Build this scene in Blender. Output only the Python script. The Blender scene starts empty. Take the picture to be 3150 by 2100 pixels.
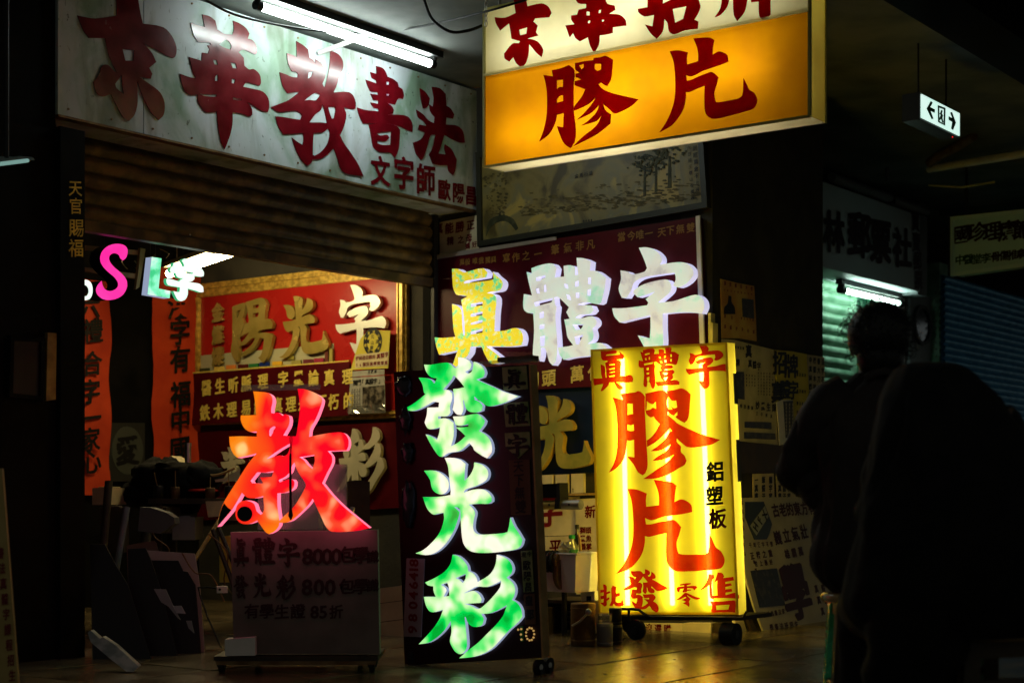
import bpy, math, random
from mathutils import Vector, noise
from mathutils.geometry import tessellate_polygon
random.seed(7)
sc = bpy.context.scene
col = sc.collection
# ---------------------------------------------------------------- camera, world, exposure
F, CX, HZ, CAMH = 4850.0, 1575.0, 1510.0, 0.80
cd = bpy.data.cameras.new("camera")
cam = bpy.data.objects.new("camera", cd); col.objects.link(cam)
cam.location = (0, 0, CAMH); cam.rotation_euler = (math.radians(90), 0, 0)
cd.sensor_width = 36; cd.lens = F / 3150 * 36; cd.shift_y = (HZ - 1050) / 3150
cd.clip_start = 0.05; cd.clip_end = 200
cd.dof.use_dof = True; cd.dof.focus_distance = 8.0; cd.dof.aperture_fstop = 2.8
sc.camera = cam
w = bpy.data.worlds.new("World"); sc.world = w; w.use_nodes = True
bg = w.node_tree.nodes["Background"]
bg.inputs[0].default_value = (0.43, 0.47, 0.41, 1); bg.inputs[1].default_value = 0.17
vs = sc.view_settings
vs.view_transform = 'Standard'; vs.look = 'None'; vs.exposure = 0.0; vs.gamma = 1.0
vs.use_curve_mapping = False
cy = sc.cycles
cy.use_denoising = True; cy.max_bounces = 8; cy.diffuse_bounces = 3; cy.glossy_bounces = 3
cy.transparent_max_bounces = 16; cy.transmission_bounces = 6; cy.sample_clamp_indirect = 4
cy.caustics_reflective = False; cy.caustics_refractive = False
K = 3150 / 2352.0

# ---------------------------------------------------------------- planes that carry the place
CAM = Vector((0, 0, CAMH))
def ray(px, py): return Vector(((px - CX) / F, 1.0, (HZ - py) / F))
class Pl:
    def __init__(s, x, y, u, n=None):
        s.p = Vector((x, y, 0)); s.u = Vector((u[0], u[1], 0)).normalized()
        s.n = Vector((s.u.y, -s.u.x, 0)) if n is None else Vector((n[0], n[1], 0)).normalized()
        if s.n.dot(s.p) > 0: s.n = -s.n
    def off(s, d):
        q = s.p + s.n * d
        r = Pl(q.x, q.y, s.u); r.n = s.n.copy(); return r
    def st(s, px, py):
        r = ray(px, py); k = (s.p - CAM).dot(s.n) / r.dot(s.n)
        P = CAM + r * k
        return ((P - s.p).dot(s.u), P.z)
    def w(s, a, t, d=0.0):
        P = s.p + s.u * a + s.n * d; return Vector((P.x, P.y, t))
    def pw(s, px, py, d=0.0):
        a, t = s.st(px, py); return s.w(a, t, d)
A = (0.601, 0.799); B = (0.799, -0.601)
SA = Pl(-0.227, 10.1, A)                 # face of the long shop sign, runs away to the right
PB = Pl(-0.227, 10.1, B)                 # side wall, comes forward to the right
PE = Pl(1.15, 9.06, A)                   # poster side of the wall block
PF = Pl(3.294, 14.2, A)                  # far shops
def P(px, py, Y):
    r = ray(px, py); return CAM + r * Y

# ---------------------------------------------------------------- materials
MATS = {}
def mat(name, c=(.5, .5, .5), rough=.6, metal=0., c2=None, scale=6., lo=.4, hi=.6, bump=0., bscale=40., spec=.25, coat=0., detail=5., rnd=False):
    if name in MATS: return MATS[name]
    m = bpy.data.materials.new(name); m.use_nodes = True; nt = m.node_tree
    b = nt.nodes["Principled BSDF"]
    b.inputs["Base Color"].default_value = (*c, 1); b.inputs["Roughness"].default_value = rough
    b.inputs["Metallic"].default_value = metal; b.inputs["Specular IOR Level"].default_value = spec
    b.inputs["Coat Weight"].default_value = coat
    tc = nt.nodes.new("ShaderNodeTexCoord"); vec = tc.outputs["Object"]
    if rnd:   # pieces that share a mesh get their own patch of grain
        oi = nt.nodes.new("ShaderNodeObjectInfo"); va = nt.nodes.new("ShaderNodeVectorMath"); va.operation = 'MULTIPLY_ADD'
        va.inputs[0].default_value = (1, 1, 1); va.inputs[1].default_value = (1, 1, 1)
        nt.links.new(oi.outputs["Random"], va.inputs[0]); va.inputs[1].default_value = (37, 53, 71); nt.links.new(tc.outputs["Object"], va.inputs[2]); vec = va.outputs[0]
    if c2 is not None:
        n = nt.nodes.new("ShaderNodeTexNoise"); n.inputs["Scale"].default_value = scale; n.inputs["Detail"].default_value = detail
        r = nt.nodes.new("ShaderNodeValToRGB"); r.color_ramp.elements[0].position = lo; r.color_ramp.elements[1].position = hi
        r.color_ramp.elements[0].color = (*c, 1); r.color_ramp.elements[1].color = (*c2, 1)
        nt.links.new(vec, n.inputs["Vector"]); nt.links.new(n.outputs["Fac"], r.inputs[0])
        nt.links.new(r.outputs[0], b.inputs["Base Color"])
        mr = nt.nodes.new("ShaderNodeMapRange"); mr.inputs[3].default_value = max(.02, rough - .12); mr.inputs[4].default_value = min(1, rough + .12)
        nt.links.new(n.outputs["Fac"], mr.inputs[0]); nt.links.new(mr.outputs[0], b.inputs["Roughness"])
    if bump:
        n2 = nt.nodes.new("ShaderNodeTexNoise"); n2.inputs["Scale"].default_value = bscale; n2.inputs["Detail"].default_value = 6
        bp = nt.nodes.new("ShaderNodeBump"); bp.inputs["Strength"].default_value = bump; bp.inputs["Distance"].default_value = .01
        nt.links.new(vec, n2.inputs["Vector"]); nt.links.new(n2.outputs["Fac"], bp.inputs["Height"])
        nt.links.new(bp.outputs[0], b.inputs["Normal"])
    MATS[name] = m; return m
def emat(name, stops, strength, scale=8., detail=3., gloss=.25):
    """self-lit acrylic: a printed pattern lit from within"""
    m = bpy.data.materials.new(name); m.use_nodes = True; nt = m.node_tree
    b = nt.nodes["Principled BSDF"]
    b.inputs["Roughness"].default_value = gloss; b.inputs["Emission Strength"].default_value = strength
    if len(stops) == 1:
        b.inputs["Emission Color"].default_value = (*stops[0][1], 1)
        b.inputs["Base Color"].default_value = (*[x * .5 for x in stops[0][1]], 1)
    else:
        tc = nt.nodes.new("ShaderNodeTexCoord"); n = nt.nodes.new("ShaderNodeTexNoise")
        n.inputs["Scale"].default_value = scale; n.inputs["Detail"].default_value = detail
        n.inputs["Distortion"].default_value = .15
        r = nt.nodes.new("ShaderNodeValToRGB"); e = r.color_ramp.elements
        while len(e) < len(stops): e.new(.5)
        for k, (p, c) in enumerate(stops): e[k].position = p; e[k].color = (*c, 1)
        nt.links.new(tc.outputs["Object"], n.inputs["Vector"]); nt.links.new(n.outputs["Fac"], r.inputs[0])
        nt.links.new(r.outputs[0], b.inputs["Emission Color"]); nt.links.new(r.outputs[0], b.inputs["Base Color"])
    MATS[name] = m; return m
def blot(name, base, spots, strength, s1=3., s2=12.):
    """lit acrylic: a slow change of tint, led hot spots painted in as soft bright noise"""
    m = bpy.data.materials.new(name); m.use_nodes = True; nt = m.node_tree; b = nt.nodes["Principled BSDF"]; b.inputs["Roughness"].default_value = .25
    b.inputs["Emission Strength"].default_value = strength; tc = nt.nodes.new("ShaderNodeTexCoord"); R = []
    for sc_, st, dt in ((s1, base, 1.), (s2, spots, .6)):
        n = nt.nodes.new("ShaderNodeTexNoise"); n.inputs["Scale"].default_value = sc_; n.inputs["Detail"].default_value = dt
        r = nt.nodes.new("ShaderNodeValToRGB"); e = r.color_ramp.elements
        while len(e) < len(st): e.new(.5)
        for k, (p, c) in enumerate(st): e[k].position = p; e[k].color = (*c, 1)
        nt.links.new(tc.outputs["Object"], n.inputs["Vector"]); nt.links.new(n.outputs["Fac"], r.inputs[0]); R.append(r)
    mx = nt.nodes.new("ShaderNodeMix"); mx.data_type = 'RGBA'; mx.blend_type = 'ADD'; mx.inputs[0].default_value = 1
    nt.links.new(R[0].outputs[0], mx.inputs[6]); nt.links.new(R[1].outputs[0], mx.inputs[7])
    nt.links.new(mx.outputs[2], b.inputs["Emission Color"]); nt.links.new(R[0].outputs[0], b.inputs["Base Color"]); MATS[name] = m; return m
def lmat(name, c, strength):
    m = bpy.data.materials.new(name); m.use_nodes = True; nt = m.node_tree
    nt.nodes.clear(); o = nt.nodes.new("ShaderNodeOutputMaterial"); e = nt.nodes.new("ShaderNodeEmission")
    e.inputs[0].default_value = (*c, 1); e.inputs[1].default_value = strength
    nt.links.new(e.outputs[0], o.inputs[0]); MATS[name] = m; return m
def sheet(name, c, clear=.1, gloss=.06, dirt=None, cc=None):
    """translucent acrylic or film: scatters light through, lets a little pass straight"""
    m = bpy.data.materials.new(name); m.use_nodes = True; nt = m.node_tree; nt.nodes.clear()
    o = nt.nodes.new("ShaderNodeOutputMaterial"); t = nt.nodes.new("ShaderNodeBsdfTranslucent")
    tr = nt.nodes.new("ShaderNodeBsdfTransparent"); g = nt.nodes.new("ShaderNodeBsdfGlossy"); d = nt.nodes.new("ShaderNodeBsdfDiffuse")
    g.inputs["Roughness"].default_value = .15
    for n in (t, tr, d): n.inputs[0].default_value = (*c, 1)
    if cc: tr.inputs[0].default_value = (*cc, 1)
    tc = nt.nodes.new("ShaderNodeTexCoord"); n = nt.nodes.new("ShaderNodeTexNoise"); n.inputs["Scale"].default_value = 5; n.inputs["Detail"].default_value = 8
    r = nt.nodes.new("ShaderNodeValToRGB"); r.color_ramp.elements[0].position = .35; r.color_ramp.elements[1].position = .6
    dc = dirt or tuple(x * .8 for x in c)
    r.color_ramp.elements[0].color = (*dc, 1); r.color_ramp.elements[1].color = (*c, 1)
    nt.links.new(tc.outputs["Object"], n.inputs["Vector"]); nt.links.new(n.outputs["Fac"], r.inputs[0]); nt.links.new(r.outputs[0], t.inputs[0])
    m0 = nt.nodes.new("ShaderNodeMixShader"); m0.inputs[0].default_value = .25
    nt.links.new(t.outputs[0], m0.inputs[1]); nt.links.new(d.outputs[0], m0.inputs[2])
    m1 = nt.nodes.new("ShaderNodeMixShader"); m1.inputs[0].default_value = clear
    m2 = nt.nodes.new("ShaderNodeMixShader"); m2.inputs[0].default_value = gloss
    nt.links.new(m0.outputs[0], m1.inputs[1]); nt.links.new(tr.outputs[0], m1.inputs[2])
    nt.links.new(m1.outputs[0], m2.inputs[1]); nt.links.new(g.outputs[0], m2.inputs[2]); nt.links.new(m2.outputs[0], o.inputs[0])
    MATS[name] = m; return m

def tin():
    m = bpy.data.materials.new('painted_tin'); m.use_nodes = True; nt = m.node_tree; b = nt.nodes["Principled BSDF"]
    L = nt.links.new; tc = nt.nodes.new("ShaderNodeTexCoord")
    def nz(sc, dt, vs=(1, 1, 1), dist=0.):
        mp = nt.nodes.new("ShaderNodeMapping"); mp.inputs["Scale"].default_value = vs; n = nt.nodes.new("ShaderNodeTexNoise")
        n.inputs["Scale"].default_value = sc; n.inputs["Detail"].default_value = dt; n.inputs["Distortion"].default_value = dist
        L(tc.outputs["Object"], mp.inputs[0]); L(mp.outputs[0], n.inputs["Vector"]); return n.outputs["Fac"]
    def ramp(f, st):
        r = nt.nodes.new("ShaderNodeValToRGB"); e = r.color_ramp.elements
        while len(e) < len(st): e.new(.5)
        for k, (p, c) in enumerate(st): e[k].position = p; e[k].color = (*c, 1)
        L(f, r.inputs[0]); return r.outputs[0]
    def mul(a, c, f=1.):
        x = nt.nodes.new("ShaderNodeMix"); x.data_type = 'RGBA'; x.blend_type = 'MULTIPLY'; x.inputs[0].default_value = f; L(a, x.inputs[6]); L(c, x.inputs[7]); return x.outputs[2]
    base = ramp(nz(2.2, 8, dist=.8), [(.36, (.20, .30, .22)), (.5, (.44, .50, .51)), (.62, (.52, .56, .60))])
    drip = ramp(nz(1.6, 8, (3.2, 3.2, .8), .5), [(.36, (.52, .52, .42)), (.50, (1, 1, 1))])
    spot = ramp(nz(26, 4), [(.27, (.12, .10, .07)), (.33, (1, 1, 1))])
    scr = ramp(nz(60, 3, (1, 1, .25)), [(.26, (.3, .3, .26)), (.34, (1, 1, 1))])
    L(mul(mul(mul(base, drip), spot, .8), scr, .6), b.inputs["Base Color"])
    rr = ramp(nz(7, 5), [(.35, (.62,) * 3), (.6, (.38,) * 3)]); L(rr, b.inputs["Roughness"]); b.inputs["Specular IOR Level"].default_value = .3
    bp = nt.nodes.new("ShaderNodeBump"); bp.inputs["Strength"].default_value = .25; bp.inputs["Distance"].default_value = .01; L(nz(9, 8), bp.inputs["Height"]); L(bp.outputs[0], b.inputs["Normal"])
    return m

# ---------------------------------------------------------------- mesh builder and things
class MB:
    def __init__(s): s.v = []; s.f = []; s.m = []; s.sm = []
    def add(s, vs, fs, mi=0, smooth=False):
        k = len(s.v); s.v += [Vector(q) for q in vs]
        for f in fs: s.f.append([i + k for i in f]); s.m.append(mi); s.sm.append(smooth)
        return s
    def hexa(s, q, mi=0):   # 4 front, 4 back points in the same order
        return s.add(q, [(0, 1, 2, 3), (7, 6, 5, 4), (0, 4, 5, 1), (1, 5, 6, 2), (2, 6, 7, 3), (3, 7, 4, 0)], mi)
    def box(s, c, size, rz=0, mi=0):
        hx, hy, hz = size[0] / 2, size[1] / 2, size[2] / 2; co, si = math.cos(rz), math.sin(rz)
        q = []
        for y in (-hy, hy):
            for x, z in ((-hx, -hz), (hx, -hz), (hx, hz), (-hx, hz)):
                q.append((c[0] + x * co - y * si, c[1] + x * si + y * co, c[2] + z))
        return s.hexa(q, mi)
    def bar(s, pl, a0, a1, t0, t1, d0, d1, mi=0):   # box in plane coordinates
        return s.hexa([pl.w(a0, t0, d1), pl.w(a1, t0, d1), pl.w(a1, t1, d1), pl.w(a0, t1, d1), pl.w(a0, t0, d0), pl.w(a1, t0, d0), pl.w(a1, t1, d0), pl.w(a0, t1, d0)], mi)
    def quad(s, pl, pts, d0, d1, mi=0):             # four pixels on the plane -> slab
        st = [pl.st(*p) for p in pts]
        return s.hexa([pl.w(a, t, d1) for a, t in st] + [pl.w(a, t, d0) for a, t in st], mi)
    def tube(s, pts, r, seg=8, mi=0, cap=True, smooth=True):
        pts = [Vector(p) for p in pts]; rs = r if isinstance(r, (list, tuple)) else [r] * len(pts)
        vs = []; up = None
        for i, p in enumerate(pts):
            d = (pts[min(i + 1, len(pts) - 1)] - pts[max(i - 1, 0)]).normalized()
            if up is None: up = Vector((0, 0, 1)) if abs(d.z) < .9 else Vector((1, 0, 0))
            x = up.cross(d).normalized(); y = d.cross(x).normalized(); up = y
            for k in range(seg):
                an = 2 * math.pi * k / seg; vs.append(p + (x * math.cos(an) + y * math.sin(an)) * rs[i])
        fs = [(i * seg + k, i * seg + (k + 1) % seg, (i + 1) * seg + (k + 1) % seg, (i + 1) * seg + k) for i in range(len(pts) - 1) for k in range(seg)]
        s.add(vs, fs, mi, smooth)
        if cap:
            s.add(vs[:seg], [tuple(range(seg))], mi); s.add(vs[-seg:], [tuple(range(seg))], mi)
        return s
    def prism(s, pl, comps, d0, d1, mi=0, mside=None, back=True):   # comps: [[outer, hole...]] in (a, t)
        mside = mi if mside is None else mside
        for loops in comps:
            flat = [p for l in loops for p in l]
            tri = tessellate_polygon([[Vector((p[0], p[1], 0)) for p in l] for l in loops])
            s.add([pl.w(a, t, d1) for a, t in flat], tri, mi)
            if abs(d1 - d0) > 1e-6:
                if back: s.add([pl.w(a, t, d0) for a, t in flat], tri, mside)
                for l in loops:
                    n = len(l)
                    s.add([pl.w(a, t, d1) for a, t in l] + [pl.w(a, t, d0) for a, t in l], [(i, (i + 1) % n, n + (i + 1) % n, n + i) for i in range(n)], mside)
        return s
    def lathe(s, c, prof, seg=20, mi=0):
        vs = [(c[0] + r * math.cos(2 * math.pi * k / seg), c[1] + r * math.sin(2 * math.pi * k / seg), c[2] + z) for r, z in prof for k in range(seg)]
        fs = [(i * seg + k, i * seg + (k + 1) % seg, (i + 1) * seg + (k + 1) % seg, (i + 1) * seg + k) for i in range(len(prof) - 1) for k in range(seg)]
        return s.add(vs, fs, mi, True)
    def ball(s, c, r, seg=10, rings=7, mi=0, fn=None):
        vs = []
        for i in range(rings + 1):
            th = math.pi * i / rings
            for k in range(seg):
                ph = 2 * math.pi * k / seg
                d = Vector((math.sin(th) * math.cos(ph), math.sin(th) * math.sin(ph), math.cos(th)))
                q = fn(d) if fn else 1
                vs.append((c[0] + d.x * r[0] * q, c[1] + d.y * r[1] * q, c[2] + d.z * r[2] * q))
        fs = [(i * seg + k, i * seg + (k + 1) % seg, (i + 1) * seg + (k + 1) % seg, (i + 1) * seg + k) for i in range(rings) for k in range(seg)]
        return s.add(vs, fs, mi, True)
    def mesh(s, name, mats, base=Vector((0, 0, 0))):
        me = bpy.data.meshes.new(name)
        me.from_pydata([tuple(v - base) for v in s.v], [], s.f)
        for m in (mats if isinstance(mats, (list, tuple)) else [mats]): me.materials.append(m)
        me.polygons.foreach_set("material_index", s.m); me.polygons.foreach_set("use_smooth", s.sm)
        me.update(); return me
    def base(s):
        xs = [v.x for v in s.v]; ys = [v.y for v in s.v]; zs = [v.z for v in s.v]
        return Vector(((min(xs) + max(xs)) / 2, (min(ys) + max(ys)) / 2, min(zs)))
def tag(o, label=None, cat=None, group=None, kind=None):
    if label: o["label"] = label
    if cat: o["category"] = cat
    if group: o["group"] = group
    if kind: o["kind"] = kind
    return o
def solo(name, mb, mats, label, cat, group=None):
    b = mb.base(); o = bpy.data.objects.new(name, mb.mesh(name, mats, b)); col.objects.link(o); o.location = b
    return tag(o, label, cat, group)
def struct(name, mb, mats):
    b = mb.base(); o = bpy.data.objects.new(name, mb.mesh(name, mats, b)); col.objects.link(o); o.location = b
    o["kind"] = "structure"; return o
class Thing:
    def __init__(s, name, label, cat, base, group=None):
        s.o = bpy.data.objects.new(name, None); col.objects.link(s.o); s.b = Vector(base); s.o.location = s.b
        s.o.empty_display_size = .1; tag(s.o, label, cat, group)
    def part(s, name, mb, mats, parent=None, label=None, kind=None):
        o = bpy.data.objects.new(name, mb.mesh(name, mats, s.b)); col.objects.link(o); o.parent = parent or s.o
        return tag(o, label, kind=kind)
def child(o, name, mb, mats, label=None, kind=None):     # part of a mesh object
    c = bpy.data.objects.new(name, mb.mesh(name, mats, o.location if o.parent is None else o.parent.location))
    col.objects.link(c); c.parent = o; return tag(c, label, kind=kind)

# ---------------------------------------------------------------- brush characters
def smooth(pts, k=3, lim=52):
    n = len(pts); out = []; pts = [Vector(p) for p in pts]; T = []
    for i in range(n):
        a = pts[i] - pts[i - 1]; b = pts[(i + 1) % n] - pts[i]
        ang = math.degrees(a.angle(b, 0)) if a.length > 1e-9 and b.length > 1e-9 else 0
        T.append(None if ang > lim else (pts[(i + 1) % n] - pts[i - 1]) / (a.length + b.length + 1e-9))
    for i in range(n):
        p0, p1 = pts[i], pts[(i + 1) % n]; L = (p1 - p0).length; d = (p1 - p0)
        t0 = T[i] * L if T[i] is not None else d; t1 = T[(i + 1) % n] * L if T[(i + 1) % n] is not None else d
        out.append(p0)
        if L < 1e-6: continue
        for j in range(1, k):
            x = j / k; h = (2*x**3-3*x*x+1, x**3-2*x*x+x, -2*x**3+3*x*x, x**3-x*x)
            out.append(p0 * h[0] + t0 * h[1] + p1 * h[2] + t1 * h[3])
    return [(p.x, p.y) for p in out]
LIB = {}
def trace(name, frame, pl, txt, k=3, store=True):
    """frame = (x0, y0, scale): tracing units -> photograph pixels, laid on the plane"""
    comps = []
    for c in txt.split("C")[1:]:
        loops = []
        for l in c.split("H"):
            q = [float(x) for x in l.replace(",", " ").split()]
            if len(q) < 6: continue
            loops.append(smooth([pl.st(frame[0] + q[i] * frame[2], frame[1] + q[i + 1] * frame[2]) for i in range(0, len(q), 2)], k))
        comps.append(loops)
    if store:
        xs = [p[0] for c in comps for p in c[0]]; ys = [p[1] for c in comps for p in c[0]]
        x0, x1, y0, y1 = min(xs), max(xs), min(ys), max(ys)
        LIB[name] = [[[((p[0] - x0) / (x1 - x0), (p[1] - y0) / (y1 - y0)) for p in l] for l in c] for c in comps]
    return comps
def reuse(name, pl, box, fr=(0, 0, 1)):
    x0, y0, x1, y1 = [box[0] * fr[2] + fr[0], box[1] * fr[2] + fr[1], box[2] * fr[2] + fr[0], box[3] * fr[2] + fr[1]]
    xm, ym = (x0 + x1) / 2, (y0 + y1) / 2
    a0 = pl.st(x0, ym)[0]; a1 = pl.st(x1, ym)[0]; t1 = pl.st(xm, y0)[1]; t0 = pl.st(xm, y1)[1]
    return [[[(a0 + x * (a1 - a0), t0 + y * (t1 - t0)) for x, y in l] for l in c] for c in LIB[name]]
_ch = {}
def glyph(ch, bold=.03):
    k = (ch, bold)
    if k not in _ch:
        c = bpy.data.curves.new("t", 'FONT'); c.body = ch; c.offset = bold; c.resolution_u = 2
        o = bpy.data.objects.new("t", c); col.objects.link(o); bpy.context.view_layer.update()
        me = bpy.data.meshes.new_from_object(o.evaluated_get(bpy.context.evaluated_depsgraph_get()))
        vs = [(v.co.x, v.co.y) for v in me.vertices]; fs = [tuple(p.vertices) for p in me.polygons]
        bpy.data.objects.remove(o); bpy.data.curves.remove(c); bpy.data.meshes.remove(me)
        if vs:
            x0, x1 = min(v[0] for v in vs), max(v[0] for v in vs); y0, y1 = min(v[1] for v in vs), max(v[1] for v in vs)
            cx = (x0 + x1) / 2; cyy = .36 if ord(ch) < 256 else .38
            vs = [(x - cx, y - cyy) for x, y in vs]
            E = {}
            for f in fs:
                for i in range(len(f)):
                    e = (f[i], f[(i + 1) % len(f)]); kk = (min(e), max(e)); E[kk] = None if kk in E else e
            bd = [e for e in E.values() if e]
        else: bd = []
        _ch[k] = (vs, fs, bd)
    return _ch[k]
def put(mb, pl, ch, px, py, h, d0=.002, d1=None, bold=.03, mi=0, wx=1., rot=0, slant=.07):
    """one printed or cut character, h = its height in photograph pixels"""
    heavy = bold >= .02 and d1 is None
    vs, fs, bd = glyph(ch, .010); a, t = pl.st(px, py); Y = pl.w(a, t).y; sc_ = h / F * Y / .92
    co, si = math.cos(rot), math.sin(rot)
    q = []
    for x, y in vs:
        y2 = y + slant * x; x2 = x * wx
        q.append((a + (x2 * co - y2 * si) * sc_, t + (x2 * si + y2 * co) * sc_))
    dd = d0 if d1 is None else d1
    if heavy:
        r_ = bold * .58 * sc_; st = .00012
        for k in range(6):
            ox, oy = (0, 0) if k == 0 else (r_ * math.cos(k * 1.2566 + .5) * wx, r_ * .8 * math.sin(k * 1.2566 + .5))
            mb.add([pl.w(x + ox, y + oy, dd + k * st) for x, y in q], fs, mi)
        return
    mb.add([pl.w(x, y, dd) for x, y in q], fs, mi)
    if d1 is not None:
        r_ = max(.03, bold) * .8 * sc_
        for k in range(1, 6):
            ox, oy = r_ * math.cos(k * 1.2566 + .5) * wx, r_ * .8 * math.sin(k * 1.2566 + .5)
            mb.add([pl.w(x + ox, y + oy, dd + k * .00015) for x, y in q], fs, mi)
    if d1 is not None:
        mb.add([pl.w(x, y, d1) for x, y in q] + [pl.w(x, y, d0) for x, y in q], [(a_, b_, len(q) + b_, len(q) + a_) for a_, b_ in bd], mi)
def line(mb, pl, s, p0, p1, h, fr=(0, 0, 1), **kw):
    n = len(s)
    for i, c in enumerate(s):
        if c == ' ': continue
        f = i / max(1, n - 1)
        put(mb, pl, c, fr[0] + fr[2] * (p0[0] + (p1[0] - p0[0]) * f), fr[1] + fr[2] * (p0[1] + (p1[1] - p0[1]) * f), h * fr[2], **kw)
# ---------------------------------------------------------------- palette
M = {}
M['ground'] = mat('wet_concrete', (.07, .052, .026), .20, c2=(.20, .155, .085), scale=3.5, lo=.35, hi=.7, bump=.45, bscale=30, detail=9, spec=.8, rnd=True)
M['ceil'] = mat('painted_ceiling', (.08, .095, .085), .75, c2=(.17, .18, .165), scale=2.2, lo=.38, hi=.62, bump=.25, bscale=14)
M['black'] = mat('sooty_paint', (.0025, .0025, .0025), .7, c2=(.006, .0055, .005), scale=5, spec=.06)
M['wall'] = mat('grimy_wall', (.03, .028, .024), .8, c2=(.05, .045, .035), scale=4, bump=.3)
M['tin'] = tin()
M['red'] = mat('red_acrylic', (.07, .001, .003), .22, spec=.42, c2=(.14, .002, .007), scale=9, lo=.3, hi=.7, detail=9)
M['dred'] = mat('dark_red_print', (.14, .006, .008), .4)
M['slat'] = mat('brown_shutter', (.05, .034, .015), .45, c2=(.15, .095, .035), scale=7, lo=.42, hi=.6, bump=.5, bscale=16, rnd=True, detail=9)
M['steel'] = mat('dull_steel', (.35, .34, .32), .32, .9, c2=(.5, .48, .44), scale=9)
M['iron'] = mat('dark_iron', (.02, .02, .02), .45, .3)
M['gold'] = mat('gilt_frame', (.40, .24, .04), .32, .3, c2=(.72, .48, .10), scale=26, spec=.6)
M['brass'] = mat('mirror_brass', (.40, .30, .07), .25, .45, c2=(.55, .42, .12), scale=4)
M['beige'] = mat('beige_acrylic', (.45, .42, .30), .35, c2=(.55, .5, .36), scale=5)
M['silver'] = mat('silver_acrylic', (.75, .76, .72), .3, .2)
M['maroon'] = mat('maroon_board', (.050, .002, .004), .42, c2=(.075, .003, .006), scale=3, spec=.12)
M['dmaroon'] = mat('black_maroon_box', (.014, .0015, .002), .35, c2=(.02, .002, .003), scale=3)
M['crimson'] = mat('crimson_board', (.36, .012, .010), .28, c2=(.42, .018, .012), scale=2)
M['navy'] = mat('navy_board', (.004, .012, .05), .35)
M['banner'] = mat('orange_red_paper', (.46, .038, .010), .7, c2=(.58, .058, .014), scale=4, bump=.7, bscale=7)
M['ink'] = mat('black_ink', (.006, .006, .006), .5)
M['ylet'] = mat('yellow_lettering', (.62, .47, .08), .45, c2=(.72, .58, .13), scale=30)
M['ochre'] = mat('ochre_lettering', (.24, .12, .02), .5)
M['paper'] = mat('old_paper', (.52, .44, .26), .8, c2=(.64, .55, .34), scale=6, bump=.1)
M['white'] = mat('white_plastic', (.62, .61, .56), .4, c2=(.72, .7, .65), scale=5)
M['ypaper'] = mat('yellow_paper', (.55, .46, .05), .7, c2=(.62, .53, .09), scale=5)
M['wood'] = mat('raw_wood', (.30, .18, .06), .6, c2=(.42, .27, .1), scale=9, bump=.3)
M['dwood'] = mat('dark_wood', (.03, .02, .012), .5, c2=(.05, .033, .018), scale=9)
M['rubber'] = mat('black_rubber', (.01, .01, .01), .7)
M['rust'] = mat('rusty_metal', (.12, .06, .02), .5, .4, c2=(.22, .14, .06), scale=12, bump=.3)
M['cloth'] = mat('black_cloth', (.004, .004, .004), .85, c2=(.008, .007, .007), scale=12, bump=.5, bscale=14, spec=.1)
M['cloth2'] = mat('brown_black_cloth', (.016, .011, .010), .75, c2=(.026, .018, .015), scale=9, bump=.7, bscale=12, spec=.2)
M['hair'] = mat('black_hair', (.006, .005, .005), .45)
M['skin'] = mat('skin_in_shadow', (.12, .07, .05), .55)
M['green'] = mat('green_board', (.01, .10, .05), .5)
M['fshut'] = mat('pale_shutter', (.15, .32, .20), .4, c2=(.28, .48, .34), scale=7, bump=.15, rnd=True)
M['bshut'] = mat('blue_shutter', (.06, .38, .72), .22, .2, c2=(.12, .52, .9), scale=7, rnd=True)
M['grey'] = mat('grey_panel', (.16, .17, .18), .5, c2=(.22, .23, .24), scale=4)
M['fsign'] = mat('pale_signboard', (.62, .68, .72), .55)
M['yframe'] = mat('yellowed_frame', (.45, .40, .10), .45, c2=(.55, .5, .16), scale=7, bump=.1)
M['tube'] = lmat('white_tube', (.86, 1., .95), 46.)
M['tubeW'] = lmat('warm_tube', (1., .80, .38), 80.)
M['tubeF'] = lmat('green_white_tube', (.68, 1., .84), 24.)
M['tubeY'] = lmat('sign_tube', (1., .90, .52), 26.)
M['tubeY2'] = lmat('box_tube', (1., .95, .72), 7.5)
M['ysheet'] = sheet('yellow_acrylic', (.93, .74, .022), .085, dirt=(.80, .64, .03), cc=(1., .95, .68))
M['asheet'] = sheet('amber_acrylic', (.95, .40, .003), .012, dirt=(.84, .34, .006), gloss=.0)
M['wsheet'] = sheet('opal_acrylic', (.88, .86, .62), .02, gloss=.0)
M['rfilm'] = sheet('red_film', (.80, .004, .006), .20, .03, cc=(1., .20, .06))
M['rfilm2'] = sheet('deep_red_film', (.55, .006, .006), .10, .03)
M['kfilm'] = mat('black_film', (.01, .01, .006), .4)
M['clear'] = sheet('clear_acrylic', (.75, .75, .72), .90, .05)
M['pink'] = emat('pink_letter_face', [(.3, (1., .02, .36)), (.7, (1., .06, .45))], 1.0, 6)
M['mintL'] = emat('mint_letter_face', [(.35, (.05, .55, .22)), (.5, (.25, .9, .55)), (.65, (.75, 1., .85))], 1.15, 12)
M['whiteL'] = emat('white_letter_face', [(.3, (.70, 1., .82)), (.7, (.95, 1., .95))], 1.15, 6)
M['rimG'] = emat('mint_rim', [(.5, (.05, .5, .2))], .8)
M['jade'] = emat('green_jade_face', [(.32, (.0, .40, .03)), (.40, (.0, .72, .08)), (.46, (.14, .86, .18)), (.52, (.62, .95, .45)), (.58, (.95, 1., .80)), (.66, (1., .95, .75)), (.76, (.85, .33, .20))], 1.0, 6.0, 2.2)
M['rimB'] = emat('pale_blue_rim', [(.5, (.35, .42, .6))], .8)
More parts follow.
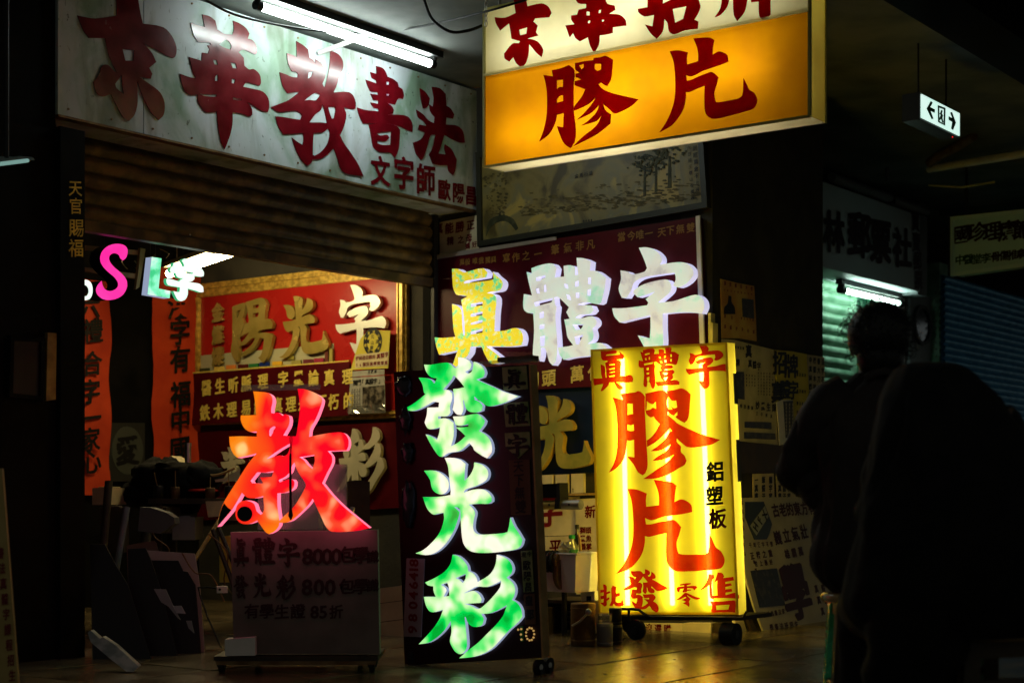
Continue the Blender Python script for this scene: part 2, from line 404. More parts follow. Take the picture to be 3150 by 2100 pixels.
M['jadeY'] = emat('yellow_jade_face', [(.34, (.16, .66, .26)), (.41, (.45, .78, .20)), (.47, (.85, .68, .03)), (.60, (.80, .62, .02)), (.70, (.78, .82, .4))], .75, 24, 2)
M['jadeW'] = emat('white_jade_face', [(.34, (.32, .58, .44)), (.45, (.55, .66, .56)), (.58, (.58, .58, .52)), (.7, (.42, .40, .40))], .88, 7, 6)
M['rimW'] = emat('lilac_white_rim', [(.5, (.74, .72, 1.))], .75)
M['fire'] = blot('red_orange_face', [(.40, (1., .0, .014)), (.54, (1., .006, .008)), (.68, (1., .22, .003))], [(.48, (0, 0, 0)), (.60, (.0, .07, .012)), (.74, (.1, .45, .20))], .95, 2.6, 12)  # second ramp paints the led hot spots into the emission
nt = M['fire'].node_tree
mr = nt.nodes.new('ShaderNodeSeparateXYZ'); ma = nt.nodes.new('ShaderNodeMath'); ma.operation = 'MULTIPLY_ADD'; ma.inputs[1].default_value = -.75
r0 = [n for n in nt.nodes if n.type == 'VALTORGB'][0]; n0 = [n for n in nt.nodes if n.type == 'TEX_NOISE'][0]; tc0 = [n for n in nt.nodes if n.type == 'TEX_COORD'][0]
nt.links.new(tc0.outputs['Object'], mr.inputs[0]); nt.links.new(mr.outputs[0], ma.inputs[0]); nt.links.new(n0.outputs['Fac'], ma.inputs[2]); nt.links.new(ma.outputs[0], r0.inputs[0])
M['rimP'] = emat('pink_rim', [(.5, (1., .16, .28))], 1.4)

# ---------------------------------------------------------------- ground, ceiling, walls
def cut(a, t): return SA.w(a, t)
g = MB(); g.add([(-40, -6, -.03), (60, -6, -.03), (60, 80, -.03), (-40, 80, -.03)], [(0, 1, 2, 3)])
ground = struct('ground', g, M['ground'])
G0 = Vector((0.2, 8.6, 0)); av = Vector((*A, 0)); bv = Vector((*B, 0))
T = .62; gap = .006
shared = {}
for i in range(-9, 10):
    for j in range(-9, 11):
        c = G0 + av * (i * T) + bv * (j * T)
        if c.y < 5.2 or c.y > 13 or abs(c.x) > c.y * .36 + .7: continue
        v = (i * 7 + j * 3) % 4
        if v not in shared:
            mb = MB(); h = T / 2 - gap; zz = [-.0 - .0015 * v, -.001, -.002 * (v % 2), -.0005]
            top = [av * sx * h + bv * sy * h + Vector((0, 0, zz[k])) for k, (sx, sy) in enumerate(((-1, -1), (1, -1), (1, 1), (-1, 1)))]
            ins = [p * 1.0 for p in top]
            low = [Vector((p.x * 1.004, p.y * 1.004, -.03)) for p in top]
            mb.add(top + low, [(0, 1, 2, 3), (0, 4, 5, 1), (1, 5, 6, 2), (2, 6, 7, 3), (3, 7, 4, 0)])
            shared[v] = mb.mesh('paving_slab', M['ground'])
        o = bpy.data.objects.new('paving_slab', shared[v]); col.objects.link(o); o.parent = ground
        o.location = c - ground.location
CZ = 3.38
aL = SA.st(-900, 1510)[0]
mb = MB(); mb.add([(-14, 4.6, CZ), (12, 4.6, CZ), (12, 40, CZ), (-14, 40, CZ), (-14, 4.6, CZ + .3), (12, 4.6, CZ + .3), (12, 40, CZ + .3), (-14, 40, CZ + .3)], [(0, 1, 2, 3), (4, 5, 6, 7), (0, 1, 5, 4), (1, 2, 6, 5), (2, 3, 7, 6), (3, 0, 4, 7)])
ceiling = struct('ceiling', mb, M['ceil'])
# concrete ribs on the soffit over the alley
for a0, w_ in ((1.3, .3), (3.6, .3)):
    mb = MB(); mb.bar(PB.off(-.2), a0 + 1.9, a0 + 1.9 + w_, CZ - .28, CZ - .003, -9, 4.0); child(ceiling, 'beam', mb, M['black'])
# left wall (dark) beside the shutter, and the door post
sL = SA.st(181, 900)[0]; sP = SA.st(256, 900)[0]
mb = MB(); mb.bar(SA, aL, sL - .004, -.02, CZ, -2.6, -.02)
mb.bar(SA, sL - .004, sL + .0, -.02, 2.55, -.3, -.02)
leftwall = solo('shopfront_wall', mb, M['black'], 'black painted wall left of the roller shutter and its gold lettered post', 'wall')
leftwall["kind"] = "structure"
post = Thing('door_post', 'narrow black door post with gold painted blessing characters down it', 'post', SA.w((sL + sP) / 2, 0, 0))
mb = MB(); mb.bar(SA, sL, sP, -.02, 2.54, -.32, .012); post.part('post_shaft', mb, M['black'])
mb = MB()
for c, x, y, h in (('天', 169, 433, 36), ('官', 170, 474, 36), ('賜', 171, 524, 40), ('福', 170, 570, 40)):
    put(mb, SA, c, x * K, y * K, h * K, d0=.0145, bold=.012, slant=.12)
post.part('lettering', mb, mat('gold_paint', (.85, .58, .06), .45, c2=(.5, .34, .04), scale=30))
# side wall mass (plane PB) with its poster side (plane PE)
bEnd = (Vector((1.15, 9.06, 0)) - PB.p).dot(PB.u)
bBack = PB.st(612, 1100)[0]
mb = MB(); mb.bar(PB, bBack - .02, bEnd, -.02, CZ, -1.43, -.0)
sidewall = solo('side_wall', mb, M['wall'], 'grimy dark wall that carries the signboards, picture and posters', 'wall'); sidewall["kind"] = "structure"
# shop interior: back wall, ceiling, beams
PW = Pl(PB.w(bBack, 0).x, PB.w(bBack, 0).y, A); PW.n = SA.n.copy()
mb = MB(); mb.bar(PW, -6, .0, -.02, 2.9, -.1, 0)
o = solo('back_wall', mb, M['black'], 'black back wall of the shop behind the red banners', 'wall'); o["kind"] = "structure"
mb = MB()
dBk = (PW.p - SA.p).dot(SA.n)
mb.bar(SA, -5.5, .33, 2.78, 2.82, dBk, -.36)
shopceil = struct('shop_ceiling', mb, mat('shop_soffit', (.16, .15, .11), .7, c2=(.22, .21, .15), scale=3))
for d in (-.75, -1.15, -1.6):
    mb = MB(); mb.bar(SA, -5.4, .0, 2.62, 2.777, d - .05, d + .05); child(shopceil, 'beam', mb, M['wood'])
for a_ in (-3.2, -2.5, -1.8, -1.1, -.4):
    mb = MB(); mb.bar(SA, a_, a_ + .09, 2.68, 2.775, dBk, -.40); child(shopceil, 'joist', mb, M['wood'])
mb = MB(); mb.bar(SA, -5.5, -5.4, -.02, 2.8, dBk, -.3)
o = solo('inner_wall', mb, M['black'], 'dark inner wall at the far left of the shop', 'wall'); o["kind"] = "structure"
# header behind the sign box, jamb at the right of the shutter
jx0 = SA.off(-.34).st(1308, 1200)[0]
mb = MB(); mb.bar(SA, sP - .6, .34, 2.5 + .1, CZ - .004, -.60, -.42)
o = solo('lintel_wall', mb, M['black'], 'black lintel wall above the rolled shutter behind the signboard', 'wall'); o["kind"] = "structure"
jamb = MB(); jamb.bar(SA, jx0, .0, -.02, 2.57, -.36, -.30)
o = solo('shutter_jamb', jamb, M['black'], 'black jamb strip between the shutter and the side wall', 'jamb'); o["kind"] = "structure"
PL2 = Pl(PE.w(1.43, 0).x, PE.w(1.43, 0).y, A)
# distant dark wall closing the alley
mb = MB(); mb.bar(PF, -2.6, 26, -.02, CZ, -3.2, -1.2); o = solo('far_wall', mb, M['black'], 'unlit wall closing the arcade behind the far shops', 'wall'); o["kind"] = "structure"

# ---------------------------------------------------------------- the long shop sign
Z1 = (0, 0, .44643); Z2 = (700, 0, .44643)
s0, zb0 = SA.st(178, 351); s1, zb1 = SA.st(1466, 647); zb = (zb0 + zb1) / 2
sm = SA.st(442, 380)[0]
sign = Thing('shop_signboard', 'long weathered pale metal signboard with big red cut-out characters above the shutter', 'signboard', SA.w((s0 + s1) / 2, zb, 0))
for a0, a1 in ((s0, sm - .003), (sm + .003, s1)):
    mb = MB(); mb.bar(SA, a0, a1, zb, CZ - .02, -.03, 0); mb.bar(SA, a0, a1, zb + .001, zb + .012, -.34, -.032)
    sign.part('panel', mb, M['tin'])
mb = MB(); mb.bar(SA, s0, s1, zb - .012, zb - .001, -.05, .006); sign.part('bottom_trim', mb, M['rust'])
def letter(th, name, comps, pl, d0, d1, m, mi2=None, lab=None, parent=None):
    mb = MB(); mb.prism(pl, comps, d0, d1, 0, 1 if mi2 else 0); return th.part(name, mb, [m, mi2] if mi2 else m, parent, lab)
S_JING = "C 800 -60 940 -60 960 70 980 165 1120 190 1180 250 1212 330 1205 390 1180 402 1060 340 990 305 1045 370 1073 430 1025 470 1045 510 1035 545 960 535 1040 590 1100 640 1130 710 1125 790 1090 830 1040 780 985 680 942 560 945 700 925 790 885 835 845 810 800 730 760 650 700 668 660 640 640 570 680 510 700 455 740 450 780 490 800 500 770 440 745 380 720 265 610 265 570 210 530 110 650 130 800 110 H 840 340 920 350 915 420 860 420 H 790 580 835 520 840 600 850 650 800 610"
S_HUA = "C 1390 102 1440 115 1480 145 1493 205 1545 236 1600 238 1608 200 1602 145 1650 165 1695 200 1715 235 1703 268 1740 282 1765 325 1768 365 1755 378 1710 358 1670 345 1640 362 1675 400 1680 455 1712 480 1745 478 1785 515 1795 570 1785 592 1740 580 1690 568 1672 600 1745 615 1810 635 1845 680 1852 740 1842 775 1790 762 1735 725 1705 710 1730 745 1735 795 1715 805 1660 785 1600 775 1598 860 1580 940 1545 1030 1520 980 1500 880 1490 770 1420 778 1390 750 1360 700 1358 655 1300 655 1260 610 1235 510 1310 535 1345 540 1325 500 1300 395 1345 408 1385 420 1390 365 1430 372 1440 340 1425 315 1450 312 1445 298 1360 292 1330 240 1310 158 1360 175 1408 190 H 1550 275 1575 290 1592 320 1585 345 1540 330 1505 310 1530 292 H 1463 412 1490 418 1497 450 1475 445 H 1585 432 1620 440 1630 475 1600 470 H 1480 530 1497 515 1497 560 1478 560 H 1595 545 1618 550 1610 578 1593 575 H 1375 650 1490 655 1485 668 1400 662 H 1602 674 1660 686 1655 694 1602 686"
S_JIAO = "C 470 285 520 315 552 345 560 400 585 415 600 440 602 410 640 435 665 480 672 520 650 580 665 610 690 510 702 430 705 350 760 375 790 420 792 470 770 520 745 600 727 638 830 636 862 660 880 710 878 752 850 752 795 740 815 790 800 870 772 935 800 990 850 1060 900 1140 933 1215 860 1208 800 1190 770 1150 750 1080 728 1022 690 1060 640 1095 580 1100 575 1120 545 1145 510 1110 480 1060 455 1000 440 950 480 980 515 1000 520 960 515 918 440 925 380 928 345 870 325 803 380 808 450 820 500 828 510 800 490 775 450 765 350 775 295 740 360 715 420 690 490 635 440 640 410 645 375 590 355 500 400 515 440 532 480 535 483 515 470 500 440 495 415 440 405 368 440 380 475 395 H 555 500 585 495 575 525 550 545 H 525 695 600 642 635 655 605 692 560 690 H 560 845 600 790 640 760 650 720 665 770 682 850 640 845 600 845 H 690 738 735 738 740 760 730 815 715 820 700 780 H 590 918 650 915 690 885 700 920 690 980 650 1040 600 1072 583 1070 585 990"
S_SHU = "C 1020 457 1060 468 1085 495 1098 530 1140 548 1170 572 1175 600 1200 615 1212 655 1205 685 1175 680 1150 725 1125 718 1098 712 1130 735 1142 760 1138 785 1100 792 1210 795 1250 815 1272 860 1270 912 1230 895 1180 872 1110 855 1082 850 1160 870 1185 895 1182 960 1175 1030 1150 1090 1120 1055 1060 1052 1030 1042 1000 1010 985 930 970 860 1030 848 1000 852 930 852 905 800 888 742 950 760 1040 768 1035 752 1000 740 982 708 1035 718 1035 695 1000 690 982 648 1035 655 1030 638 980 632 960 590 948 550 1025 578 1020 558 990 540 980 498 1025 512 H 1092 565 1112 568 1108 588 1090 585 H 1092 648 1112 650 1108 660 1092 660 H 1022 920 1070 912 1125 908 1122 950 1120 1000 1060 1000 1030 990 1030 970 1085 975 1112 950 1095 930 1050 935"
S_FA = "C 1322 610 1360 635 1390 680 1382 725 1365 745 1345 750 1330 690 C 1405 600 1460 610 1500 650 1505 730 1535 750 1558 790 1550 820 1505 812 1500 860 1580 868 1620 910 1632 985 1600 985 1540 960 1490 930 1470 1000 1450 1060 1500 1065 1490 1020 1495 995 1540 1030 1575 1100 1565 1180 1550 1210 1520 1180 1512 1140 1460 1140 1410 1130 1385 1065 1410 1020 1430 930 1395 935 1370 1020 1345 1090 1330 1105 1295 1060 1275 985 1330 960 1360 915 1310 895 1320 860 1370 870 1350 840 1310 810 1297 757 1345 790 1380 830 1420 850 1425 810 1395 770 1385 720 1412 738 1418 680"
for nm, fr, tx in (('jing', Z1, S_JING), ('hua', Z1, S_HUA), ('jiao', Z2, S_JIAO), ('shu', Z2, S_SHU), ('fa', Z2, S_FA)):
    letter(sign, 'letter', trace(nm, fr, SA, tx), SA, .001, .005, M['red'])
for c, x, y, h in (('文', 1050, 1180, 205), ('字', 1212, 1195, 225), ('師', 1365, 1240, 215), ('歐', 1492, 1310, 145), ('陽', 1590, 1330, 140), ('昌', 1675, 1348, 135)):
    mb = MB(); put(mb, SA, c, Z2[0] + x * Z2[2], y * Z2[2], h * Z2[2] * .95, d0=.001, d1=.004, bold=.022, wx=.95); sign.part('letter', mb, M['red'])

for k in range(13):
    for tz_ in (zb + .035, CZ - .05):
        a_ = s0 + .06 + (s1 - s0 - .12) * k / 12; mb = MB(); mb.tube([SA.w(a_, tz_, .0), SA.w(a_, tz_, .004)], .006, 8); sign.part('screw', mb, M['rust'])
# shutter slats
SH = SA.off(-.30)
za = SH.st(258, 723)[1]; zc = SH.st(1306, 872)[1]; zs = (za + zc) / 2
sa0 = SH.st(250, 700)[0]; sa1 = jx0
shut = Thing('roller_shutter', 'half raised brown roller shutter with ribbed slats under the long signboard', 'shutter', SH.w((sa0 + sa1) / 2, zs, 0))
pitch = .083; z = zs + .06
mb = MB(); mb.bar(SH, sa0, sa1, zs, zs + .055, -.03, .025); shut.part('bottom_rail', mb, M['slat'])
prof = [(0, .006), (.008, .0), (.02, .012), (.04, .022), (.062, .018), (.074, .004), (.081, .0)]
k = 0; sl = None
while z < zb + .12:
    if sl is None:
        mb = MB(); n = len(prof)
        mb.add([SH.w(a, t + z, d) for a in (sa0, sa1) for t, d in prof] + [SH.w(a, t + z, -.015) for a in (sa0, sa1) for t, d in prof],
               [(i, i + 1, n + i + 1, n + i) for i in range(n - 1)] + [(2 * n + i, 2 * n + i + 1, 3 * n + i + 1, 3 * n + i) for i in range(n - 1)])
        for f in range(len(mb.sm)): mb.sm[f] = True
        sl = shut.part('slat', mb, M['slat'])
    else:
        o = sl.copy(); col.objects.link(o); o.parent = shut.o; o.location = (0, 0, z - zs - .06 + random.uniform(-.004, .004)); o.location += SA.n * random.uniform(-.005, .004); o.rotation_euler.z = random.uniform(-.0015, .0015)
    z += pitch
for a_ in (sa0 - .05, sa1 + .005):
    mb = MB(); mb.bar(SH, a_, a_ + .045, -.02, zb - .01, -.05, .03); shut.part('guide_rail', mb, M['iron'])

# ---------------------------------------------------------------- strip light over the sign
TP = SA.off(.306)
pa, pb = TP.pw(803, 20), TP.pw(1321, 196)
zz = (pa.z + pb.z) / 2; pa.z = pb.z = zz
dv = (pb - pa).normalized()
lamp = Thing('strip_light', 'bare white fluorescent strip light under the arcade ceiling beside the signboard', 'strip light', ((pa + pb) / 2))
mb = MB(); mb.tube([pa, pb], .021, 16); lamp.part('tube', mb, M['tube'])
mb = MB(); q = Vector((0, 0, 1)); n_ = SA.n
def beam(mb, p, q_, wx, z0, z1, nrm):
    q = Vector((0, 0, 1))
    mb.hexa([p - nrm * wx + q * z0, q_ - nrm * wx + q * z0, q_ - nrm * wx + q * z1, p - nrm * wx + q * z1, p + nrm * wx + q * z0, q_ + nrm * wx + q * z0, q_ + nrm * wx + q * z1, p + nrm * wx + q * z1])
beam(mb, pa - dv * .06 + n_ * .03, pb + dv * .06 + n_ * .03, .028, .035, .085, n_); lamp.part('housing', mb, M['iron'])
for e, sg in ((pa, -1), (pb, 1)):
    mb = MB(); mb.tube([e + dv * sg * .001, e + dv * sg * .04], .026, 12); mb.tube([e + dv * sg * .03, e + dv * sg * .03 + q * .06 + n_ * .02], .018, 8); lamp.part('lamp_holder', mb, M['iron'])
for f in (.12, .88):
    mb = MB(); p = pa.lerp(pb, f) + n_ * .03; mb.tube([p + q * .08, Vector((p.x, p.y, CZ - .002))], .012, 8); lamp.part('hanger', mb, M['iron'])
# conduits on the soffit
mb = MB(); mb.tube([PB.off(1.0).pw(1265, 92, .0).lerp(PB.off(1.0).pw(1265, 92), 0), P(1420, 45, 9.0), P(1640, -30, 8.9)], .02, 10)
solo('conduit_pipe', mb, M['white'], 'pale conduit pipe running across the ceiling beyond the strip light', 'pipe')
mb = MB(); mb.tube([SA.pw(975, 165, .01), SA.pw(1000, 150, .12), SA.pw(1030, 128, .25), SA.pw(1048, 112, .3)], .014, 10)
solo('conduit_pipe', mb, M['white'], 'short bent pale conduit between the signboard face and the strip light', 'pipe')
def cable(name, pts, r, label, cat='cable', m=None, group=None):
    pts = [Vector(p) for p in pts]; out = []
    n = len(pts)
    for i in range(n - 1):
        p0, p1, p2, p3 = pts[max(i - 1, 0)], pts[i], pts[i + 1], pts[min(i + 2, n - 1)]
        for j in range(6):
            t = j / 6; out.append(.5 * ((2 * p1) + (p2 - p0) * t + (2 * p0 - 5 * p1 + 4 * p2 - p3) * t * t + (3 * p1 - p0 - 3 * p2 + p3) * t ** 3))
    out.append(pts[-1]); mb = MB(); mb.tube(out, r, 6); return solo(name, mb, m or M['rubber'], label, cat, group)
cable('cable', [TP.pw(600, -20, .0), TP.pw(720, 45), TP.pw(900, 85), TP.pw(1060, 102), TP.pw(1180, 100), P(1330, 75, 8.6), P(1500, 35, 8.0), P(1620, 0, 7.9)], .006, 'long thin black cable sagging across the bright strip light to the lightbox')
cable('cable', [P(1305, 0, 8.2), P(1330, 60, 8.2), P(1385, 98, 8.2), P(1440, 95, 8.2), P(1482, 80, 8.22)], .008, 'short looped black cable plugged into the left end of the lightbox')

# ---------------------------------------------------------------- hanging lightbox
LB = PB.off(1.50)
lbL = LB.st(1489, 300)[0]; lbR = LB.st(2487, 200)[0]
lz0 = (LB.st(1500, 513)[1] + LB.st(2504, 352)[1]) / 2
lzm = (LB.st(1489, 232)[1] + LB.st(2487, 31)[1]) / 2
lz1 = LB.st(1489, 33)[1]
D = .17
lb = Thing('hanging_lightbox', 'large hanging lightbox, cream upper half and amber lower half with red characters', 'lightbox', LB.w((lbL + lbR) / 2, lz0, -D / 2))
def sheetface(a0, a1, t0, t1, holes, d):
    mb = MB(); mb.prism(LB, [[[(a0, t0), (a1, t0), (a1, t1), (a0, t1)]]], d, d); return mb
fr_ = .022
lb.part('amber_face', sheetface(lbL + .004, lbR - .0, lz0 + .006, lzm - .006, [], -.006), M['asheet'])
lb.part('cream_face', sheetface(lbL + .004, lbR - .0, lzm + .006, lz1, [], -.006), M['wsheet'])
mb = MB(); mb.add([LB.w(lbL, lz0 + .002, -D), LB.w(lbR, lz0 + .002, -D), LB.w(lbR, lz0 + .002, -.012), LB.w(lbL, lz0 + .002, -.012)], [(0, 1, 2, 3)]); lb.part('bottom_panel', mb, M['wsheet'])
M['yend'] = sheet('yellowed_end_acrylic', (.62, .52, .10), .0, dirt=(.5, .42, .08))
mb = MB(); mb.add([LB.w(lbR + .002, lz0, -D), LB.w(lbR + .002, lz0, -.004), LB.w(lbR + .002, lz1, -.004), LB.w(lbR + .002, lz1, -D)], [(0, 1, 2, 3)]); lb.part('end_panel', mb, M['yend'])
for d0_, d1_ in ((-D, -D + .012), (-.014, .004)):
    mb = MB(); mb.bar(LB, lbR + .003, lbR + .009, lz0 - .004, lz1, d0_, d1_); lb.part('corner_angle', mb, M['yframe'])
mb = MB(); mb.bar(LB, lbL - .01, lbL, lz0, lz1, -D, .0); lb.part('end_panel', mb, M['yframe'])
mb = MB(); mb.bar(LB, lbL, lbR, lz0, lz1, -D - .01, -D - .001); lb.part('back_panel', mb, mat('white_reflector', (.8, .8, .76), .6))
mb = MB(); mb.bar(LB, lbL, lbR, lz1 + .002, lz1 + .012, -D, .0); lb.part('top_panel', mb, M['yframe'])
mb = MB(); mb.bar(LB, lbL, lbR, lzm - .006, lzm + .006, -.02, .006); lb.part('face_rail', mb, M['wsheet'])
mb = MB(); mb.bar(LB, lbL, lbR, lz0 - .006, lz0 + .004, -.012, .006); lb.part('face_rail', mb, M['yframe'])
mb = MB(); mb.bar(LB, lbR - .002, lbR + .002, lz0 + .006, lz1, -.010, .004); lb.part('face_edge', mb, M['yframe']); mb = MB(); mb.bar(LB, lbL - .002, lbL + .006, lz0 + .006, lz1, -.010, .004); lb.part('face_edge', mb, M['yframe'])
wz = lbR - lbL
for tt, x0, x1 in ((lz0 + .15, .05, .50), (lz0 + .28, .38, .88), (lzm + .12, .04, .48), (lzm + .24, .42, .92)):
    mb = MB(); mb.tube([LB.w(lbL + wz * x0, tt, -.12), LB.w(lbL + wz * x1, tt, -.12)], .016, 10); lb.part('lamp_tube', mb, M['tubeY2'])
Z3 = (1400, 0, .5102)
GJ_Y = "C 325 570 380 580 425 592 400 537 480 527 540 520 580 508 635 555 636 600 638 720 645 850 650 985 655 1050 662 1150 662 1240 640 1300 615 1320 570 1290 530 1220 490 1170 458 1135 535 1147 532 978 490 988 466 985 458 1060 445 1130 420 1190 360 1255 287 1295 330 1220 360 1130 372 1000 372 850 360 700 345 630 H 470 630 520 630 522 730 495 732 468 740 H 468 830 500 838 528 830 532 890 500 895 468 885 C 640 532 700 520 760 505 815 500 850 528 848 505 920 498 990 482 1040 505 1078 540 1070 640 1062 740 1045 790 1018 815 985 798 950 775 930 755 950 742 950 710 915 745 885 732 858 705 855 735 890 765 925 795 945 815 1030 860 1150 910 1250 945 1365 977 1290 1020 1190 1045 1090 1053 1040 1045 1000 1015 945 965 945 1000 985 1040 985 1095 1020 1130 1040 1180 1020 1220 960 1255 850 1320 740 1352 620 1355 700 1300 800 1230 880 1170 920 1120 860 1150 790 1175 710 1180 770 1130 850 1080 888 1020 830 1060 770 1085 693 1087 770 1030 840 960 875 905 900 895 880 865 850 900 800 950 740 1000 690 1030 658 1047 653 985 700 950 740 900 780 825 745 790 722 755 692 762 655 735 643 705 641 600 H 655 605 680 625 715 635 742 612 745 680 715 668 690 685 650 695 655 655 H 850 600 865 562 895 600 940 600 948 665 915 675 880 648 905 685 870 685 852 650"
GP_Y = "C 432 122 520 130 608 165 600 220 602 283 660 277 715 270 715 200 705 140 668 42 740 50 830 65 873 95 860 170 855 240 910 217 960 230 1005 270 1013 330 950 345 850 360 750 375 650 405 592 385 600 440 640 440 720 420 800 405 845 400 880 425 915 465 895 540 875 600 878 660 890 700 930 710 1050 710 1120 708 1155 690 1165 630 1167 522 1190 570 1225 645 1270 680 1303 750 1295 800 1265 835 1150 850 1000 860 880 860 830 840 790 790 778 720 778 610 780 520 700 535 625 553 590 545 590 600 570 690 530 760 450 840 332 883 390 810 440 720 475 620 488 500 482 330 468 220"
YS = PB.off(.70)
trace('gaau', (1780, 1040, .31896), YS, GJ_Y); trace('pin', (1780, 1460, .34439), YS, GP_Y)
def lbl(comps): 
    mb = MB(); mb.prism(LB, comps, -.004, .0005); lb.part('letter', mb, M['rfilm2'])
GJ_L = "C 532 453 590 462 583 425 640 412 685 393 718 425 713 520 713 640 714 680 726 780 720 850 695 893 660 870 632 815 614 762 652 768 655 682 612 692 601 742 566 808 508 852 535 780 552 690 553 560 545 500 H 612 485 650 480 650 525 630 527 612 540 H 612 600 630 578 650 575 652 610 612 622 C 722 382 780 370 833 364 835 352 880 345 905 338 950 360 945 430 938 480 915 520 895 510 878 498 862 508 885 535 940 560 1020 580 1104 600 1060 640 1000 672 960 685 930 660 890 625 905 665 938 690 935 745 850 812 712 882 770 825 850 760 888 690 850 730 762 757 800 730 850 680 870 630 820 680 735 722 780 680 830 620 850 585 800 630 717 668 717 645 760 590 785 540 720 515 722 490 760 480 725 465 725 445 750 440 726 420 H 745 395 775 385 775 410 760 420 H 840 385 880 385 880 420 858 430 840 415"
lbl(trace('gaau_l', Z3, LB, GJ_L)); 
lbl(reuse('pin', LB, (1233, 215, 1820, 750), Z3))
L_JING = "C 350 -30 420 -30 435 40 520 22 560 40 580 80 565 105 480 112 470 130 496 155 485 195 500 215 430 235 470 240 500 255 529 300 520 345 490 320 465 290 445 265 440 330 425 380 400 408 370 385 350 345 325 372 300 355 295 325 345 265 385 262 390 250 340 235 335 200 325 140 270 185 245 140 238 105 300 108 365 80 360 50 H 385 180 435 165 430 205 390 215"
L_HUA = "C 720 -20 900 -20 915 22 960 35 965 60 925 85 990 90 1025 120 1030 155 990 160 950 165 948 200 905 210 870 215 865 270 838 320 815 280 800 225 750 250 725 230 710 200 690 225 665 155 720 148 700 120 700 95 735 90 745 60 790 50 790 25 740 20 H 790 70 812 72 812 95 790 95 H 865 62 880 60 878 80 862 82 H 800 125 814 125 814 140 800 142 H 885 120 900 120 895 132 882 132"
L_ZHAO = "C 1160 -30 1255 -30 1250 25 1300 0 1310 -30 1440 -30 1478 35 1465 80 1440 120 1465 130 1462 175 1380 185 1320 208 1290 190 1280 140 1260 115 1250 190 1215 235 1180 205 1145 150 1190 160 1200 90 1140 100 1105 75 1102 55 1160 45 H 1310 55 1395 38 1375 115 1325 140"
L_PAI = "C 1610 -30 1655 -30 1640 40 1600 90 1565 105 1600 50 C 1675 -30 1765 -30 1745 70 1700 128 1680 90 C 1780 -30 1900 -30 1900 90 1860 125 1835 100 1830 10 1785 15"
for nm, tx in (('lj', L_JING), ('lh', L_HUA), ('lz', L_ZHAO), ('lp', L_PAI)): lbl(trace(nm, Z3, LB, tx))
mb = MB()
for f in (.02, .5, .98):
    p = LB.w(lbL + wz * f, lz1, -D / 2); mb.tube([p, Vector((p.x, p.y, CZ - .001))], .008, 6)
lb.part('hanger_rod', mb, M['steel'])
# little chain hanging at its left corner
mb = MB(); p = LB.pw(1506, 0, .03)
for i in range(6):
    c = p - Vector((0, 0, i * .026)); rr = []
    for k in range(13):
        an = 2 * math.pi * k / 12; h_ = Vector((0, 0, math.cos(an) * .016)); sd = (LB.u if i % 2 else LB.n) * math.sin(an) * .008; rr.append(c + h_ + sd)
    mb.tube(rr, .0028, 5, cap=False)
solo('chain', mb, M['steel'], 'short steel chain dangling over the left corner of the lightbox', 'chain')
# ---------------------------------------------------------------- framed landscape picture above the boards
Q = PB.off(.03)
pt = Thing('landscape_picture', 'old framed landscape painting with trees and arched bridge under the lightbox', 'painting', PB.pw(1830, 700))
q0, q1, q2, q3 = (1484, 480), (2166, 415), (2180, 634), (1489, 752)
mb = MB(); mb.quad(PB, [q3, q2, q1, q0], .003, .03)
def picmat():
    m = bpy.data.materials.new('faded_landscape'); m.use_nodes = True; nt = m.node_tree; b = nt.nodes["Principled BSDF"]; b.inputs["Roughness"].default_value = .5
    tc = nt.nodes.new("ShaderNodeTexCoord"); n = nt.nodes.new("ShaderNodeTexNoise"); n.inputs["Scale"].default_value = 3.4; n.inputs["Detail"].default_value = 9; n.inputs["Distortion"].default_value = 1.2
    r = nt.nodes.new("ShaderNodeValToRGB"); e = r.color_ramp.elements; e[0].position = .36; e[0].color = (.07, .052, .008, 1); e[1].position = .62; e[1].color = (.38, .28, .055, 1)
    x = e.new(.48); x.color = (.22, .17, .04, 1); x = e.new(.56); x.color = (.17, .15, .06, 1)
    nt.links.new(tc.outputs["Object"], n.inputs["Vector"]); nt.links.new(n.outputs["Fac"], r.inputs[0]); nt.links.new(r.outputs[0], b.inputs["Base Color"]); return m
pt.part('canvas', mb, picmat())
fm = mat('picture_frame_wood', (.03, .03, .02), .35)
def bars(th, pl, pts, w_, d0, d1, m, name='frame_bar'):
    n = len(pts)
    st = [pl.st(*p) for p in pts]
    for i in range(n):
        a, b = Vector(st[i]), Vector(st[(i + 1) % n]); dr = (b - a).normalized(); nn = Vector((-dr.y, dr.x)) * w_ / 2
        a2, b2 = a + dr * w_ * .5, b - dr * w_ * .5
        if i % 2: a2 -= dr * w_ * .99; b2 += dr * w_ * .99
        mb = MB(); mb.hexa([pl.w(*(a2 - nn), d1), pl.w(*(b2 - nn), d1), pl.w(*(b2 + nn), d1), pl.w(*(a2 + nn), d1), pl.w(*(a2 - nn), d0), pl.w(*(b2 - nn), d0), pl.w(*(b2 + nn), d0), pl.w(*(a2 + nn), d0)])
        th.part(name, mb, m)
bars(pt, PB, [q3, q2, q1, q0], .035, .002, .05, fm)
pm = mat('tree_ink', (.03, .035, .015), .6, c2=(.07, .07, .03), scale=20); pm2 = mat('meadow_ink', (.12, .09, .02), .6, c2=(.06, .05, .015), scale=25)
mb = MB(); rnd = random.Random(3)
def poly(mb, pl, pts, fr, d0=.0305, d1=.032, mi=0, sm=True):
    st = [pl.st(fr[0] + x * fr[2], fr[1] + y * fr[2]) for x, y in pts]
    mb.prism(pl, [[smooth(st, 3) if sm else st]], d0, d1, mi)
